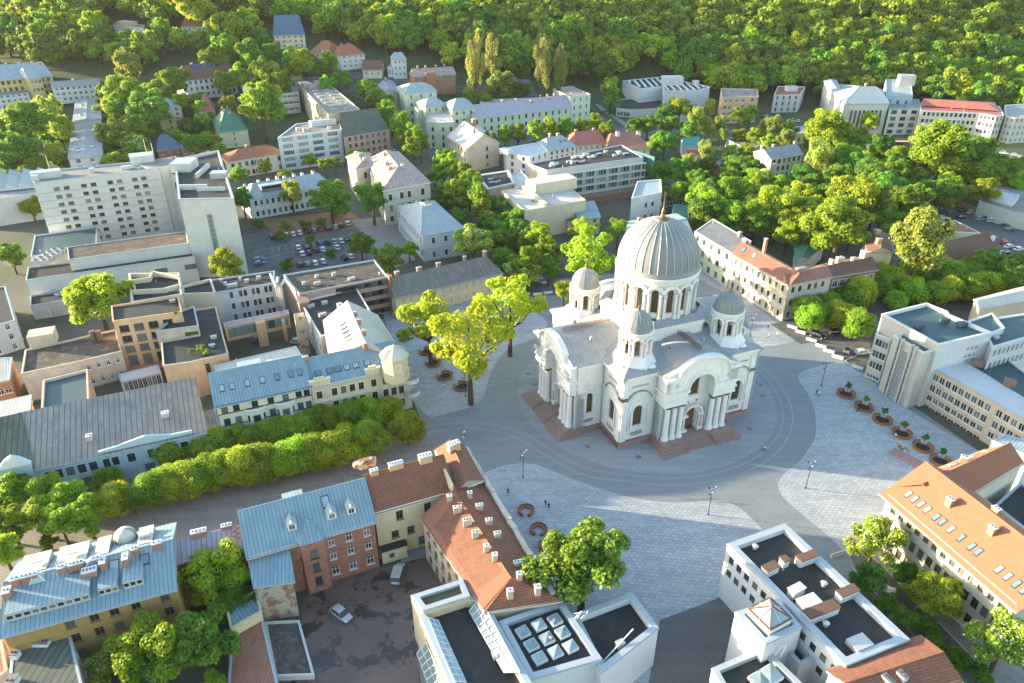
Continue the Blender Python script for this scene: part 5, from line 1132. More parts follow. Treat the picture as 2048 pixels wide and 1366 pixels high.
# --- university row
o = bld('grand cream building with a colonnade of tall windows and pale tin roofs', 'university', [(1689,207),(1778,206),(1768,182),(1676,182)], 17.5, 'w_ivory', 'gable', 'r_bluelight', slope=.3, hip=(.35,.3), nf=4, name='university_building', f={0: dict(n=grid(8,.15,.9), rows=[(3.0,10.5,1.7,False)], nh=3, nv=0)}, style='d', cornice='w_ivory', chim=[(.5,.55,1.2,1.2,1.8)])
uu = (o.q[1]-o.q[0]).normalized(); L = (o.q[1]-o.q[0]).length
for i in range(9):
    c = o.q[0]+uu*(L*(.15+.75*i/8)); k = MB(); k.bar((c.x, c.y-.3, o.z0+2.8), (c.x, c.y-.3, o.z0+13.8), .45, 'w_ivory', 8); k.build('column', o.root)
bld('', '', [(1688,210),(1697,208),(1672,160),(1649,161)], 17, 'w_stone', 'gable', 'r_bluelight', root=o.root, axis='v', slope=.35, f={3: dict(n=8, nf=4)})
bld('', '', [(1697,208),(1728,185),(1720,172),(1680,168)], 16.5, 'w_ivory', 'flat', 'r_bluelight', root=o.root)
bld('grey white four storey block with paired wide windows between the colonnade and the red roof', 'university block', [(1779,218),(1841,218),(1838,198),(1776,198)], 14.5, 'w_ivory', 'flat', 'r_grey', name='university_block', nf=4, f={0: dict(n=[.18,.5,.82], nf=4, w=3.2, nv=3)}, style='d')
o = bld('long white curved corner building under a red tin roof', 'university block', [(1841,221),(1960,226),(1993,232),(2008,230),(1999,212),(1842,204)], 14.8, 'w_ivory', 'flat', 'r_redmetal', name='university_block', nf=4, par=.1, cap='cap_white', f={0: dict(n=grid(12), nf=4, w=1.5), 1: dict(n=4, nf=4, w=1.5), 2: dict(n=2, nf=4)}, style='d', trim='trim_white')
k = MB(); a, b, c, d = [P(x, y, 15.2+o.z0) for x, y in ((1842,211),(1998,222),(1990,205),(1846,196))]; r0, r1 = P(1850,198,18+o.z0), P(1975,208,18+o.z0)
k.face([a, b, r1, r0], 'r_redmetal'); k.face([b, c, r1], 'r_redmetal'); k.face([d, a, r0], 'r_redmetal'); k.face([c, d, r0, r1], 'r_redmetal'); k.build('roof', o.root)
o = bld('pale blue hall with flat tin roof and boxy stair head behind the university', 'hall', [(1772,190),(1826,192),(1822,160),(1772,158)], 19, 'w_paleblue', 'flat', 'r_bluelight', name='hall', f={0: dict(n=3, rows=[(14,2.6,1.8,False)])})
rooftop(o, 'stair_head', .75, .7, (9, 7, 6), 'w_stone')
bld('white building with rounded front at the right edge next to the red roofed block', 'corner block', [(2012,232),(2030,236),(2080,234),(2080,205),(2010,210)], 14, 'w_ivory', 'flat', 'r_grey', name='corner_block', nf=4, f={0: dict(n=2, nf=4), 1: dict(n=5, nf=4)}, cap='cap_white')
o = bld('square white three storey house with hipped tin roof and balcony in the gardens', 'house', [(1543,318),(1606,308),(1590,290),(1508,302)], 10.5, 'w_ivory', 'gable', 'r_grey', slope=.4, hip=(0,.1), nf=3, f={0: dict(n=6, nf=3, w=1.5), 3: dict(n=3, nf=3)}, style='b', name='house', chim=[(.1,.8,1.4,1.2,1.8),(.3,.6,1.2,1,1.4),(.9,.7,1,1,1.4)], cornice='trim_cream')
bld('low cream school wing with plain grey roof and white chimneys', 'school wing', [(1452,278),(1498,298),(1530,287),(1484,267)], 5.2, 'w_beige', 'flat', 'r_flat', name='school_wing', cap='cap_white', f={0: dict(n=6, rows=[(1.4,2.2,1.3,False)])})
bld('small ochre house with three arched windows beside the gardens', 'house', [(1583,268),(1617,265),(1615,252),(1585,253)], 6, 'w_yellow', 'flat', 'r_purple', name='house', f={0: dict(n=3, rows=[(1.6,2.2,1.6,True)])}, style='b')
o = bld('white pavilion with green and red awnings in the gardens', 'pavilion', [(1367,293),(1399,291),(1393,278),(1362,282)], 6, 'w_white', 'gable', 'r_teal', slope=.5, name='pavilion', f={0: dict(n=2, nf=1)})
p = P(1388, 306, 3); k = MB(); k.box((p.x, p.y, 1.5), (8, 5, 4), 'w_white', YAW); k.face([(p.x-4, p.y-4, 3.4), (p.x+5, p.y-2, 3.4), (p.x+4, p.y+1.5, 4.6), (p.x-4.5, p.y-.5, 4.6)], 'awning_red'); k.build('awning', o.root)
bld('wooden cottage with flat black roof in the gardens', 'cottage', [(1393,338),(1447,335),(1440,318),(1392,322)], 3.6, 'b_orange', 'gable', 'r_slate', slope=.3, nf=1, f={0: dict(n=4)}, name='cottage')
k = MB(); p = P(1540, 375, 0); k.bar((p.x, p.y, 0), (p.x, p.y, 11), 1.1, 'w_sand', 10, .9); tag(k.build('chimney_stack'), 'free standing pale chimney stack among the garden trees', 'chimney')

# --- east side of the church square
o = bld('pale yellow three storey house with arched attic gable right of the church', 'house', [(1390,462),(1465,507),(1503,482),(1426,437)], 12.2, 'w_lime', 'flat', 'r_flat', par=.12, nf=3, f={0: dict(n=[.1,.28,.48,.68,.88], nf=3, w=1.6), 3: dict(n=0, rows=[])}, style='b', name='house', cap='cap_white', chim=[(.95,.75,2,1,1.2),(.75,.9,1,1,1.6)], base='w_grey')
o = bld('L shaped cream three storey house with seamed red tin roof right of the church', 'corner house', [(1466,508),(1578,570),(1608,549),(1496,487)], 12.0, 'w_dirty', 'gable', 'r_rust', slope=.38, nf=3, f={0: dict(n=9, nf=3, w=1.15, wall='w_oldcream')}, style='b', name='corner_house', trim='trim_cream', band=(7.9,4.2), cornice='trim_cream', sky=[(.1,.3,1.2,2),(.3,.3,1.2,2)], chim=[(.4,.55,.9,.9,5)])
bld('', '', [(1578,570),(1663,553),(1640,530),(1558,548)], 12.0, 'w_dirty', 'gable', 'r_rust', slope=.38, hip=(.0,0), root=o.root, f={0: dict(n=[.12,.28,.5,.65,.82], nf=3, w=1.3)}, style='b', trim='trim_cream', band=(7.9,4.2), cornice='trim_cream', chim=[(.35,.5,3,1,1.2)])
o = bld('red brick house with dark flat pitched roof continuing the L shaped corner house', 'brick house', [(1664,553),(1754,538),(1728,512),(1641,529)], 11.0, 'b_red', 'gable', 'r_tilebr', slope=.35, nf=3, f={0: dict(n=6, rows=[(7.2,2.2,1.9,False),(3.4,2.0,1.5,False)]), 1: dict(n=0, rows=[])}, trim='trim_white', name='brick_house', chim=[(.1,.55,1,1.4,1.6),(.3,.6,2.2,1.4,1.8),(.6,.55,1.6,1,1),(.9,.7,2.2,2,2.2)], chm='w_peach')
bld('small whitewashed shed with green roof behind the red tin roof', 'shed', [(1590,524),(1618,517),(1648,490),(1592,490)], 5.5, 'w_white', 'gable', 'r_green', axis='v', slope=.4, name='shed')
o = bld('cream house with blank gable wall and chimneys beside the big maple', 'house', [(1735,505),(1786,502),(1780,470),(1731,470)], 13, 'w_beige', 'gable', 'r_tilebr', axis='v', slope=.35, name='house', chim=[(.3,.6,1.5,1.5,1.6),(.8,.6,1.5,1.5,1.6)], chm='w_peach')
bld('low house with broad brown pitched roof and white cornice beyond the lindens', 'house', [(1870,532),(2006,499),(1979,465)], 6.5, 'w_paleblue', 'gable', 'r_tilebr', ridge=(1922,476), slope=.75, nf=2, f={0: dict(n=9, nf=2)}, trim='trim_white', name='house', chim=[(.95,.3,1.2,1.2,1.2)], chm='cap_white', cornice='trim_white')
bld('narrow annex with orange brown roof behind the broad brown roofed house', 'annex', [(1880,462),(1962,466),(1910,440),(1868,452)], 6.0, 'w_beige', 'flat', 'r_tilemid', name='annex', par=.1, cap='cap_white')
o = bld('low grey modern hall with pale metal box above the car park at the right edge', 'hall', [(1958,402),(2018,422),(2120,440),(2120,372),(1993,366)], 6.5, 'w_concrete', 'flat', 'r_flat', name='hall', cap='cap_metal')
bld('', '', [(1964,383),(2028,401),(2040,388),(1975,372)], 8.6, 'w_gallery', 'flat', 'r_membrane', root=o.root, cap='cap_metal')
bld('long beige pitched roof at the right edge behind the faculty', 'low building', [(1960,616),(2100,590),(2100,560),(1950,598)], 8, 'w_sand', 'gable', 'r_cream', slope=.3, name='low_building')
k = MB(); a, b = G(1912, 412), G(1962, 432); c = (a+b)/2; k.box((c.x, c.y, c.z+1), ((b-a).length, .5, 3.2), 'b_orange', atan2((b-a).y, (b-a).x)); tag(k.build('brick_wall'), 'long orange brick yard wall beside the right car park', 'wall')

# --- faculty
o = bld('pale concrete faculty with blue green flat roofs and a ribbed stair tower', 'faculty', [(1764,627),(1878,689),(1985,664),(1899,628),(1896,622),(1853,605)], 17.6, 'w_concrete', 'flat', 'r_bitgreen', name='faculty', cap='cap_white', capw=.5, par=.9, f={1: dict(n=[.62,.7,.78], rows=[(13.6,1.1,1.0,False),(11.6,1.1,1.0,False)], wall='w_gallery')})
FA = o
for s, t, dd in ((0,0,(1.6,1.2,.8)),): pass
for x, y in ((1838,652),(1890,640),(1925,648)): p = P(x, y, 17.2); boxpart(o, 'roof_hatch', (p.x, p.y, 17.2), (2.2, 1.4, .9), 'r_bitgreen', .4)
kw = dict(root=o.root, cap='cap_white', style='w')
bld('', '', [(1752,666),(1783,679),(1793,668),(1762,655)], 12.9, 'w_concrete', 'flat', 'r_bitgreen', f={0: dict(n=[.3,.72], rows=[(9.6,2.0,1.7,False),(6.4,2.0,1.7,False),(3.2,2.0,1.7,False),(.4,1.0,1.7,False)], nh=0)}, **kw)
s = bld('', '', [(1788,670),(1848,705),(1871,699),(1812,664)], 15.8, 'w_concrete', 'flat', 'r_bitgreen', par=.7, **kw)
uu = (s.q[1]-s.q[0]).normalized(); nn = Vector((uu.y, -uu.x)); L = (s.q[1]-s.q[0]).length; aa = atan2(uu.y, uu.x)
for f_ in (.22, .34, .66, .78): c = s.q[0]+uu*L*f_+nn*.25; boxpart(o, 'concrete_rib', (c.x, c.y, 8), (.45, .8, 16.2), 'w_concrete', aa)
k = MB()
for i in range(22): c = s.q[0]+uu*L*.5; k.box((c.x+nn.x*.1, c.y+nn.y*.1, 1.0+i*.58), (L*.24, .16, .3), 'frame_dark', aa); k.box((c.x+nn.x*.2, c.y+nn.y*.2, 1.28+i*.58), (L*.25, .3, .14), 'trim_white', aa)
k.build('louvre_window', o.root)
for f_ in (.28, .72):
    for i in range(9): c = s.q[0]+uu*L*f_; boxpart(o, 'window', (c.x+nn.x*.04, c.y+nn.y*.04, 1.2+i*1.5), (.55, .1, .95), 'glass', aa)
s = bld('', '', [(1853,727),(1994,806),(2060,844),(2090,820),(1896,702)], 10.6, 'w_sand', 'flat', 'r_membrane', par=.1, f={0: dict(n=grid(10), rows=[(7.5,1.8,1.35,False),(4.5,1.8,1.35,False),(1.9,1.5,1.35,False),(-.1,.8,1.5,False)], nh=0), 1: dict(n=grid(4), rows=[(7.5,1.8,1.35,False),(4.5,1.8,1.35,False),(1.9,1.5,1.35,False)], nh=0, wall='w_sand')}, root=o.root, cap='cap_metal', style='w')
bld('', '', [(1985,694),(2120,655),(2090,620),(1960,640)], 15.2, 'w_gallery', 'flat', 'r_bitgreen', f={0: dict(n=grid(14), rows=[(12,2.0,1.0,False),(8.4,2.0,1.1,False)], nh=0)}, **kw)
bld('', '', [(1938,660),(1969,672),(2010,655),(1985,625),(1938,640)], 16.4, 'w_gallery', 'flat', 'r_bitgreen', **kw)
bld('', '', [(1935,738),(1990,700),(2100,780),(2120,850),(2060,830)], 9.5, 'w_gallery', 'flat', 'r_bitgreen', **kw)
for t in (.28, .62): p = s.q[4]+(s.q[3]-s.q[4])*t; boxpart(o, 'roof_hatch', (p.x+1.2, p.y+.5, 11.0), (2.4, 2.0, 1.2), 'b_brown', -.5)

# --- orange tiled palace at lower right
o = bld('cream two storey palace with huge orange tiled hip roof and rows of slim skylights', 'palace', [(1780,988),(2034,1205),(2120,1180),(1905,1010)], 12.2, 'w_ivory', 'gable', 'r_tileor', ridge=(1935,988), slope=.62, hip=(.0,0), nf=2, f={0: dict(n=grid(13,.03,.97), rows=[(1.4,2.1,1.2,False),(5.0,2.2,1.2,False),(8.8,1.3,1.1,False)], trim='w_sun')}, style='b', name='palace', cornice='w_sun', oh=1.1,
        sky=[(x, .12, .55, 1.15) for x in (.08,.135,.19,.245,.32,.37,.44,.52,.60,.65,.80,.86,.92,.97)], chim=[(.3,.3,1.1,.9,1.3),(.6,.34,1.1,.9,1.3),(.5,.56,1.2,.9,1.2)])
q = bld('', '', [(1781,966),(1900,985),(1990,880),(1972,900)], 12.2, 'w_ivory', 'gable', 'r_tileor', loc3=[(*P(1781,975,12.2).to_2d(),0),(*P(1900,1010,12.2).to_2d(),0),(*P(2045,925,12.2).to_2d(),0),(*P(1972,899,12.2).to_2d(),0)], slope=.62, axis='v', root=o.root, cornice='w_sun', z0=0.0,
        sky=[(x, .86, .55, 1.1, 'frame_white') for x in (.14,.2,.3,.36,.5,.56,.7,.76,.92)], chim=[(.6,.75,1.1,.9,1.1)])
bld('white annex with grey blue tin roofs behind the orange palace roof', 'annex', [(1984,880),(2060,912),(2090,890),(2010,868)], 11.0, 'w_white', 'flat', 'r_bluelight', name='annex', par=.1)
bld('white courtyard wing with balconies behind the orange palace roof at the right edge', 'courtyard wing', [(1990,1010),(2080,1080),(2110,1000),(2040,965)], 8.5, 'w_white', 'flat', 'r_bit', name='courtyard_wing', f={0: dict(n=5, nf=3), 3: dict(n=4, nf=3)})
o = bld('cream palazzo of two joined wings with rusty patched tin roofs and many chimneys', 'palazzo', [(766,381),(860,364),(797,303),(735,318)], 14.5, 'w_dirty', 'gable', 'r_patch', axis='v', slope=.4, hip=(.3,.15), nf=3, name='palazzo', f={0: dict(n=[.14,.38,.54,.83], rows=[(9.9,2.6,1.5,False),(5.4,2.6,1.5,False),(1.4,2.2,1.5,False)]), 3: dict(n=6, rows=[(9.9,2.4,1.3,False),(5.4,2.4,1.3,False),(1.4,2.2,1.3,False)])}, style='b', trim='trim_cream', band=(9.0,8.6,4.6), cornice='trim_cream', base='w_dirty',
        chim=[(.35,.68,1.6,1.2,1.4),(.5,.68,1.6,1.2,1.4),(.75,.6,1.4,1,1.3),(.3,.4,1.2,1,1.2)], chm='w_peach')
bld('', '', [(712,338),(741,333),(745,352),(700,318),(693,316)][:2]+[(738,306),(694,312)], 14.5, 'w_dirty', 'gable', 'r_patch', root=o.root, axis='v', slope=.4, hip=(.2,0), f={0: dict(n=[.6], rows=[(9.9,2.6,1.5,False),(5.4,2.6,1.5,False)]), 3: dict(n=3, nf=3)}, style='b', trim='trim_cream', band=(9.0,4.6), cornice='trim_cream', chim=[(.3,.3,1.4,1,1.5),(.6,.5,1.4,1,1.5),(.8,.6,1.2,1,1.4)], chm='w_peach')
bld('', '', [(741,350),(768,352),(766,318),(738,322)], 13.5, 'w_dirty', 'flat', 'r_patch', root=o.root, f={0: dict(n=[.5], rows=[(5.4,2.6,1.5,False)])}, par=.1)
bld('grey white two storey house with pale blue tin hip roof beside the avenue', 'house', [(845,470),(928,456),(868,401),(794,411)], 10.2, 'w_white', 'gable', 'r_bluelight', slope=.34, hip=(.36,.36), nf=2, name='house', f={0: dict(n=[.25,.55,.83], nf=2, h=2.1), 3: dict(n=9, nf=2, h=2.1)}, trim='trim_white', style='b', band=(5.1,), chim=[(.45,.45,2.6,1.4,.7),(.3,.6,1.2,1,.6)], chm='cap_white', cornice='trim_white', base='w_grey')

# ------------------------------------------------------------ near buildings
def rot2(v, a): return Vector((v.x*cos(a)-v.y*sin(a), v.x*sin(a)+v.y*cos(a)))
# brick tenement with blue roof and its rear wing
o = bld('red brick tenement with bay windows, long blue tin roof and three gabled dormers', 'tenement', [(497,1112),(748,1041),(700,965)], 11.4, 'b_red', 'gable', 'r_blue', ridge=(592,992), slope=.62, back=.38, nf=4, name='tenement',
        f={0: dict(n=[.50,.70,.86,.935][:1]+[.635,.78,.93], rows=[(8.4,1.7,1.1,False),(5.3,1.7,1.1,False),(1.6,1.8,1.3,False)])}, style='w', cornice='trim_grey', sky=[(.66,.5,1.1,1.6)], chim=[(.02,.98,.6,.6,.8),(.2,.98,.6,.6,.8),(.36,.9,1.6,1,1.0),(.75,.95,.6,.6,.8)], chm='cap_white')
BT = o
for s in (.36, .68, .84, .99): dormer(o, s, .2, 1.5, 1.3, 'r_bluelight') if s < .95 else None
rooftop(o, 'tin_attic', .42, .92, (3.4, 2.6, 1.6), 'r_bluelight', mt='r_bluelight')
A = P(572,1091,11.4); B_ = P(645,1070,11.4); u = (B_-A).normalized().to_2d(); n = Vector((-u.y, u.x)); aa = atan2(u.y, u.x)
k = MB(); q = [A.to_2d()+u*1.2+n*2, A.to_2d()+u*2.2-n*1.2, A.to_2d()+u*6.0-n*1.2, A.to_2d()+u*7.2+n*2]
k.prism([(v.x, v.y) for v in q], -.5, 11.3, 'b_red'); k.build('bay', o.root)
k = MB(); c = A.to_2d()+u*4.1+n*3.2
for i in range(3): a, b = q[i], q[i+1]; k.face([(a.x,a.y,11.35),(b.x,b.y,11.35),(c.x,c.y,13.4)], 'r_blue')
k.build('bay_roof', o.root)
rw = wloc(o.root)
for z in (8.2, 5.2, 2.0): pp = A.to_2d()+u*4.1-n*1.41; put('window', window_mesh(1.2, 1.8, False, 'd', 'glass', None, 1, 1), o.root, (pp.x-rw.x, pp.y-rw.y+0, z), aa)
for z in (8.3, 5.3):
    for e, ci, cj in ((0, q[0], q[1]),):
        m = (ci+cj)/2; pp = m; put('window', window_mesh(.9, 1.7, False, 'w'), o.root, (pp.x-rw.x-.12, pp.y-rw.y-.1, z), atan2((cj-ci).y, (cj-ci).x))
w = bld('', '', [(511,1171),(584,1160),(573,1090),(500,1105)], 8.6, 'b_patch', 'shed', 'r_blue', rh=3.0, root=o.root, cornice='trim_grey')
k = MB(); a = P(700,1110,0); k.box((a.x-.8, a.y-.1, 1.6), (5.6, .5, 3.4), 'trim_cream', aa); k.box((a.x-.8, a.y-.3, 1.4), (4.4, .3, 2.8), 'frame_dark', aa); k.build('gateway', o.root)
# cream wing with red tiles
o = bld('cream plastered wing under a dark red tiled roof next to the brick tenement', 'tenement', [(749,1024),(906,980),(880,915)], 11.6, 'w_peach', 'gable', 'r_tile', ridge=(800,932), slope=.62, back=.35, nf=3, name='tenement', f={0: dict(n=[.30,.66,.93], rows=[(8.2,2.1,1.3,False)], wall='w_sun')}, style='b', chim=[(.12,.72,1.4,.8,.9),(.4,.74,2.6,1,.9),(.78,.72,2.4,1.2,1.2)], chm='w_peach', cornice='trim_cream')
rw = wloc(o.root); d = (o.q[1]-o.q[0]).normalized()
for s, z in ((.22,4.4),(.42,4.4),(.55,1.2),(.8,4.6),(.8,1.2)):
    p = o.q[0]+(o.q[1]-o.q[0])*s+Vector((d.y, -d.x))*.22; put('window', window_mesh(1.3, 1.6, False, 'b'), o.root, (p.x-rw.x, p.y-rw.y, z), atan2(d.y, d.x))
k = MB(); p = P(786,1108,0); k.box((p.x, p.y, 1.4), (4.6, 3.6, 3.2), 'w_sun', aa); k.box((p.x, p.y, 3.08), (5.0, 4.0, .16), 'r_bit', aa); k.box((p.x+.2, p.y-1.85, 1.6), (.9, .12, 1.0), 'glass', aa); k.build('entrance_porch', o.root)
k = MB(); 
for i in range(9): q = P(713+i*4, 929-i*.8, 12.6); k.box((q.x, q.y, 12.3+R.uniform(0,.5)), (R.uniform(.8,1.8), R.uniform(.8,1.5), R.uniform(.8,1.6)), 'b_patch', R.uniform(0,2))
k.build('ruined_attic', o.root)
# square side wing
o = bld('long red tiled wing along the square with a row of old chimneys on its ridge', 'tenement', [(972,1222),(1118,1198),(962,953),(846,1033)], 10.6, 'w_oldcream', 'gable', 'r_tile', axis='v', slope=.34, tr=.5, nf=3, hip=(.14,0), name='tenement', f={3: dict(n=8, nf=3, w=1.2, ar=True), 1: dict(n=10, nf=3)}, style='b', cornice='trim_cream',
        chim=[(.86,.35,.8,.6,1.2),(.93,.62,.9,.7,1.2),(.80,.62,1.4,.6,1.3),(.66,.60,1.5,.6,1.3),(.54,.60,1.1,.6,1.3),(.40,.58,.9,.6,1.3),(.31,.55,.8,.7,1.3),(.74,.32,1.2,.6,1.0),(.60,.32,1.1,.6,1.0),(.48,.32,1.1,.6,1.0),(.24,.26,2.0,.6,.9),(.13,.4,.8,.7,1.4),(.05,.62,.9,.7,1.5),(.04,.25,.9,.8,1.6)], chm='w_oldcream')
o2 = o
k = MB()    # sunlight on the western slope is painted in as lighter tiles: lay them a few mm proud
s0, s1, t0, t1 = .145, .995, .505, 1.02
k.face([(*o.at(s, t), o.zr(max(s,.0), t)+.07) for s, t in ((s0,t0),(s1,t0),(s1,t1),(.02,t1))][::-1], 'r_tileor'); k.build('sun_tint_tiles', o.root)
o = bld('', '', [(905,986),(966,958),(930,892),(873,901)], 11.8, 'w_oldcream', 'gable', 'r_tile', axis='v', slope=.5, root=o2.root, cornice='trim_cream', chim=[(.8,.5,2.4,1.2,1.3)], chm='w_peach')
parapet_wall(o, (*P(876,917,13).to_2d(), 11.5), (*P(905,984,12).to_2d(), 11.5), 2.2, .5, 'w_sun')
k = MB(); 
for i in range(16):
    t = i/16; q = P(938+t*172, 905+t*288, 10.9); k.box((q.x, q.y, 10.8), (2.6, .8, .5+R.uniform(0,.5)), 'w_dirty', -1.15+R.uniform(-.1,.1))
k.build('crumbling_parapet', o2.root)

# ---- picture gallery
def skyl(o, x, y, z, w=2.3):
    p = P(x, y, z); k = MB(); k.box((p.x, p.y, z+.15), (w, w, .5), 'cap_white', YAW+.12)
    b = [rot2(Vector((sx*w*.46, sy*w*.46)), YAW+.12)+p.to_2d() for sx, sy in ((-1,-1),(1,-1),(1,1),(-1,1))]
    for i in range(4): a, c = b[i], b[(i+1) % 4]; k.face([(a.x,a.y,z+.42),(c.x,c.y,z+.42),(p.x,p.y,z+.62)], 'glass_roof')
    k.build('skylight', o.root)
g = bld('white picture gallery with a black roof carrying nine square skylights', 'gallery', [(998,1242),(1060,1358),(1204,1317),(1123,1198)], 9.6, 'w_gallery', 'flat', 'r_bit', name='gallery', capw=.9, par=.8, cap='cap_metal')
for x, y in ((1046,1266),(1078,1252),(1110,1242),(1063,1292),(1094,1279),(1125,1267),(1079,1318),(1111,1306),(1141,1295)): skyl(g, x, y, 8.9, 1.8)
bld('', '', [(1144,1229),(1203,1345),(1317,1255),(1265,1184)], 9.0, 'w_gallery', 'flat', 'r_bit', root=g.root, capw=.9, par=1.3, cap='cap_metal')
k = MB(); a, b = P(1205,1322,8.5), P(1265,1268,8.5); k.bar((a.x,a.y,8.2), (b.x,b.y,9.6), .1, 'cap_white', 5); p = P(1240,1292,8); k.box((p.x,p.y,8.4), (1.2,1,1.0), 'duct', .5); k.build('crane_arm', g.root)
k = MB(); p = P(1160,1240,9)
for i in range(4): k.bar((p.x+i*.5-1, p.y, 9), (p.x+i*.5-.4, p.y-.2, 11.2 if i % 2 else 10.4), .07, 'cap_white', 4)
k.bar((p.x-1, p.y, 10.4), (p.x+1, p.y, 10.8), .07, 'cap_white', 4); k.build('sign_frame', g.root)
o = bld('long narrow black roofed gallery hall between two sloping glass strips', 'gallery hall', [(822,1190),(905,1380),(1072,1380),(965,1191),(940,1191),(925,1158)], 10.2, 'w_sun', 'flat', 'r_bit', name='gallery_hall', capw=.9, par=1.6, cap='cap_metal')
def glass_strip(o, p0, p1, w0, w1, z0, z1, n, m='glass_roof', name='glass_strip'):
    k = MB(); a0, b0 = Vector(p0), Vector(p1); a1, b1 = Vector(w0), Vector(w1)
    k.face([(a0.x,a0.y,z0),(b0.x,b0.y,z0),(b1.x,b1.y,z1),(a1.x,a1.y,z1)], m)
    for i in range(n+1):
        t = i/n; p = a0+(b0-a0)*t; q = a1+(b1-a1)*t; k.bar((p.x,p.y,z0+.06), (q.x,q.y,z1+.06), .09, 'cap_white', 4)
    for t in (0, .5, 1): k.bar((a0.x+(a1.x-a0.x)*t, a0.y+(a1.y-a0.y)*t, z0+(z1-z0)*t+.06), (b0.x+(b1.x-b0.x)*t, b0.y+(b1.y-b0.y)*t, z0+(z1-z0)*t+.06), .07, 'cap_white', 4)
    return k.build(name, o.root)
f2 = lambda x, y, z: P(x, y, z).to_2d()
glass_strip(o, f2(856,1236,9.8), f2(918,1392,9.8), f2(877,1242,8.9), f2(945,1392,8.9), 9.9, 8.9, 12, 'glass_sky')
glass_strip(o, f2(961,1198,10.2), f2(1040,1345,10.2), f2(938,1222,9), f2(1008,1345,9), 10.3, 8.95, 11)
bld('', '', [(846,1221),(940,1191),(925,1158),(824,1190)], 10.9, 'w_sun', 'flat', 'r_mossy', root=o.root, capw=.8, cap='cap_metal')
glass_strip(o, f2(832,1292,6), f2(872,1400,6), f2(852,1282,8), f2(905,1400,8), 4.2, 7.6, 8, name='lean_to_glazing')
# small forecourt steps
# ---- white block lower right
o = bld('white stone block with black roof, two rows of square windows and brick topped vents', 'museum block', [(1455,1087),(1692,1331),(1820,1278),(1570,1046)], 12.4, 'w_gallery', 'flat', 'r_bit', name='museum_block', capw=1.1, par=1.0, cap='cap_metal', f={0: dict(n=[.06,.135,.21,.29,.365,.62,.70,.78,.86,.94], rows=[(9.0,1.5,1.15,False),(6.1,1.5,1.15,False)], sill=False)}, style='d')
WB = o
for x, y, w, l, a in ((1612,1122,3.6,1.3,0),(1567,1128,1.1,1.1,0),(1539,1143,2.6,1.3,.1),(1692,1192,3.4,1.3,0),(1591,1187,2.4,1.2,.1),(1640,1229,5.6,1.6,0),(1619,1215,3.2,2.6,0)):
    p = P(x, y, 11.6); k = MB(); k.box((p.x, p.y, 12.0), (w, l, 1.4), 'w_gallery', YAW+a); k.box((p.x, p.y, 12.8-(.16 if w == 3.2 else 0)), (w+.2, l+.2, .22), 'r_tilebr' if w != 2.4 and w != 3.2 else 'cap_white', YAW+a, True); k.build('roof_vent', o.root)
for x, y in ((1510,1096),(1647,1170),(1651,1250)): p = P(x, y, 11.6); k = MB(); k.lathe([(.35,0),(.35,.6),(.55,.7),(0,.95)], (p.x, p.y, 11.4), 'duct', 9); k.build('vent_pipe', o.root)
p = P(1718,1290,11.6); boxpart(o, 'air_unit', (p.x, p.y, 11.9), (3.0,2.2,.9), 'duct', YAW)
d = bld('', '', [(1471,1223),(1531,1288),(1604,1253),(1556,1197)], 12.9, 'w_gallery', 'flat', 'r_bit', root=o.root, capw=.8, par=.9, cap='cap_metal')
p = P(1537,1238,12.5); k = MB(); w = 4.3; k.box((p.x, p.y, 12.8), (w, w, 1.6), 'cap_white', YAW+.1)
b = [rot2(Vector((sx*w*.5, sy*w*.5)), YAW+.1)+p.to_2d() for sx, sy in ((-1,-1),(1,-1),(1,1),(-1,1))]
for i in range(4):
    a, c = b[i], b[(i+1) % 4]; k.face([(a.x,a.y,13.65),(c.x,c.y,13.65),(p.x,p.y,15.2)], 'glass_roof'); k.bar((a.x,a.y,13.7),(p.x,p.y,15.3),.12,'frame_brown',4); k.bar((a.x,a.y,13.7),(c.x,c.y,13.7),.14,'frame_brown',4); m = (a+c)/2; k.bar((m.x,m.y,13.7),(p.x,p.y,15.3),.06,'cap_white',4)
k.build('pyramid_skylight', o.root)
bld('', '', [(1559,1283),(1600,1330),(1632,1316),(1594,1270)], 8.2, 'w_gallery', 'flat', 'r_bit', root=o.root, capw=.6, par=1.6, cap='cap_metal')
o = bld('lower white gallery block with black roof at the bottom edge', 'museum block', [(1424,1336),(1470,1420),(1640,1400),(1528,1292)], 9.6, 'w_gallery', 'flat', 'r_bit', name='museum_block', capw=.8, par=.8, cap='cap_metal')
skyl(o, 1540, 1352, 9.0, 2.6); skyl(o, 1520, 1362, 9.0, 2.4)
k = MB(); p = P(1546,1300,10)
for i in range(4): k.bar((p.x+i*.6-1, p.y-i*.3, 9.6), (p.x+i*.6-.5, p.y-i*.3, 12.2 if i % 2 else 11.4), .08, 'cap_white', 4)
k.bar((p.x-1, p.y, 11.4), (p.x+1.3, p.y-1, 11.8), .08, 'cap_white', 4); k.build('sign_frame', o.root)
bld('house with red brown tiled roof and white vents at the bottom edge', 'house', [(1660,1352),(1715,1420),(1960,1420),(1828,1288),(1757,1291)], 11.6, 'w_gallery', 'gable', 'r_tile', loc3=[(*P(1655,1356,10).to_2d(),0),(*P(1720,1425,10).to_2d(),0),(*P(1910,1372,10).to_2d(),0),(*P(1836,1290,10).to_2d(),0)], slope=.35, z0=0.0, name='house',
    axis='v', chim=[(.35,.3,1.5,.8,.5),(.5,.3,1.3,.8,.5)], chm='cap_white', cornice='trim_grey')
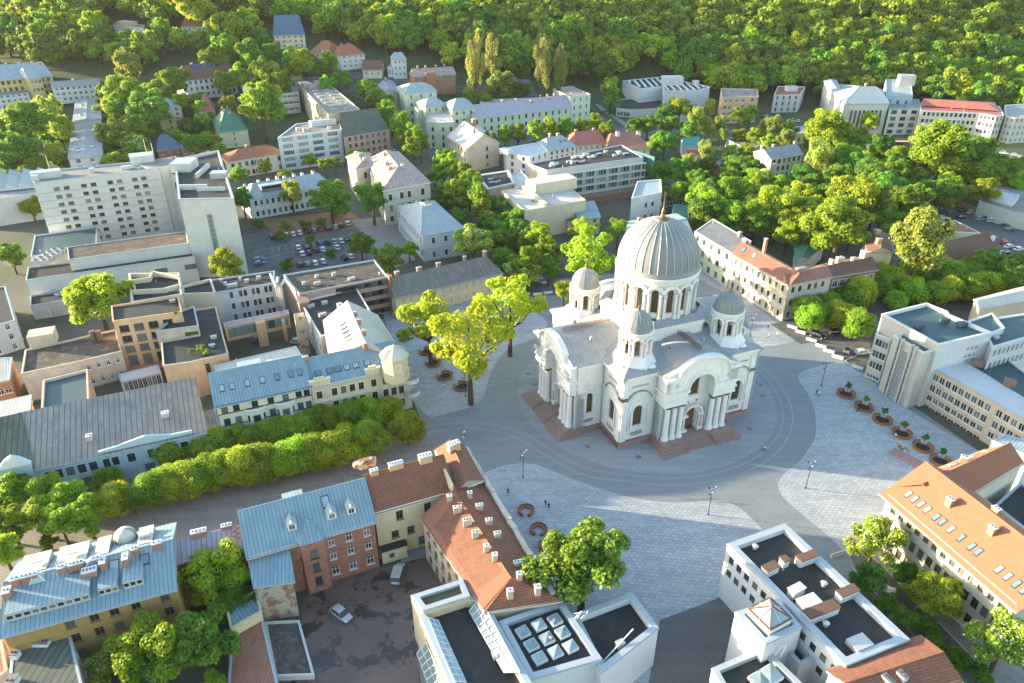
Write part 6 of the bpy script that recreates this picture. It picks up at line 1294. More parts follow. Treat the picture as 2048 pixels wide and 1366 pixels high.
# ---- lower left: yellow house with blue roof
o = bld('ochre courtyard house with wide blue tin roof, shed dormers and many brick chimneys', 'apartment house', [(6,1270),(348,1176),(343,1085)], 12.5, 'w_yellowdk', 'gable', 'r_blue', ridge=(175,1122), slope=.34, back=.9, nf=4, name='apartment_house', f={0: dict(n=[.36,.50,.62,.75,.93], nf=4, w=1.3), 1: dict(n=2)}, style='b', cornice='trim_grey',
        chim=[(x, .47, w, .8, 1.2) for x, w in ((.06,1.2),(.14,2.2),(.33,1.0),(.42,2.0),(.54,1.1),(.78,1.0),(.92,1.4))]+[(.72,.40,.8,1.6,1.3),(.58,.42,.8,1.6,1.3),(.02,.36,1,1.4,1.4),(.5,.36,2,1.2,1.2)], sky=[(.64,.40,1.2,1.5,'trim_dark'),(.83,.38,1.2,1.5,'trim_dark'),(.40,.38,1,1.4,'trim_dark')])
YH = o
def shed_dormer(o, s0, s1, t0, t1, lift, m='r_blue', nwin=6, back=False):
    k = MB(); z = [(s0,t0),(s1,t0),(s1,t1),(s0,t1)]
    q = [(*o.at(s, t), o.zr(s, t)+(lift if i < 2 else .12)) for i, (s, t) in enumerate(z)]; k.face(q if t1 > t0 else q[::-1], m)
    w = [(*o.at(s, t0), o.zr(s, t0)) for s in (s0, s1)]; k.face([w[0], w[1], q[1], q[0]], 'trim_grey')
    for i, s in ((0, s0), (1, s1)): k.face([w[i], q[i], q[3-i]], 'r_bluelight')
    ob = k.build('shed_dormer', o.root); a, b = Vector(w[0]), Vector(w[1]); d = (b-a)/nwin; nn = Vector((d.y, -d.x, 0)).normalized()*(1 if t1 > t0 else -1)
    for i in range(nwin):
        k = MB(); p, r = a+d*(i+.08)+nn*.06, a+d*(i+.92)+nn*.06; zz = Vector((0,0,1))
        k.face([p+zz*lift*.25, r+zz*lift*.25, r+zz*lift*.85, p+zz*lift*.85], 'frame_white'); p, r = p+(r-p)*.07+nn*.04, r-(r-p)*.07+nn*.04; k.face([p+zz*lift*.32, r+zz*lift*.32, r+zz*lift*.78, p+zz*lift*.78], 'glass')
        w_ = k.build('dormer_window', o.root)
shed_dormer(o, .02, .50, .11, .42, 1.5, nwin=10); shed_dormer(o, .55, .67, .12, .38, 1.4, nwin=3); shed_dormer(o, .70, .82, .12, .38, 1.6, nwin=3)
for a, b in ((.05,.22),(.27,.46),(.51,.60),(.78,.88)): shed_dormer(o, a, b, .93, .60, 1.3, 'r_cream', 4)
for s in (.16, .37, .83): p = o.at(s, .74); boxpart(o, 'roof_light', (p.x, p.y, o.zr(s,.74)+1.25), (1.6,1.2,.4), 'cap_white', YAW)
for s, w in ((.52, 3.0), (.18, 1.8)):
    p = o.at(s, .47); z = o.zr(s, .47)-.2; k = MB(); b = [rot2(Vector((sx*w*.6, sy*w*.4)), YAW)+p for sx, sy in ((-1,-1),(1,-1),(1,1),(-1,1))]
    for i in range(4): a, c = b[i], b[(i+1) % 4]; k.face([(a.x,a.y,z),(c.x,c.y,z),(p.x,p.y,z+1.7)], 'glass_sky'); k.bar((a.x,a.y,z),(p.x,p.y,z+1.75),.09,'cap_white',4)
    k.build('glass_lantern', o.root)
p = o.at(.69, .86); k = MB(); k.lathe([(1.7,12.4),(1.7,14),(1.5,14.7),(1.0,15.2),(.5,15.4),(0,15.5)], (p.x, p.y, 0), 'r_cream', 14); k.build('round_dormer', o.root)
o = bld('purplish tin roofed wing with rusted patches between the ochre house and the brick tenement', 'wing', [(348,1124),(499,1088),(485,1041)], 10.8, 'w_yellowdk', 'gable', 'r_purple', ridge=(415,1066), slope=.4, back=.35, name='wing', f={0: dict(n=4)}, chim=[(.35,.72,2.4,1,1.0),(.72,.78,1.6,.8,.8)])
k = MB()
for i in range(6): s, t = .8+.05*(i % 2), .7-.09*i; k.face([(*o.at(a, b), o.zr(a, b)+.05) for a, b in ((s,t),(s+.04,t),(s+.04,t+.07),(s,t+.07))], 'b_chim')
k.build('rust_patch', o.root)
bld('decaying low house with mossy patched roof and pale chimneys at the bottom left corner', 'house', [(14,1400),(172,1400),(138,1258),(27,1262)], 8.6, 'w_dirty', 'flat', 'r_moss', name='house', par=.05, chim=[(.12,.9,1.4,1,1.2),(.45,.78,3,1,.7),(.08,.6,1,1,1),(.05,.2,1.4,2,1)], chm='cap_white', f={0: dict(n=3), 1: dict(n=2)})
bld('pinkish house corner with tall windows at the bottom left edge', 'house', [(-60,1400),(14,1340),(0,1260),(-60,1270)], 7.5, 'w_pink', 'flat', 'r_rust', name='house', f={1: dict(n=2, nf=2, w=1.6)}, cap='w_sand')
o = bld('low blue tin lean to with a cream parapet beside the courtyard trees', 'lean to', [(461,1257),(523,1222),(512,1178),(452,1214)], 5.4, 'w_sun', 'flat', 'r_blue', name='lean_to', cap='w_cream', capw=.3)
bld('long rust brown tin roofed shed beside the wet courtyard', 'shed', [(452,1420),(568,1420),(524,1232),(464,1262)], 3.4, 'b_brown', 'flat', 'r_rust', name='shed', par=.05, cap='cap_metal')
o = bld('roofless store with a floor of rubble and litter beside the wet courtyard', 'ruin', [(551,1352),(628,1349),(598,1240),(529,1243)], 1.4, 'concrete_lt', 'flat', 'g_rubble', name='ruin', par=.4, cap='concrete_lt', capw=.3)

# ------------------------------------------------------------ trees
def leaf_cloud(lobes, n, size, seed, mats, blossom=0.0, core=True, droop=0.0):
    """crown mesh: leaf clumps (quads) on and inside overlapping lobes; lobes = (x,y,z,rx,ry,rz)"""
    rs = np.random.RandomState(seed); V = []; F = []; MI = []
    wts = np.array([(l[3]*l[4]+l[3]*l[5])**.8 for l in lobes]); wts /= wts.sum(); nv = 0
    for l, w in zip(lobes, wts):
        k = max(6, int(n*w)); d = rs.normal(size=(k, 3)); d[:, 2] += .25; d /= np.linalg.norm(d, axis=1)[:, None]
        r = rs.uniform(.0, 1.0, k)**.28; r = .55+.52*r+rs.normal(0, .05, k)
        c = np.array(l[:3])+d*r[:, None]*np.array(l[3:6])
        if droop: c[:, 2] -= droop*rs.uniform(0, 1, k)**2*l[5]
        nn = d+rs.normal(0, .55, (k, 3)); nn[:, 2] += .25; nn /= np.linalg.norm(nn, axis=1)[:, None]
        a = np.cross(nn, rs.normal(size=(k, 3))); a /= np.linalg.norm(a, axis=1)[:, None]; b = np.cross(nn, a)
        s = size*rs.uniform(.6, 1.35, k)[:, None]; e = rs.uniform(.6, 1.0, k)[:, None]
        q = np.stack([c-a*s-b*s*e*.5, c+a*s*.2-b*s*e, c+a*s+b*s*e*.4, c-a*s*.3+b*s*e], 1)
        V.append(q.reshape(-1, 3)); F.append(nv+np.arange(k*4).reshape(-1, 4)); nv += k*4
        m = (rs.uniform(size=k) < .35).astype(int)
        if blossom: m[(rs.uniform(size=k) < blossom) & (d[:, 2] > -.2)] = 2
        MI.append(m)
    V = np.concatenate(V); F = np.concatenate(F); MI = np.concatenate(MI)
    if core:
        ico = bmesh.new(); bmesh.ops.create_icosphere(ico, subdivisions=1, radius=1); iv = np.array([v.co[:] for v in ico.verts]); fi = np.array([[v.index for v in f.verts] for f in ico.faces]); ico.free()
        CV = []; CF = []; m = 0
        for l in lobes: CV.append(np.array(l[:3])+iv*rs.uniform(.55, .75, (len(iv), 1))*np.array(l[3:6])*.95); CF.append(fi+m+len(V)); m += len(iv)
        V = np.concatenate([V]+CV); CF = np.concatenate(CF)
    else: CF = np.zeros((0, 3), int)
    me = bpy.data.meshes.new('crown'); nq, nt_ = len(F), len(CF)
    me.vertices.add(len(V)); me.vertices.foreach_set('co', V.astype(np.float32).ravel())
    me.loops.add(nq*4+nt_*3); me.loops.foreach_set('vertex_index', np.concatenate([F.ravel(), CF.ravel()]).astype(np.int32))
    me.polygons.add(nq+nt_); st = np.concatenate([np.arange(nq)*4, nq*4+np.arange(nt_)*3]).astype(np.int32); me.polygons.foreach_set('loop_start', st)
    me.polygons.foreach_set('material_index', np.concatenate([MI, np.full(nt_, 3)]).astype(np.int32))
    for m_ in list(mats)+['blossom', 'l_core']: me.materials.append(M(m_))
    me.update(calc_edges=True); me.validate(); return me
def lobes_round(rs, nl, flat=.85, spread=.62, rl=(.30,.48)):
    """a few big limbs' worth of foliage, each broken into smaller clumps, with an uneven outline"""
    out = [(0, 0, 0, .5, .5, .5*flat), (.1, -.1, .3*flat, .4, .4, .35)]; ax, ay = rs.uniform(.86, 1.1), rs.uniform(.86, 1.1); nm = max(5, nl//3); ph = rs.uniform(0, 6.28)
    for i in range(nm):
        z = 1-2*(i+.5)/nm*.86; t = ph+i*2.4+rs.uniform(-.35, .35); q = sqrt(max(.05, 1-z*z)); k = rs.uniform(.68, 1.06)
        c = np.array((q*cos(t)*spread*k*ax, q*sin(t)*spread*k*ay, z*spread*flat*k)); R0 = rs.uniform(*rl)*.74; out.append((*c, R0*.85, R0*.85, R0*.75))
        for j in range(6):
            d = rs.normal(size=3); d[2] = abs(d[2])*.7; d += c/np.linalg.norm(c)*.9; d /= np.linalg.norm(d); r = R0*rs.uniform(.38, .62)
            out.append((*(c+d*R0*rs.uniform(.8, 1.12)*np.array((1, 1, .85))), r, r, r*.8))
    return out
def lobes_hedge(rs, nl, flat=.8, spread=.7, rl=(.26,.36)):
    out = [(0, 0, 0, .6, .6, .55*flat)]
    for i in range(nl):
        z = rs.uniform(-.75, 1.0); t = rs.uniform(0, 2*pi); q = sqrt(max(0, 1-z*z))*rs.uniform(.75, 1.0); r = rs.uniform(*rl)*rs.choice([.7, 1, 1, 1.15]); out.append((q*cos(t)*spread, q*sin(t)*spread, z*spread*flat, r, r, r*.85))
    return out
def trunk_mesh(h, r, seed, limbs=6, spread=.5, hi=1.0):
    rs = random.Random(seed); k = MB(); k.bar((0,0,-.5), (0,0,h), r*1.15, 'bark', 7, r*.75, cap=False); k.bar((0,0,-.5), (0,0,.5), r*1.6, 'bark', 7, r*1.1, cap=False)
    for i in range(limbs):
        t = 2*pi*i/limbs+rs.uniform(-.4,.4); z0 = h*rs.uniform(.75,1.0); L = spread*rs.uniform(.6,1); a = (0,0,z0); b = (cos(t)*L*.5, sin(t)*L*.5, z0+hi*rs.uniform(.3,.6)); c = (cos(t)*L, sin(t)*L, z0+hi*rs.uniform(.7,1.2))
        k.bar(a, b, r*.5, 'bark', 5, r*.32, cap=False); k.bar(b, c, r*.32, 'bark', 4, r*.12, cap=False)
    k.bar((0,0,h), (0,0,h+hi*1.1), r*.75, 'bark', 5, r*.15, cap=False)
    return k.mesh('trunk')
# kinds are built at unit size: crown radius 1 centred at z = ch, trunk below; scaled uniformly
KIND = {}
def kind(nm, lobf, n, size, mats, ch, nvar=3, tr=.055, blossom=0, droop=0, limbs=6, spread=.55, hi=.7, core=True):
    vs = []
    for v in range(nvar):
        rs = np.random.RandomState(hash_(nm)+v*17); lb = lobf(rs); crown = leaf_cloud(lb, n, size, hash_(nm)+v, mats, blossom, core, droop)
        vs.append((crown, trunk_mesh(ch*.72, tr, v+5, limbs, spread, hi)))
    KIND[nm] = (vs, ch)
def hash_(s): return sum(ord(c)*(i+3) for i, c in enumerate(s)) % 9999
kind('broad', lambda r: lobes_round(r, 30), 10500, .031, ('l_bright', 'l_mid'), 1.25)
kind('maple', lambda r: lobes_round(r, 26, .8, .72, (.18,.32)), 4600, .036, ('l_yellow', 'l_bright'), 1.35, 3, .045, core=False, spread=.8, hi=.8, limbs=9)
kind('lime', lambda r: lobes_round(r, 32), 11000, .029, ('l_yellow', 'l_bright'), 1.15, 1)
kind('dark', lambda r: lobes_round(r, 30), 9500, .033, ('l_mid', 'l_dark'), 1.25)
kind('tall', lambda r: [(x*.8, y*.8, z*1.25, a*.85, b*.85, c*1.1) for x, y, z, a, b, c in lobes_round(r, 24)], 4500, .046, ('l_mid', 'l_bright'), 1.55, 3)
kind('clip', lambda r: [(x, y, z*.95, a, b, c) for x, y, z, a, b, c in lobes_hedge(r, 34, .8, .74, (.26,.36))], 11500, .030, ('l_bright', 'l_mid'), .98, 4, .05)
kind('chestnut', lambda r: lobes_round(r, 28, .95), 9500, .031, ('l_mid', 'l_bright'), 1.3, 3, blossom=.09)
kind('poplar', lambda r: [(x*.55, y*.55, z*2.0, a*.45, b*.45, c*1.5) for x, y, z, a, b, c in lobes_round(r, 30)], 5200, .032, ('l_olive', 'l_pale'), 2.3, 3, .05, core=False, limbs=12, spread=.5, hi=2.4)
kind('willow', lambda r: [(x*.8, y*.8, z*1.2, a*.8, b*.8, c*1.4) for x, y, z, a, b, c in lobes_round(r, 24)], 6000, .034, ('l_pale', 'l_bright'), 1.5, 3, droop=.5)
kind('cone', lambda r: [(r.uniform(-.1,.1), r.uniform(-.1,.1), -1.2+i*.28, .62-.065*i, .62-.065*i, .26) for i in range(9)], 3000, .05, ('l_dark', 'l_dark'), 1.5, 2, .05)
kind('bush', lambda r: lobes_round(r, 14, .7), 1600, .075, ('l_mid', 'l_dark'), .62, 3, .05)
kind('sapling', lambda r: lobes_round(r, 10, .9, .6, (.25,.4)), 420, .13, ('l_dark', 'l_mid'), 1.9, 2, .05, core=False)
kind('forest', lambda r: lobes_round(r, 24, .9), 2800, .060, ('l_bright', 'l_mid'), 1.0, 4)
kind('forestd', lambda r: lobes_round(r, 24, .9), 2600, .060, ('l_mid', 'l_dark'), 1.0, 3)
TN = 0
NAMES = dict(maple='maple_tree', lime='lime_tree', clip='linden_tree', chestnut='chestnut_tree', poplar='poplar_tree', willow='birch_tree', tall='linden_tree', bush='bush', sapling='young_tree', dark='elm_tree', forest='hill_tree', forestd='hill_tree')
def tree(x, y, rpx, kd, label=None, group=None, name=None, cat=None, z=1.0, base=None, rad=None):
    """x,y: centre of the crown in the photo, rpx: its half width in photo pixels"""
    global TN; vs, ch = KIND[kd]; TN += 1; name = NAMES.get(kd, 'tree') if name in (None, 'tree') else name; cat = cat or ('bush' if kd == 'bush' else name.replace('_', ' '))
    if kd == 'tall': rpx *= 1.4
    if kd in ('dark', 'broad', 'chestnut', 'lime', 'willow', 'poplar'): rpx *= 1.2
    h = 3.0
    if base is None:
        for _ in range(12):
            p = P(x, y, h); dz = px(p)[2]; r = rpx*dz/FPX; g = ter(p.x, p.y); h = .5*h+.5*(g+ch*r*z)
        p = P(x, y, h); dz = px(p)[2]; r = rpx*dz/FPX; g = ter(p.x, p.y)
    else: p = base; r = rad; g = ter(p[0], p[1])
    crown, trunk = vs[TN % len(vs)]
    e = empty(name, (p[0], p[1], g), (TN*2.399) % (2*pi), label or 'tree', cat, group); e.scale = (r, r, r*z)
    put('trunk', trunk, e); put('crown', crown, e, (0, 0, ch))
    return e
TREES_XY = []
# singled out trees
for a in [
 (195,598,62,'lime','round glowing yellow green lime tree beside the derelict peach block'),
 (455,530,37,'broad','dense bright green tree at the foot of the blank hotel tower'),
 (856,640,80,'maple','left one of three loose crowned maples on the west side of the square'),
 (938,688,108,'maple','nearest and most yellow of the three maples on the west side of the square'),
 (1020,612,86,'maple','right rear one of three maples on the west side of the square'),
 (1168,1126,92,'dark','big round tree on the square behind the picture gallery, its top lit yellow'),
 (1175,512,74,'maple','wide yellow green tree directly left of the main dome'),
 (1103,518,24,'lime','small yellow green tree at the mouth of the avenue'),
 (1128,582,32,'maple','low yellowish tree against the left church turret'),
 (1752,1082,50,'chestnut','white blossoming chestnut at the corner of the orange roofed palace'),
 (1868,1190,52,'broad','bright green tree in front of the orange roofed palace facade'),
 (1930,1175,40,'broad','tree touching the palace facade right of the bright green one'),
 (1738,1160,38,'dark','dark street tree between the black roofed block and the palace'),
 (1812,1150,30,'dark','small dark tree right behind the blossoming chestnut'),
 (2010,1282,62,'chestnut','white blossoming chestnut at the lower right corner'),
 (1895,1365,30,'dark','dark bush like tree at the bottom right edge'),
 (420,1140,66,'lime','sunlit yellow green tree over the purplish tin roof'),
 (470,1165,40,'dark','dark green tree right behind the sunlit one over the purplish roof'),
 (232,1228,46,'lime','pale yellowish birch in the lower left courtyard'),
 (398,1282,68,'dark','large deep green tree in the lower left courtyard'),
 (205,1335,36,'chestnut','white blossoming chestnut left of the courtyard trees'),
 (300,1296,76,'lime','yellow green tree in front of the deep green courtyard tree'),
 (430,1372,30,'broad','small bright tree top cut by the bottom edge'),
 (945,485,38,'chestnut','white flowering chestnut at the corner of the blue hip roofed house'),
 (722,492,28,'dark','round green tree at the edge of the car park'),
 (776,515,33,'dark','dark green tree above the long grey shingle roof'),
 (818,500,18,'broad','small young tree beside the blue hip roofed house'),
 (745,400,36,'dark','green tree in front of the peeling gabled house'),
 (660,395,42,'dark','dense dark green tree right of the white neoclassical house'),
 (582,385,26,'willow','loose light green tree in front of the white neoclassical house'),
 (485,400,26,'dark','dark tree climbing beside the hotel tower'),
 (520,208,52,'broad','large bright green round tree behind the green roofed house'),
 (455,215,22,'willow','pale tree left of the large bright green tree'),
 (250,190,38,'broad','tall bright tree cluster behind the two grey slabs'),
 (255,135,34,'willow','pale green crown above the bright cluster behind the grey slabs'),
 (228,215,24,'tall','slender bright tree just right of the far grey slab'),
 (300,225,44,'dark','large dark tree left of the slate pyramid roof'),
 (345,165,34,'broad','bright lobed tree above the silvery hip roof'),
 (380,75,40,'tall','tree standing beside the red roofed hill villa'),
 (402,95,40,'broad','huge bright crown below the hill villas'),
 (62,415,22,'lime','small yellow tree in front of the grey saw tooth hall'),
 (20,510,28,'dark','dark round tree at the left edge beside the podium'),
 (55,250,40,'tall','group of birches left of the grey slabs'),
 (95,230,40,'willow','yellowish birch left of the far grey slab'),
 (28,300,44,'dark','dark tree mass at the left edge near the turquoise terrace'),
 (408,245,18,'chestnut','cream flowering chestnut left of the green roofed house'),
 (270,300,26,'chestnut','flowering bushy tree above the hotel roof'),
 (950,140,36,'poplar','left one of the pale sparse poplars below the forest'),
 (985,125,28,'poplar','second pale sparse poplar below the forest'),
 (1085,140,34,'poplar','pale sparse poplar right of the forest path'),
 (1120,150,30,'poplar','rightmost pale sparse poplar below the forest'),
 (1000,170,28,'chestnut','dark flowering chestnut beside the sparse poplars'),
 (1700,395,54,'broad','big luminous double crowned tree in the gardens right of the white house'),
 (1680,455,62,'broad','large bright tree behind the red tin roofed corner house'),
 (1840,490,62,'willow','tall shaggy yellow green tree beside the cream gable wall'),
 (1850,440,34,'willow','pale topped tree behind the shaggy one by the car park'),
 (1890,300,60,'broad','massive sunlit tree in front of the red roofed university block'),
 (1845,290,34,'willow','yellow green weeping tree left of the massive sunlit tree'),
 (1960,310,44,'dark','dark crowned tree right of the massive sunlit tree'),
 (1640,310,32,'willow','pale weeping birch beside the white garden house'),
 (1650,262,44,'broad','broad green tree in front of the colonnaded university'),
 (1740,240,20,'broad','bright tree before the colonnade'),
 (1480,232,20,'dark','dark street tree before the peach apartment house'),
 (1500,230,18,'tall','second street tree before the peach apartment house'),
 (1360,215,24,'broad','bright tree in front of the white museum'),
 (1395,240,26,'willow','pale birch right of the white museum'),
 (1222,180,22,'tall','green tree at the left flank of the museum'),
 (1228,205,14,'chestnut','small flowering tree on the museum verge'),
]:
    tree(a[0], a[1], a[2], a[3], a[4])
def fill(poly, n, r0, r1, kinds, label, group, seed=1):
    '''trees scattered through a planted area given by its outline in the photo'''
    rs_ = random.Random(seed); xs = [p[0] for p in poly]; ys = [p[1] for p in poly]; pv = [Vector(p) for p in poly]; k = 0; t = 0; got = []
    while k < n and t < 4000:
        t += 1; x, y = rs_.uniform(min(xs), max(xs)), rs_.uniform(min(ys), max(ys)); r = rs_.uniform(r0, r1)
        if inside(Vector((x, y)), pv) and all(hypot(x-a, (y-b)*1.7) > (r+c)*.75 for a, b, c in got): got.append((x, y, r)); k += 1; tree(x, y, r, rs_.choice(kinds), label, group)
def row(pts, rpx, kd, label, group, z=1.0, name='tree'):
    for i, p in enumerate(pts):
        r = p[2] if len(p) > 2 else rpx; tree(p[0]+R.uniform(-2,2), p[1]+R.uniform(-2,2), r*R.uniform(.94,1.06), kd, label, group, name, None, z)
row([(342+i*33, 902-i*6.3) for i in range(14)], 38, 'clip', 'clipped linden in the upper row of the double avenue along the boulevard', 'clipped lindens of the upper row', 1.0, 'linden_tree')
row([(305+i*36, 972-i*7.8) for i in range(13)], 46, 'clip', 'clipped linden in the lower row of the double avenue along the boulevard', 'clipped lindens of the lower row', 1.05, 'linden_tree')
tree(815, 855, 42, 'clip', 'large round linden closing the boulevard rows at the square')
tree(215, 960, 32, 'clip', 'small linden standing before the pale blue shop building'); tree(218, 1000, 46, 'clip', 'broad linden left of the gap in the boulevard rows')
row([(30,985),(85,985),(130,1000),(20,1045),(75,1035),(170,1030),(5,1100),(120,1045)], 40, 'broad', 'loose crowned linden at the left end of the boulevard', 'loose lindens at the left end of the boulevard')
tree(97, 1085, 18, 'dark', 'tiny dark tree below the boulevard lindens'); tree(265, 1005, 22, 'dark', 'thin dark tree in the gap of the boulevard rows')
# avenue
row([(886,325,22),(905,338,24),(925,352,25),(940,370,26),(962,400,26),(748,190,18),(770,205,20),(780,230,22),(800,255,24),(825,270,22),(838,285,20)], 24, 'tall', 'egg shaped linden in the avenue running up from the square', 'lindens of the avenue')
row([(870,355),(893,385),(915,410),(880,380)], 20, 'chestnut', 'flowering chestnut along the near side of the avenue', 'chestnuts of the avenue')
row([(985,455),(1000,480),(1018,445),(1035,465),(1055,480),(1082,488),(1035,530)], 26, 'dark', 'dark linden at the lower end of the avenue beside the cinema', 'lindens beside the cinema')
row([(1008,270),(1038,268),(1070,262),(1100,258),(1130,255),(1160,258),(1195,250),(1215,262),(980,285)], 18, 'tall', 'street linden in front of the long bank building', 'lindens before the bank')
row([(1270,252),(1295,250),(1320,240),(1345,250),(1335,225),(1375,265)], 20, 'dark', 'street tree below the white museum', 'street trees below the museum')
row([(1310,345),(1330,285),(1355,345),(1420,395),(1435,420),(1400,370),(1470,335),(1500,340)], 26, 'dark', 'garden tree in the quarter behind the church', 'garden trees behind the church')
row([(1410,410,40),(1460,430,34),(1510,435,36),(1548,415,42),(1580,445,34),(1620,430,36),(1455,385,34),(1500,395,30),(1600,395,34)], 36, 'broad', 'leafy tree in the dense garden belt right of the main dome', 'trees of the garden belt')
row([(1770,385,36),(1800,400,34),(1745,350,36),(1790,345,30),(1830,395,34),(1720,330,32),(1760,300,30),(1700,320,28),(1900,390,32),(1880,385,28),(1600,350,28),(1620,370,26),(1750,420,40)], 34, 'dark', 'dark tree in the gardens below the university', 'dark trees below the university')
row([(1940,350),(1975,345),(2010,350),(2040,340)], 30, 'broad', 'sunlit bushy tree at the right edge above the grey hall', 'bushy trees above the grey hall')
row([(1622,632,34),(1660,610,36),(1700,590,36),(1725,590,30)], 34, 'clip', 'round linden in the row left of the faculty street', 'lindens before the red brick house')
row([(1718,650,38)], 38, 'clip', 'big round linden beside the white corner of the faculty', None)
row([(1755,552,36),(1790,555,34),(1815,545,34),(1850,545,38),(1835,582,34),(1868,588,32),(1790,602,26),(1903,578,33),(1937,573,33),(1972,568,33),(1895,546,36),(1935,540,30),(1768,572,30),(1950,550,30),(1988,570,30),(2020,560,30)], 28, 'clip', 'clipped linden along the street behind the faculty', 'clipped lindens behind the faculty')
row([(1980,520),(2010,545),(2040,530),(2040,570),(1960,530)], 28, 'dark', 'dark linden at the right edge of the street behind the faculty', 'dark lindens at the right edge')
row([(450,330),(440,300),(430,285),(575,350),(620,320),(650,330),(672,325),(560,360),(530,335),(705,310),(725,310)], 15, 'broad', 'small green tree in the gardens of the white modernist block', 'small trees around the modernist block')
row([(290,330,22),(255,322,22),(240,345,18),(430,370,24),(415,320,18),(478,350,18)], 20, 'broad', 'shrubby tree behind the hotel roof', 'shrubby trees behind the hotel')
row([(110,275,28),(130,320,20),(225,270,34),(235,235,30),(270,260,34),(350,275,22),(380,290,22),(390,255,20),(200,330,20),(215,300,24),(15,330,24),(75,335,24)], 28, 'dark', 'dark tree among the small houses above the hotel', 'dark trees above the hotel')
row([(450,120,26),(480,160,24),(500,120,30),(530,150,30),(560,165,26),(605,130,26),(640,135,18),(660,130,18),(420,130,22),(445,170,22),(585,120,20),(650,175,18),(690,155,12),(740,175,10)], 24, 'tall', 'tree on the slope around the curving street', 'trees around the curving street')
row([(1690,270,26),(1720,280,26),(1550,255,24),(1580,260,20),(1530,255,18),(1570,280,22),(1420,215,16),(1440,250,18),(1410,300,20),(1460,305,18),(1380,330,20),(1540,250,14)], 22, 'willow', 'light green tree along the upper street', 'light trees along the upper street')
row([(383,703,9),(403,698,13),(415,706,11),(350,625,7)], 10, 'bush', 'self sown birch bush growing on the derelict roof', 'bushes on the derelict roof')
for q, (x, y, r) in enumerate(((383,703,1.1),(403,698,1.5),(415,706,1.3),(350,625,.8))):
    o_ = [t for t in COL.objects if t.get('group') == 'bushes on the derelict roof'][q]; z_ = 10.0 if q < 3 else 15; p = P(x, y, z_+.6); o_.location = (p.x, p.y, z_)
    o_.scale = (r, r, r)
row([(445,668,16),(620,478,14),(560,470,18),(660,508,12),(575,530,18),(1345,640,10)][:5], 14, 'bush', 'bush at the edge of the car park and yards', 'bushes of the yards')
fill([(395,95),(520,95),(545,110),(610,115),(640,130),(600,150),(560,150),(480,135),(400,130)], 12, 18, 26, ('dark', 'broad'), 'tree on the slope between the hill villas and the street', 'trees below the hill villas', 3)
fill([(0,215),(60,215),(130,225),(140,300),(130,335),(70,330),(0,330)], 9, 20, 30, ('dark', 'tall', 'broad'), 'tree in the dense clump left of the grey gabled slabs', 'clump left of the grey slabs', 4)
fill([(210,170),(300,180),(300,250),(290,330),(225,330),(208,250)], 12, 20, 32, ('dark', 'broad'), 'tree in the grove right of the grey gabled slabs', 'grove right of the grey slabs', 5)
fill([(360,205),(430,190),(420,230),(425,290),(380,300),(365,260)], 7, 14, 22, ('dark', 'broad'), 'tree between the small tin roofed houses', 'trees between the tin roofed houses', 6)
fill([(1390,385),(1500,350),(1600,360),(1700,370),(1760,380),(1790,440),(1700,470),(1600,480),(1520,470),(1420,450),(1385,430)], 22, 24, 38, ('broad', 'dark', 'dark'), 'tree in the wooded garden block right of the main dome', 'wooded garden block', 7)
fill([(1640,275),(1700,285),(1840,320),(1860,400),(1800,420),(1700,370),(1650,350)], 16, 24, 36, ('dark', 'broad'), 'tree in the park before the university', 'park before the university', 8)
fill([(1900,350),(2048,330),(2048,360),(1960,385),(1880,400)], 8, 22, 30, ('broad', 'dark'), 'tree above the low grey hall', 'trees above the low grey hall', 9)
fill([(1310,275),(1360,285),(1450,320),(1500,300),(1500,350),(1420,400),(1330,400),(1300,340)], 14, 18, 26, ('dark', 'broad'), 'tree in the back gardens above the church dome', 'back gardens above the dome', 10)
fill([(1400,255),(1470,265),(1590,275),(1640,290),(1560,290),(1450,275)], 7, 14, 20, ('willow', 'broad'), 'small light tree on the upper street verge', 'light trees on the upper verge', 11)
fill([(920,195),(1010,160),(1060,185),(1100,165),(1110,180),(1000,205),(940,210)], 7, 16, 22, ('dark', 'broad'), 'tree around the turreted brick villa', 'trees around the turreted villa', 12)
fill([(735,170),(755,190),(800,260),(850,300),(820,300),(760,230),(730,195)], 6, 16, 20, ('tall',), 'linden in the denser upper part of the avenue', 'upper avenue lindens', 13)
fill([(870,325),(935,345),(975,400),(960,425),(905,380)], 6, 20, 24, ('tall',), 'linden in the dense middle stretch of the avenue', 'middle avenue lindens', 14)
fill([(860,385),(900,400),(930,440),(960,500),(990,500),(1090,540),(1030,560),(960,480),(900,430)], 6, 20, 28, ('chestnut', 'dark'), 'tree on the near side of the avenue by the blue hip roof', 'near side avenue trees', 15)
fill([(965,425),(990,410),(1040,440),(1100,480),(1110,530),(1060,545),(1010,500)], 12, 24, 29, ('dark', 'tall'), 'linden in the leafy lower part of the avenue', 'lower avenue lindens', 21)
fill([(1160,455),(1235,450),(1240,480),(1200,520),(1150,500)], 2, 30, 38, ('maple',), 'maple in the clump behind the left church turret', 'maples behind the left turret', 22)
fill([(1610,620),(1640,600),(1735,570),(1745,600),(1700,640),(1640,650)], 4, 36, 42, ('clip',), 'linden thickening the row left of the faculty street', 'lindens left of the faculty street', 23)
fill([(640,130),(700,160),(740,172),(720,185),(660,172),(630,150)], 5, 10, 15, ('broad',), 'small tree by the street bend', 'small trees by the street bend', 16)
fill([(470,415),(530,440),(690,420),(740,430),(700,450),(520,460)], 5, 12, 16, ('bush',), 'shrub of the hedge behind the walled car park', 'hedge behind the car park', 17)
fill([(330,1040),(345,1160),(470,1190),(500,1120),(505,1200),(400,1230),(330,1200)], 3, 30, 36, ('dark',), 'dark tree in the shade behind the courtyard', 'shaded courtyard trees', 18)
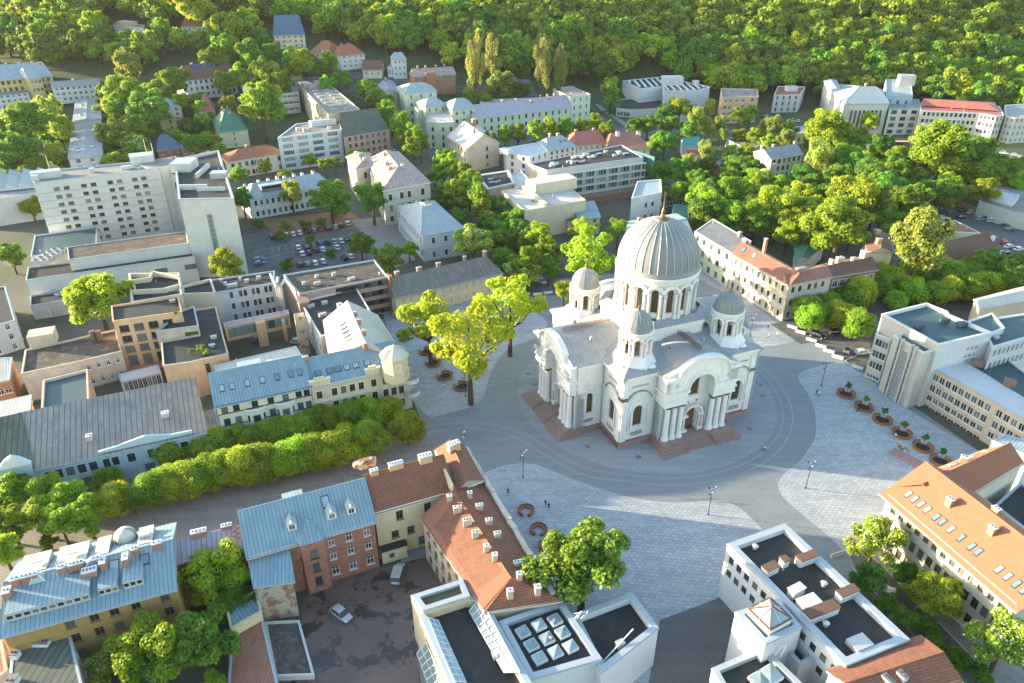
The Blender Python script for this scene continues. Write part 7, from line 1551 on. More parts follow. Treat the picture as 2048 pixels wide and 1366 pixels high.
fill([(1740,1150),(1800,1200),(1990,1366),(1900,1340),(1780,1220)], 6, 22, 30, ('dark',), 'small shaded tree along the street under the palace', 'shaded street trees under the palace', 19)
# wooded hill: individual trees in front, the mass behind as one
def in_view(x, y, z, m=60):
    a, b, c = px((x, y, z)); return c > 10 and -m < a < 2048+m and -m < b < 1366+m
BE = [poly_inset(q, -8.5) for q in BQ if sum((v.y for v in q))/len(q) > 340]
def hill_ok(x, y):
    u, v, _ = px((x, y, ter(x, y)))
    if in_view(x, y, 5):
        lim = np.interp(u, [-100, 0, 140, 300, 380, 480, 560, 600, 680, 760, 850, 920, 980, 1060, 1180, 1250, 1420, 1450, 1640, 1700, 1800, 1990, 2150], [138, 138, 142, 150, 122, 112, 118, 95, 88, 105, 130, 160, 170, 175, 185, 190, 205, 205, 215, 205, 205, 235, 240])
        if v > lim: return False
    return not any(inside(Vector((x, y)), e) for e in BE)
rs = np.random.RandomState(5); pts = []; cell = {}
sx = 9.6
yy = 380.0
while yy < 1250:
    st = 12.0 if yy < 650 else 14.5 if yy < 800 else 18.0
    xx = -yy*.95-60
    while xx < yy*.95+60:
        x, y = xx+rs.uniform(-3.2, 3.2), yy+rs.uniform(-3.2, 3.2)
        if in_view(x, y, ter(x, y)+8, 40) and hill_ok(x, y): pts.append((x, y))
        xx += st
    yy += st*.9
for (tx, ty) in ((0, 0),): pass
pts.sort(key=lambda p: p[1]-abs(p[0])*.0)
near, far = pts[:285], pts[285:]
for i, (x, y) in enumerate(near):
    k_ = ('forest', 'forestd', 'forest', 'forestd', 'forest')[rs.randint(5)]
    tree(0, 0, 0, k_, 'broadleaf tree at the foot of the wooded hill', 'trees at the foot of the wooded hill', base=(x, y), rad=rs.uniform(8.0, 12.5), z=rs.uniform(.9, 1.2))
# far wood: one mass
protos = []
for v in range(5):
    r_ = np.random.RandomState(40+v); me = leaf_cloud(lobes_round(r_, 16, .9), 1000, .092, 60+v, ('l_bright', 'l_mid') if v % 2 else ('l_mid', 'l_dark'), 0, True)
    n_ = len(me.vertices); co = np.empty(n_*3, np.float32); me.vertices.foreach_get('co', co); nl = len(me.loops); li = np.empty(nl, np.int32); me.loops.foreach_get('vertex_index', li)
    ls = np.empty(len(me.polygons), np.int32); me.polygons.foreach_get('loop_start', ls); mi = np.empty(len(me.polygons), np.int32); me.polygons.foreach_get('material_index', mi)
    protos.append((co.reshape(-1, 3), li, ls, mi, v % 2)); bpy.data.meshes.remove(me)
def join_wood(name, plist, label):
    V = []; LI = []; LS = []; MI = []; nv = nl = 0
    for (x, y) in plist:
        co, li, ls, mi, br = protos[rs.randint(5)]; r = rs.uniform(8, 12.5); a = rs.uniform(0, 6.28); c, s = cos(a), sin(a)
        p = co*r; q = np.stack([p[:,0]*c-p[:,1]*s+x, p[:,0]*s+p[:,1]*c+y, p[:,2]*rs.uniform(.9,1.2)+ter(x, y)+r*rs.uniform(.8,1.15)], 1)
        V.append(q); LI.append(li+nv); LS.append(ls+nl); pick = rs.randint(3); MI.append(np.where(mi == 3, 5, np.where(mi == 0, (0 if br else 1, 1, 0)[pick], (1, 2, 2)[pick] if not br else (1, 1, 2)[pick]))); nv += len(co); nl += len(li)
    me = bpy.data.meshes.new(name); V = np.concatenate(V).astype(np.float32); LI = np.concatenate(LI).astype(np.int32); LS = np.concatenate(LS).astype(np.int32); MI = np.concatenate(MI).astype(np.int32)
    me.vertices.add(len(V)); me.vertices.foreach_set('co', V.ravel()); me.loops.add(len(LI)); me.loops.foreach_set('vertex_index', LI); me.polygons.add(len(LS)); me.polygons.foreach_set('loop_start', LS); me.polygons.foreach_set('material_index', MI)
    for m_ in ('l_bright', 'l_mid', 'l_dark', 'l_yellow', 'l_pale', 'l_core'): me.materials.append(M(m_))
    me.update(calc_edges=True); o = bpy.data.objects.new(name, me); COL.objects.link(o); tag(o, label, 'wood', None, 'stuff'); return o
join_wood('wood', far, 'dense broadleaf wood covering the hill behind the town')
print('trees', TN, 'far', len(far))

# ------------------------------------------------------------ ground
def terrain():
    xs = np.concatenate([np.arange(-1500, -300, 40), np.arange(-300, 400, 14), np.arange(400, 1501, 40)]); ys = np.concatenate([np.arange(-40, 380, 30), np.arange(380, 900, 14), np.arange(900, 2600, 60)])
    v = [(x, y, ter(x, y)) for y in ys for x in xs]; nx = len(xs); f = [(j*nx+i, j*nx+i+1, (j+1)*nx+i+1, (j+1)*nx+i) for j in range(len(ys)-1) for i in range(nx-1)]
    me = bpy.data.meshes.new('ground'); me.from_pydata([tuple(map(float, a)) for a in v], [], f); me.materials.append(M('g_soil')); me.update()
    for p in me.polygons: p.use_smooth = True
    o = bpy.data.objects.new('ground', me); COL.objects.link(o); tag(o, kind='structure')
terrain()
def smooth(c, n=6):
    o = []; m = len(c)
    for i in range(m-1):
        p0, p1, p2, p3 = c[max(0, i-1)], c[i], c[i+1], c[min(m-1, i+2)]
        for j in range(n):
            t = j/n; o.append(tuple(.5*(2*p1[k]+(p2[k]-p0[k])*t+(2*p0[k]-5*p1[k]+4*p2[k]-p3[k])*t*t+(3*p1[k]-p0[k]-3*p2[k]+p3[k])*t**3) for k in (0, 1)))
    return o+[c[-1]]
CV1 = smooth([(944,975),(962,953),(985,940),(1020,930),(1050,927.5),(1075,931),(1100,941),(1150,961),(1220,985),(1290,1001),(1360,1006),(1425,1002),(1455,1006),(1490,1025),(1530,1066)])
CV2 = smooth([(1690,1104),(1655,1070),(1615,1038),(1580,1008),(1562,988),(1557,968),(1570,948),(1601,923),(1618,899),(1629,882),(1633,860),(1631,826),(1623,800),(1610,778),(1600,763),(1598,752),(1606,744),(1621,738),(1650,731),(1683,724)])
CV3 = smooth([(858,836),(880,831),(900,825),(925,819),(947,811),(962,800),(970,782),(977,755),(990,727),(1007,706),(1025,693),(1048,685),(1070,676),(1086,665),(1093,652),(1090,640),(1078,630)])
def sheet(name, pxs, z, m):
    k = MB(); k.face([P(x, y, z) for x, y in pxs], m, [(0, 0)]*len(pxs)); return tag(k.build(name), kind='structure')
def ribbon(name, pts, w, m, z=.03, lines=None, step=7):
    c = [G(*p) for p in pts]; q = [c[0]]
    for a, b in zip(c[:-1], c[1:]):
        n = max(1, int((b-a).length/step))
        for i in range(1, n+1): q.append(a+(b-a)*i/n)
    k = MB()
    def off(i, d):
        t = (q[min(i+1, len(q)-1)]-q[max(i-1, 0)]); t.z = 0; t.normalize(); p = q[i]+Vector((-t.y, t.x, 0))*d; return Vector((p.x, p.y, ter(p.x, p.y)+z))
    for i in range(len(q)-1): k.face([off(i, -w/2), off(i+1, -w/2), off(i+1, w/2), off(i, w/2)], m, [(0, 0)]*4)
    tag(k.build(name), kind='structure')
    return q, off
sheet('town_ground', [(-400,1500),(2500,1500),(2250,560),(2048,470),(1800,400),(1500,370),(1300,330),(900,260),(700,255),(560,300),(430,340),(-100,420),(-400,700)], .02, 'g_yard')
sheet('square', [(700,1500),(835,1000),(855,895),(820,870),(840,835),(770,660),(760,640),(1000,560),(1100,560),(1400,530),(1560,640),(1690,720),(2000,930),(1760,1120),(1500,1400),(1300,1500)], .035, 'g_cobble')
sheet('paving', [*CV1,(1600,1130),(1500,1330),(1450,1500),(1200,1500),(1080,1200)], .05, 'g_slab')
sheet('paving', [(1730,752),(1815,818),(1960,905),(2060,960),(1900,1180),(1800,1200),*CV2], .05, 'g_slab')
sheet('paving', [(1385,520),(1465,572),(1560,651),(1584,657),(1601,679),(1575,687),(1526,695),(1510,690),(1480,600),(1400,560)], .05, 'g_slab')
sheet('paving', [(760,610),(770,640),(824,800),*CV3,(1050,600),(1000,572),(900,585),(800,600)], .05, 'g_slab')
k = MB(); n = 72
k.face([(CX+31.8*cos(2*pi*i/n), CY+31.8*sin(2*pi*i/n), .045) for i in range(n)], 'g_apron', [(0,0)]*n); tag(k.build('paving'), kind='structure')
k = MB()
def stripe(pts, w, z=.065, m='g_line'):
    for a, b in zip(pts[:-1], pts[1:]):
        a, b = Vector(a[:2]), Vector(b[:2]); d = (b-a).normalized(); nn = Vector((-d.y, d.x))*w/2; a = a-d*.01
        k.face([(*(a-nn), z), (*(b-nn), z), (*(b+nn), z), (*(a+nn), z)], m, [(0,0)]*4)
for r, l in ((33.1, [(850,854),(900,847),(945,846),(985,849),(1030,859),(1070,879),(1110,905),(1150,928),(1190,941),(1240,949)]), (35.3, [(850,867),(900,858),(945,857),(985,862),(1030,875),(1070,897),(1110,922),(1150,944),(1200,958)])):
    a0, a1 = YAW+radians(-126 if r < 34 else -129), YAW+radians(4)
    stripe([P(*p, 0) for p in smooth(l)]+[(CX+r*cos(a0+(a1-a0)*i/60), CY+r*sin(a0+(a1-a0)*i/60)) for i in range(61)], .15)
for l in (CV1, CV2, CV3, [(795,655),(849,739),(895,808)], [(985,957),(1030,1027),(1110,1140)], [(1010,960),(1150,1010),(1240,1025),(1330,1035)], [(1275,1140),(1440,1080),(1490,1062)], [(1595,970),(1670,1035),(1760,1005)]):
    stripe([P(*p, 0) for p in l], .2 if len(l) > 9 else .13, .062)
tag(k.build('paving_line'), kind='structure')
sheet('forecourt', [(1320,1240),(1400,1210),(1465,1185),(1475,1260),(1450,1330),(1420,1420),(1290,1420),(1300,1350)], .07, 'g_darkslab')
sheet('road', [(1700,1112),(1728,1104),(1760,1130),(1860,1230),(2040,1420),(1900,1420),(1800,1300)], .075, 'g_asphalt')
sheet('sidewalk', [(1728,1104),(1770,1092),(1830,1140),(2048,1330),(2100,1420),(2045,1420),(1862,1230),(1762,1130)], .08, 'g_walk')
sheet('courtyard', [(560,1480),(610,1200),(640,1150),(760,1135),(870,1110),(900,1160),(830,1200),(850,1500)], .06, 'g_wet')
sheet('boulevard', [(-60,1060),(-60,985),(100,945),(860,830),(900,900),(720,990),(500,1060),(320,1110),(-60,1240)], .06, 'g_walk')
sheet('car_park', [(480,470),(700,435),(800,500),(770,530),(590,560),(500,560)], .05, 'g_asphalt')
sheet('yard', [(520,440),(700,420),(740,455),(560,475)], .055, 'g_dirt')
sheet('road', [(700,440),(800,430),(830,520),(790,535)], .06, 'g_walk')
sheet('road', [(1566,655),(1640,640),(1750,625),(1740,700),(1690,722),(1600,672)], .07, 'g_asphalt')
sheet('yard', [(205,760),(270,745),(330,760),(345,800),(200,850),(195,790)], .05, 'g_yard')
sheet('car_park', [(1850,440),(1920,410),(2100,460),(2100,560),(1950,520),(2010,500),(1900,430)], .05, 'g_asphalt')
ribbon('road', [(1085,592),(1060,540),(1010,470),(950,400),(905,345),(868,295),(825,250),(780,215),(735,190),(700,178),(670,176)], 11, 'g_asphalt', .05)
ribbon('road', [(1010,500),(1080,545),(1090,575)], 8, 'g_asphalt', .06)
ribbon('road', [(1570,668),(1700,640),(1850,602),(2000,585),(2150,560)], 13, 'g_asphalt', .065)
ribbon('road', [(852,300),(950,292),(1080,275),(1200,262),(1260,258),(1340,262),(1450,262),(1560,262),(1680,285),(1800,292),(1900,300),(2000,310),(2150,325)], 12, 'g_asphalt', .06)
ribbon('road', [(1245,275),(1215,250),(1185,225),(1160,205)], 9, 'g_asphalt', .08)
ribbon('sidewalk', [(1275,268),(1235,238),(1195,208)], 3.5, 'g_walk', .11)
ribbon('road', [(560,110),(620,128),(680,146),(760,158),(830,166),(900,178),(960,178),(1060,170)], 8, 'g_asphalt', .12)
ribbon('road', [(1250,290),(1290,275),(1300,262)], 8, 'g_asphalt', .09)
ribbon('path', [(1470,345),(1488,370),(1500,395)], 4, 'g_walk', .1)
sheet('car_park', [(1520,238),(1650,238),(1680,215),(1640,200),(1630,235)], 3.0, 'g_asphalt') if False else None
sheet('lawn', [(250,400),(300,330),(60,330),(60,352)], .05, 'g_grass')
sheet('lawn', [(1320,360),(1350,350),(1400,372),(1360,390)], .06, 'g_grass')
# road markings of the car park
k = MB()
for i in range(10):
    a = P(545+i*14, 505-i*2.2, 0); stripe([(a.x, a.y), (a.x-1.6, a.y+4.4)], .12, .075, 'g_mark')
for (a, b) in (((500,525),(620,495)),((505,505),(610,480)),((1235,275),(1200,245)),((1700,1130),(1880,1330))): stripe([P(*a, 0), P(*b, 0)], .14, .1, 'g_mark')
tag(k.build('road_marking'), kind='structure')
# kerbs
def kerb(pts, name='kerb'):
    k = MB()
    for a, b in zip(pts[:-1], pts[1:]):
        a, b = P(*a, 0), P(*b, 0); c = (a+b)/2; k.box((c.x, c.y, .09), ((b-a).length, .25, .16), 'kerb', atan2((b-a).y, (b-a).x))
    tag(k.build(name), kind='structure')
kerb([(1728,1104),(1762,1130),(1862,1230),(2045,1420)]); kerb([(1690,722),(1740,700)])

# ------------------------------------------------------------ street furniture
def lamp(x, y, label):
    g = G(x, y); e = empty('street_lamp', g, 0, label, 'street lamp', 'tall dark lamp posts on the square'); k = MB()
    k.bar((0,0,0), (0,0,.4), .16, 'metal_dark', 8); k.bar((0,0,.4), (0,0,7.1), .085, 'metal_dark', 8, .07); put('pole', k.mesh('pole'), e)
    for i, (z, a) in enumerate(((6.9, .2), (6.5, 2.6), (6.0, 1.2), (5.5, 3.8), (6.3, 4.6))):
        k = MB(); k.bar((0,0,0), (.65*cos(a), .65*sin(a), .1), .03, 'metal_dark', 5); put('arm', k.mesh('arm'), e, (0,0,z))
        k = MB(); k.lathe([(0,-.14), (.16,-.1), (.17,.1), (0,.16)], (0,0,0), 'metal_dark' if i % 2 else 'trim_grey', 8); put('lamp_head', k.mesh('lamp_head'), e, (.7*cos(a), .7*sin(a), z+.12))
lamp(1046,955,'tall dark lamp post on the slabs nearest the red tiled wing'); lamp(1642,773,'tall dark lamp post at the tip of the slab paving nearest the faculty'); lamp(1611,977,'tall dark lamp post by the curve left of the orange roof')
lamp(1416,1030,'tall dark lamp post just above the white stone block'); lamp(1500,674,'tall dark lamp post behind the right church turret'); lamp(931,793,'tall dark lamp post under the nearest maple')
def cbench(x, y, r, gap, label, group, soil=True, h=.45):
    g = G(x, y); e = empty('ring_bench', g, 0, label, 'bench', group); k = MB(); n = 26; a0, a1 = gap+.35, gap+2*pi-.35
    for i in range(n):
        t0, t1 = a0+(a1-a0)*i/n, a0+(a1-a0)*(i+1)/n
        def q(rr, t, z): return (rr*cos(t), rr*sin(t), z)
        k.face([q(r-.6,t0,h), q(r,t0,h), q(r,t1,h), q(r-.6,t1,h)], 'wood_bench'); k.face([q(r,t0,0), q(r,t1,0), q(r,t1,h), q(r,t0,h)], 'wood_bench'); k.face([q(r-.6,t1,0), q(r-.6,t0,0), q(r-.6,t0,h), q(r-.6,t1,h)], 'wood_bench')
    put('seat', k.mesh('seat'), e); k = MB()
    for i in range(n):
        t0, t1 = a0+(a1-a0)*i/n, a0+(a1-a0)*(i+1)/n
        k.face([(r*cos(t0),r*sin(t0),h), (r*cos(t1),r*sin(t1),h), (r*1.04*cos(t1),r*1.04*sin(t1),h+.35), (r*1.04*cos(t0),r*1.04*sin(t0),h+.35)], 'wood_bench')
    put('backrest', k.mesh('backrest'), e)
    if soil:
        k = MB(); k.lathe([(r-.65, .0), (r-.65, .12), (0, .16)], (0,0,0), 'soil_dark', 20); put('planting_bed', k.mesh('planting_bed'), e)
SAP = 'saplings in the ring benches'
for i, (x, y) in enumerate(((1691.5,790),(1727,816),(1764,841.6),(1803,869),(1845,896),(1880,924))):
    cbench(x, y, 2.15, 1.0, 'round wooden bench with dark planting bed, '+('nearest the faculty stair tower','second from the faculty stair tower','third in the row along the faculty','fourth in the row along the faculty','beside the reclining sculpture','half hidden by the orange roof')[i], 'round planter benches along the faculty')
    g = G(x, y); tree(0,0,0,'sapling', 'young tree standing in '+('the bench nearest the faculty stair tower','the second bench from the faculty stair tower','the third round bench','the fourth round bench','the bench beside the reclining sculpture','the bench half hidden by the orange roof')[i], SAP, 'sapling', base=(g.x+.6, g.y+.9), rad=1.15)
for x, y, l in ((1052,1024,'upper one of two open C shaped wooden benches on the lower slab paving'),(1077,1062,'lower one of two open C shaped wooden benches on the lower slab paving')): cbench(x, y, 1.6, -1.7, l, 'open C shaped benches', False)
cbench(1094,1093,1.6,2.0,'wooden bench peeping out left of the big square tree','open C shaped benches',False)
for x, y, l in ((853,705,'uppermost'),(866,728,'second'),(889.5,754,'third'),(923,775,'lowest')): cbench(x, y, 2.1, 2.4, l+' brown ring bench under the three maples', 'ring benches under the maples')
bm_ = MB()
prf = [(-.32,0),(.32,0),(.3,.18),(.14,.34),(.1,.8),(-.1,.8),(-.14,.34),(-.3,.18)]
L = 2.9
for i in range(8):
    a, b = prf[i], prf[(i+1) % 8]; bm_.face([(-L/2,a[0],a[1]),(-L/2,b[0],b[1]),(L/2,b[0],b[1]),(L/2,a[0],a[1])], 'concrete_lt')
bm_.face([(-L/2,y,z) for y, z in prf], 'concrete_lt'); bm_.face([(L/2,y,z) for y, z in prf][::-1], 'concrete_lt'); bme = bm_.mesh('barrier')
for i, (x, y, a) in enumerate(((1584,656,-38),(1600,666,-38),(1622,682,-38),(1641,694,-38),(1657,704,-38),(1675,716,-38),(1714,736,-38),(1674,1111,20),(1075,590,14),(1096,587,14))):
    g = G(x, y); o = bpy.data.objects.new('concrete_barrier', bme); COL.objects.link(o); o.location = g; o.rotation_euler = (0,0,radians(a))
    tag(o, ['white concrete barrier in the line closing the square toward the parked cars','long white barrier beside the parapet of the black roofed block','short concrete barrier closing the avenue beside the white car'][0 if i < 7 else 1 if i == 7 else 2], 'barrier', ['barriers toward the parked cars', None, 'barriers closing the avenue'][0 if i < 7 else 1 if i == 7 else 2])
for x, y in ((1056,747),(1070,770),(1175,893),(1277,914),(1525,792),(1499,857),(1522,770)):
    g = P(x, y, 0); k = MB(); k.box((0,0,.0), (.95,.95,.06), 'metal_dark', YAW)
    for i in range(4): k.box((0, -.3+.2*i, .03), (.8,.06,.03), 'trim_grey', YAW)
    o = k.build('drain_cover', world=False); o.location = (g.x, g.y, .07); tag(o, 'square dark drain cover set in the light apron around the church', 'drain cover', 'drain covers around the church')

# ------------------------------------------------------------ people
def figure(pose, cols):
    J = dict(pelvis=(0,0,.95,.15), chest=(0,.02,1.28,.165), neck=(0,.02,1.48,.065), head=(0,-.01,1.62,.105), crown=(0,0,1.72,.085))
    if pose == 'walk':
        J.update(hl=(.1,0,.9,.1), kl=(.1,-.16,.5,.068), al=(.1,-.2,.09,.045), tl=(.1,-.36,.04,.04), hr=(-.1,0,.9,.1), kr=(-.1,.1,.5,.068), ar=(-.1,.36,.16,.045), tr=(-.1,.28,.03,.04),
                 sl=(.2,.02,1.4,.062), el=(.25,.14,1.13,.045), wl=(.24,.1,.88,.032), fl=(.24,.06,.8,.028), sr=(-.2,.02,1.4,.062), er=(-.25,-.08,1.13,.045), wr=(-.24,-.24,.92,.032), fr=(-.24,-.29,.85,.028))
    elif pose == 'sit':
        for k_ in ('pelvis','chest','neck','head','crown'): a = J[k_]; J[k_] = (a[0], a[1]+(.0 if k_ == 'pelvis' else -.04), a[2]-.45, a[3])
        J.update(hl=(.1,0,.48,.1), kl=(.13,-.46,.5,.068), al=(.12,-.5,.09,.045), tl=(.12,-.66,.04,.04), hr=(-.1,0,.48,.1), kr=(-.13,-.46,.5,.068), ar=(-.12,-.5,.09,.045), tr=(-.12,-.66,.04,.04),
                 sl=(.2,0,.95,.062), el=(.25,-.08,.7,.045), wl=(.18,-.3,.6,.032), fl=(.15,-.38,.58,.028), sr=(-.2,0,.95,.062), er=(-.25,-.08,.7,.045), wr=(-.18,-.3,.6,.032), fr=(-.15,-.38,.58,.028))
    elif pose == 'ride':
        J.update(pelvis=(0,.1,.98,.15), chest=(0,-.12,1.26,.16), neck=(0,-.22,1.42,.062), head=(0,-.28,1.55,.105), crown=(0,-.28,1.65,.085), hl=(.1,.08,.94,.1), kl=(.12,-.24,.72,.068), al=(.12,-.1,.36,.045), tl=(.12,-.24,.3,.04), hr=(-.1,.08,.94,.1), kr=(-.12,-.12,.6,.068), ar=(-.12,.02,.2,.045), tr=(-.12,-.12,.14,.04),
                 sl=(.2,-.16,1.36,.062), el=(.25,-.32,1.18,.045), wl=(.24,-.5,1.06,.032), fl=(.23,-.56,1.04,.028), sr=(-.2,-.16,1.36,.062), er=(-.25,-.32,1.18,.045), wr=(-.24,-.5,1.06,.032), fr=(-.23,-.56,1.04,.028))
    names = list(J); idx = {n: i for i, n in enumerate(names)}
    E_ = [('pelvis','chest'),('chest','neck'),('neck','head'),('head','crown'),('pelvis','hl'),('hl','kl'),('kl','al'),('al','tl'),('pelvis','hr'),('hr','kr'),('kr','ar'),('ar','tr'),('chest','sl'),('sl','el'),('el','wl'),('wl','fl'),('chest','sr'),('sr','er'),('er','wr'),('wr','fr')]
    me = bpy.data.meshes.new('person'); me.from_pydata([J[n][:3] for n in names], [(idx[a], idx[b]) for a, b in E_], [])
    o = bpy.data.objects.new('person', me); COL.objects.link(o); o.modifiers.new('s', 'SKIN'); sv = me.skin_vertices[0].data
    for n in names: sv[idx[n]].radius = (J[n][3], J[n][3]*.85); sv[idx[n]].use_root = n == 'pelvis'
    md = o.modifiers.new('d', 'SUBSURF'); md.levels = 1; md.render_levels = 1
    dg = bpy.context.evaluated_depsgraph_get(); m2 = bpy.data.meshes.new_from_object(o.evaluated_get(dg)); bpy.data.objects.remove(o)
    for m_ in ('skin', cols[0], cols[1], cols[2]): m2.materials.append(M(m_))
    hip = J['pelvis'][2]; nz = J['neck'][2]; hz = J['head'][2]
    for p in m2.polygons:
        c = p.center; w = abs(c.x) > .2 and (c-Vector(J['fl'][:3])).length < .12 or (c-Vector(J['fr'][:3])).length < .12
        low = c.z < hip-.02 if pose != 'sit' else (c.y < -.12 and c.z < .58) or c.z < hip-.06
        p.material_index = 3 if c.z > hz+.03 or (c.z > nz+.06 and c.y > J['head'][1]+.05) else 0 if (c.z > nz or w) else 2 if low else 1; p.use_smooth = True
    return m2
for nm, c in dict(c_black=(.02,.02,.022), c_white=(.7,.7,.68), c_blue=(.05,.09,.2), c_red=(.5,.06,.05), c_grey=(.2,.2,.21), c_hair=(.05,.03,.02), c_beige=(.5,.42,.3)).items(): flat(nm, c, .8)
FG = [figure('walk', ('c_black','c_black','c_hair')), figure('walk', ('c_white','c_blue','c_hair')), figure('sit', ('c_black','c_blue','c_hair')), figure('sit', ('c_white','c_grey','c_hair')), figure('ride', ('c_white','c_grey','c_hair')), figure('walk', ('c_red','c_white','c_hair'))]
def person(x, y, k_, rz, label, h=0.0, off=(0, 0), s=1.0):
    g = G(x, y) if h == 0 else P(x, y, h); o = bpy.data.objects.new('person', FG[k_]); COL.objects.link(o); o.location = (g.x+off[0], g.y+off[1], g.z+(.05 if h == 0 else 0)); o.rotation_euler = (0,0,rz); o.scale = (s, s, s); tag(o, label, 'person')
person(1016,989,0,.6,'person in dark clothes striding alone near the red tiled wing'); person(1091,1013,0,2.6,'person in black walking, the left one of two above the round tree'); person(1097.5,1019,0,2.8,'person in black walking, the right one of two above the round tree',s=1.03)
person(1632,791,0,.2,'person in black standing near the lamp at the tip of the paving'); person(1637,793,1,-.2,'person in a white top beside the one in black near the faculty lamp'); person(1536,677,1,1.5,'person in white walking behind the right church turret'); person(1553.5,674,1,-1.5,'second person in white, right of the one behind the right church turret')
person(1535,659,0,.3,'person in dark clothes farthest up the square beside the cream corner house'); person(926,878,5,.4,'person in red and white behind the corner of the red tiled wing'); person(929,872,1,.1,'person in white at the corner of the red tiled wing'); person(888,778,1,.9,'person in a white shirt left of the maple lamp post',s=.95)
person(1343,877,2,0,'person in black sitting on the church steps by the columns', h=1.68); person(1716,822,2,-.9,'person in black sitting on the second round bench', off=(0,0)); person(1790,875,3,-.9,'person in a white top sitting on the fourth round bench')
def bicycle(x, y, rz, label):
    g = G(x, y); e = empty('bicycle', (g.x, g.y, g.z+.05), rz, label, 'bicycle')
    for yy in (-.52, .52):
        k = MB(); n = 18
        for i in range(n): a, b = 2*pi*i/n, 2*pi*(i+1)/n; k.bar((0, .34*cos(a), .34+.34*sin(a)), (0, .34*cos(b), .34+.34*sin(b)), .022, 'rubber', 4, cap=False)
        for i in range(6): a = pi*i/6; k.bar((0, .33*cos(a), .34+.33*sin(a)), (0, -.33*cos(a), .34-.33*sin(a)), .006, 'trim_grey', 3)
        put('wheel', k.mesh('wheel'), e, (0, yy, 0))
    k = MB()
    for a, b in (((0,.52,.34),(0,.2,.85)),((0,.52,.34),(0,.05,.32)),((0,.05,.32),(0,.2,.9)),((0,.05,.32),(0,-.4,.8)),((0,.18,.8),(0,-.38,.86)),((0,-.52,.34),(0,-.38,.98))): k.bar(a, b, .022, 'c_black', 6)
    put('frame', k.mesh('frame'), e); k = MB(); k.bar((-.25,-.42,1.0), (.25,-.42,1.0), .018, 'c_black', 6); put('handlebar', k.mesh('handlebar'), e); k = MB(); k.box((0,.2,.93), (.16,.26,.06), 'c_black', 0, True); put('saddle', k.mesh('saddle'), e)
bicycle(1527,903,.9,'bicycle ridden across the cobbles right of the church steps'); person(1527,903,4,.9,'cyclist in a pale top riding on the cobbles right of the church steps', s=1.0)
# reclining bronze on a slab
g = G(1812, 918); e = empty('sculpture', g, radians(-52), 'reclining bronze figure on a long reddish granite slab near the round benches', 'sculpture')
k = MB(); k.box((0,0,.35), (6.4,2.0,.75), 'granite', 0, True); put('pedestal', k.mesh('pedestal'), e)
fm_ = figure('sit', ('bronze','bronze','bronze')); 
for i in range(4): fm_.materials[i] = M('bronze')
o = put('statue', fm_, e, (-.6,.1,1.1)); o.rotation_euler = (-.9, 0, radians(95)); o.scale = (2.1,2.1,2.1)
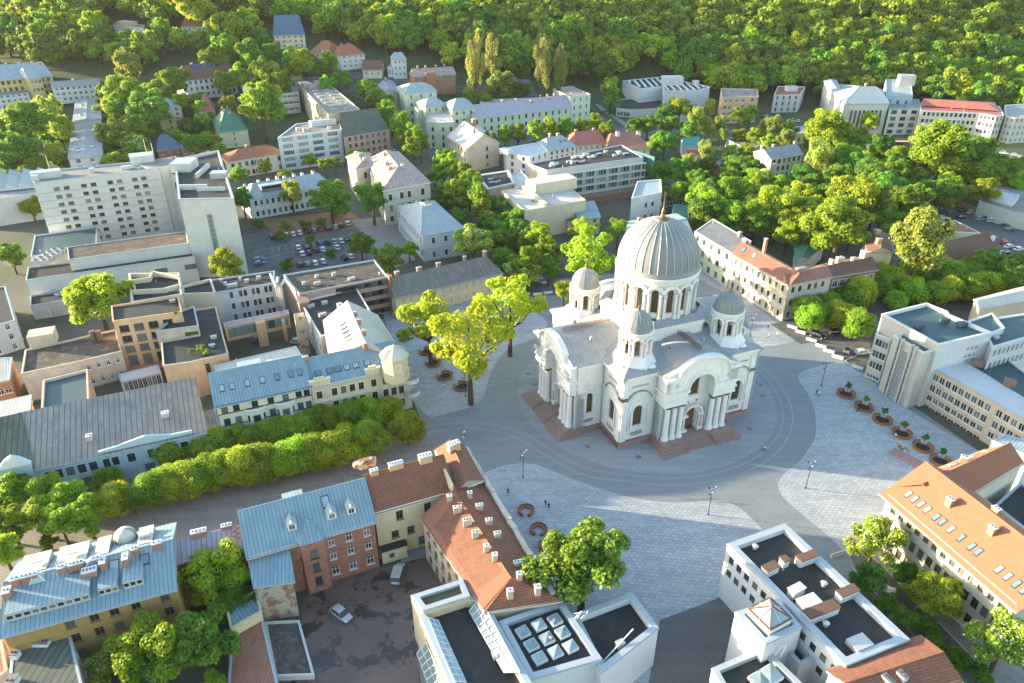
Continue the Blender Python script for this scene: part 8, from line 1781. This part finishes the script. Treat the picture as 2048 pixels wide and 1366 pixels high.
# ------------------------------------------------------------ vehicles
for nm, c in dict(v_white=(.65,.66,.66), v_silver=(.42,.44,.46), v_black=(.015,.016,.02), v_blue=(.03,.09,.2), v_red=(.4,.03,.025), v_grey=(.13,.14,.15), v_green=(.02,.08,.06)).items(): 
    m = flat(nm, c, .25, .2, .03)
_CM = {}
def car_meshes(col, L=4.3, Wd=1.78, Hh=1.46, van=False):
    key = (col, van)
    if key in _CM: return _CM[key]
    hl = L/2
    def loft(secs, m, cap=True):
        k = MB()
        for a, b in zip(secs[:-1], secs[1:]):
            n = len(a)
            for i in range(n): j = (i+1) % n; k.face([a[i], a[j], b[j], b[i]], m)
        k.face(secs[0][::-1], m); k.face(secs[-1], m); return k
    def sec(x, w, z0, z1, ch=.14): return [(x,-w,z0+.1),(x,-w+.1,z0),(x,w-.1,z0),(x,w,z0+.1),(x,w,z1-ch),(x,w-ch*1.3,z1),(x,-w+ch*1.3,z1),(x,-w,z1-ch)]
    w = Wd/2
    body = loft([sec(-hl,w*.82,.38,.70),sec(-hl+.12,w*.94,.28,.90),sec(-hl+.7,w,.22,.95),sec(0,w,.2,.93),sec(hl-1.1,w*.99,.22,.90),sec(hl-.25,w*.9,.26,.76),sec(hl,w*.78,.36,.62)], col)
    def cs(x, wb, wt, zt): return [(x,-wb,.88),(x,wb,.88),(x,wt,zt),(x,-wt,zt)]
    if van: prof = [(-hl+.08,.86,.84,1.2),(-hl+.2,.9,.84,1.78),(.75,.9,.84,1.84),(1.35,.9,.8,1.1),(1.6,.88,.86,.9)]
    else: prof = [(-hl+.25,.8,.78,.95),(-hl+.75,.86,.68,1.38),(-.3,.88,.68,Hh),(.45,.88,.68,Hh-.04),(1.15,.86,.8,.95)]
    cab = loft([cs(x, a*w/.89, b*w/.89, z) for x, a, b, z in prf_(prof)], 'glass'); 
    top = MB(); a, b = prof[1], prof[3] if not van else prof[2]
    xs = [p for p in prof[1:4]] if not van else [prof[1], prof[2]]
    for p, q in zip(xs[:-1], xs[1:]): top.face([(p[0],-p[2]*w/.89,p[3]+.03),(q[0],-q[2]*w/.89,q[3]+.03),(q[0],q[2]*w/.89,q[3]+.03),(p[0],p[2]*w/.89,p[3]+.03)][::1], col)
    for s in (-1, 1):
        for p, q in zip(xs[:-1], xs[1:]): top.face([(p[0],s*p[2]*w/.89*1.02,p[3]-.06),(q[0],s*q[2]*w/.89*1.02,q[3]-.06),(q[0],s*q[2]*w/.89,q[3]+.03),(p[0],s*p[2]*w/.89,p[3]+.03)], col)
        for x in (-hl+.62,-.3,.5): top.bar((x, s*.86*w/.89, .9), (x*.93 if x > .4 else x, s*.69*w/.89, 1.4 if not van else 1.75), .045, col, 4)
    wh = MB(); wh.bar((0,-.11,0), (0,.11,0), .32, 'rubber', 14); wh.bar((0,-.12,0), (0,.12,0), .19, 'cap_metal', 10)
    hd = MB(); hd.box((0,0,0), (.12,.36,.16), 'cap_white', 0, True); tl = MB(); tl.box((0,0,0), (.08,.3,.16), 'v_red', 0, True)
    _CM[key] = (body.mesh('body'), cab.mesh('cabin'), top.mesh('roof'), wh.mesh('wheel'), hd.mesh('headlight'), tl.mesh('tail_light'), hl, w); return _CM[key]
def prf_(p): return p
def car(x, y, rz, col, label, group=None, van=False, name='parked_car', loc=None, s=1.0, cat='car'):
    b, c, t, w_, h, tl, hl, w = car_meshes(col, 4.3 if not van else 4.8, van=van); g = G(x, y) if loc is None else Vector(loc)
    e = empty(name, (g.x, g.y, g.z+.07), rz, label, cat, group); e.scale = (s, s, s)
    put('body', b, e); put('cabin', c, e); put('roof', t, e)
    for sx in (-1, 1):
        for sy in (-1, 1): put('wheel', w_, e, (sx*hl*.62, sy*(w-.1), .32))
    for sy in (-1, 1): put('headlight', h, e, (hl-.06, sy*w*.6, .6)); put('tail_light', tl, e, (-hl+.04, sy*w*.68, .68))
    return e
CN = dict(w='white', s='silver', k='black', b='blue', r='red', g='dark grey', n='dark green')
CC = dict(w='v_white', s='v_silver', k='v_black', b='v_blue', r='v_red', g='v_grey', n='v_green')
c2 = lambda a, b: (400+a/2.926, 440+b/2.926)
for (a, b, c) in ((423,105,'k'),(462,98,'g'),(503,95,'w'),(545,90,'w'),(583,82,'w'),(625,75,'k'),(668,70,'g'),(705,60,'r'),(748,55,'k'),(790,48,'s'),(825,40,'k'),(865,28,'w')):
    car(*c2(a, b), radians(118), CC[c], CN[c]+' car in the back row of the walled car park', CN[c]+' cars in the back row of the car park') if c != 'r' else car(*c2(a, b), radians(118), CC[c], 'the only red car in the back row of the walled car park')
for (a, b, c) in ((575,168,'w'),(598,205,'w'),(625,165,'k'),(637,200,'k'),(665,155,'g'),(677,185,'k'),(703,143,'b'),(718,180,'w'),(745,140,'k'),(788,133,'s'),(825,130,'w'),(803,168,'w'),(860,120,'k'),(895,105,'w')):
    car(*c2(a, b), radians(118), CC[c], CN[c]+' car in the middle rows of the walled car park', CN[c]+' cars in the middle rows')
for (a, b, c) in ((845,230,'k'),(883,220,'w'),(720,250,'w'),(675,260,'w'),(630,265,'g'),(587,270,'k'),(345,240,'b'),(350,262,'b')):
    car(*c2(a, b), radians(118 if a > 400 else 25), CC[c], CN[c]+' car in the front row of the car park behind the flat roofs' if a > 400 else 'blue car parked beside the blank hotel tower', CN[c]+(' cars in the front row' if a > 400 else ' cars by the tower'))
car(683,1232,radians(-38),'v_silver','silver hatchback parked alone in the wet courtyard'); car(797,1152,radians(84),'v_silver','lilac grey van parked by the cream porch in the wet courtyard',van=True,name='parked_van',cat='van')
car(1083,565,radians(-62),'v_white','white car at the end of the avenue left of the church'); car(300,802,radians(18),'v_silver','silver car in the old peach courtyard'); car(306,788,radians(18),'v_green','dark green car beside the silver one in the peach courtyard')
car(212,806,radians(-30),'v_black','black car under the peach parapet wall'); car(597,686,radians(12),'v_silver','silver estate car below the brick stack'); car(514,680,radians(90),'v_grey','dark car under the glazed bridge'); car(157,642,radians(10),'v_white','white car at the foot of the lime tree')
car(1633,674,radians(-35),'v_black','black estate car nearest the barriers',s=1.12); car(1669,668,radians(10),'v_black','black car under the lindens behind the estate car'); car(1724,708,radians(10),'v_white','white car peeping out behind the round linden'); car(1693,706,radians(60),'v_black','black car half hidden behind the round linden')
car(1837,1240,radians(60),'v_green','dark teal car in the shady street beside the palace'); car(1778,1196,radians(60),'v_white','pale car under the street trees beside the palace')
car(770,220,radians(-40),'v_grey','grey car in the upper avenue'); car(805,290,radians(-50),'v_black','black car parked in the avenue by the brown corner building'); car(785,300,radians(-50),'v_white','white car parked in the avenue by the brown corner building')
for (a, b, c) in ((715,100,'b'),(770,105,'g'),(870,90,'k'),(935,105,'w'),(1005,155,'s'),(1090,170,'w'),(855,140,'k'),(705,145,'w'),(1190,210,'g'),(1230,235,'g'),(1310,205,'k'),(1050,150,'b')):
    car(1700+a/3.862, 400+b/3.862, radians(R.choice((10, 20, 100))), CC[c], CN[c]+' car in the car park below the brick yard wall', CN[c]+' cars below the brick yard wall')
for (a, b, c) in ((1190,335,'r'),(1225,370,'w'),(1300,390,'w'),(1195,735,'w'),(1215,680,'w'),(1200,415,'k')):
    car(1700+a/3.862, 400+b/3.862, radians(20), CC[c], CN[c]+' car at the right edge beside the broad brown roof', CN[c]+' cars at the right edge')
for x, y, c in ((1541,238,'w'),(1553,240,'s'),(1584,242,'s'),(1595,244,'w')): car(x, y, radians(100), CC[c], CN[c]+' car in the yard of the white modernist villa', CN[c]+' cars in the villa yard')
for x, y, c in ((1730,291,'w'),(1762,290,'k'),(1774,287,'g')): car(x, y, radians(-5), CC[c], CN[c]+' car queueing left of the red bus', None)
car(1486,357,radians(-10),'v_white','upper one of two white cars beside the white garden house'); car(1493,362,radians(-10),'v_white','lower one of two white cars beside the white garden house')
for x, y, c in ((2008,308,'w'),(2030,312,'s'),(2045,318,'w')): car(x, y, radians(-30), CC[c], CN[c]+' car before the rounded block at the right edge', CN[c]+' cars before the rounded block')
# bus
g = G(1812, 295); e = empty('bus', (g.x, g.y, g.z+.1), radians(-4), 'red city bus with white roof in front of the university', 'bus')
k = MB(); k.box((0,0,1.7), (17,2.6,2.9), 'v_red', 0, True); k.box((0,0,3.2), (16.6,2.4,.14), 'v_white'); put('body', k.mesh('body'), e)
for sy in (-1, 1):
    for i in range(9): k = MB(); k.box((0,0,0), (1.55,.05,1.1), 'glass', 0, True); put('window', k.mesh('window'), e, (-7+i*1.75, sy*1.31, 2.1))
    for x in (-5.5, 0.5, 5.8): k = MB(); k.bar((0,-.15,0), (0,.15,0), .5, 'rubber', 12); put('wheel', k.mesh('wheel'), e, (x, sy*1.15, .5))
k = MB(); k.box((0,0,0), (.05,2.2,1.5), 'glass', 0, True); put('windscreen', k.mesh('windscreen'), e, (8.52,0,2.0))
# bins
for i, (x, m, l) in enumerate(((1525,'solar','blue'),(1532,'l_yellow','yellow'),(1538,'l_mid','green'))):
    g = G(x, 236); k = MB(); k.lathe([(1.0,0),(1.2,1.0),(1.0,1.7),(.3,2.1),(0,2.15)], (g.x,g.y,g.z), {'blue':'v_blue','yellow':'w_yellow','green':'r_green'}[l], 12); tag(k.build('recycling_bin'), l+' bell shaped recycling bin beside the peach apartment house', 'bin')
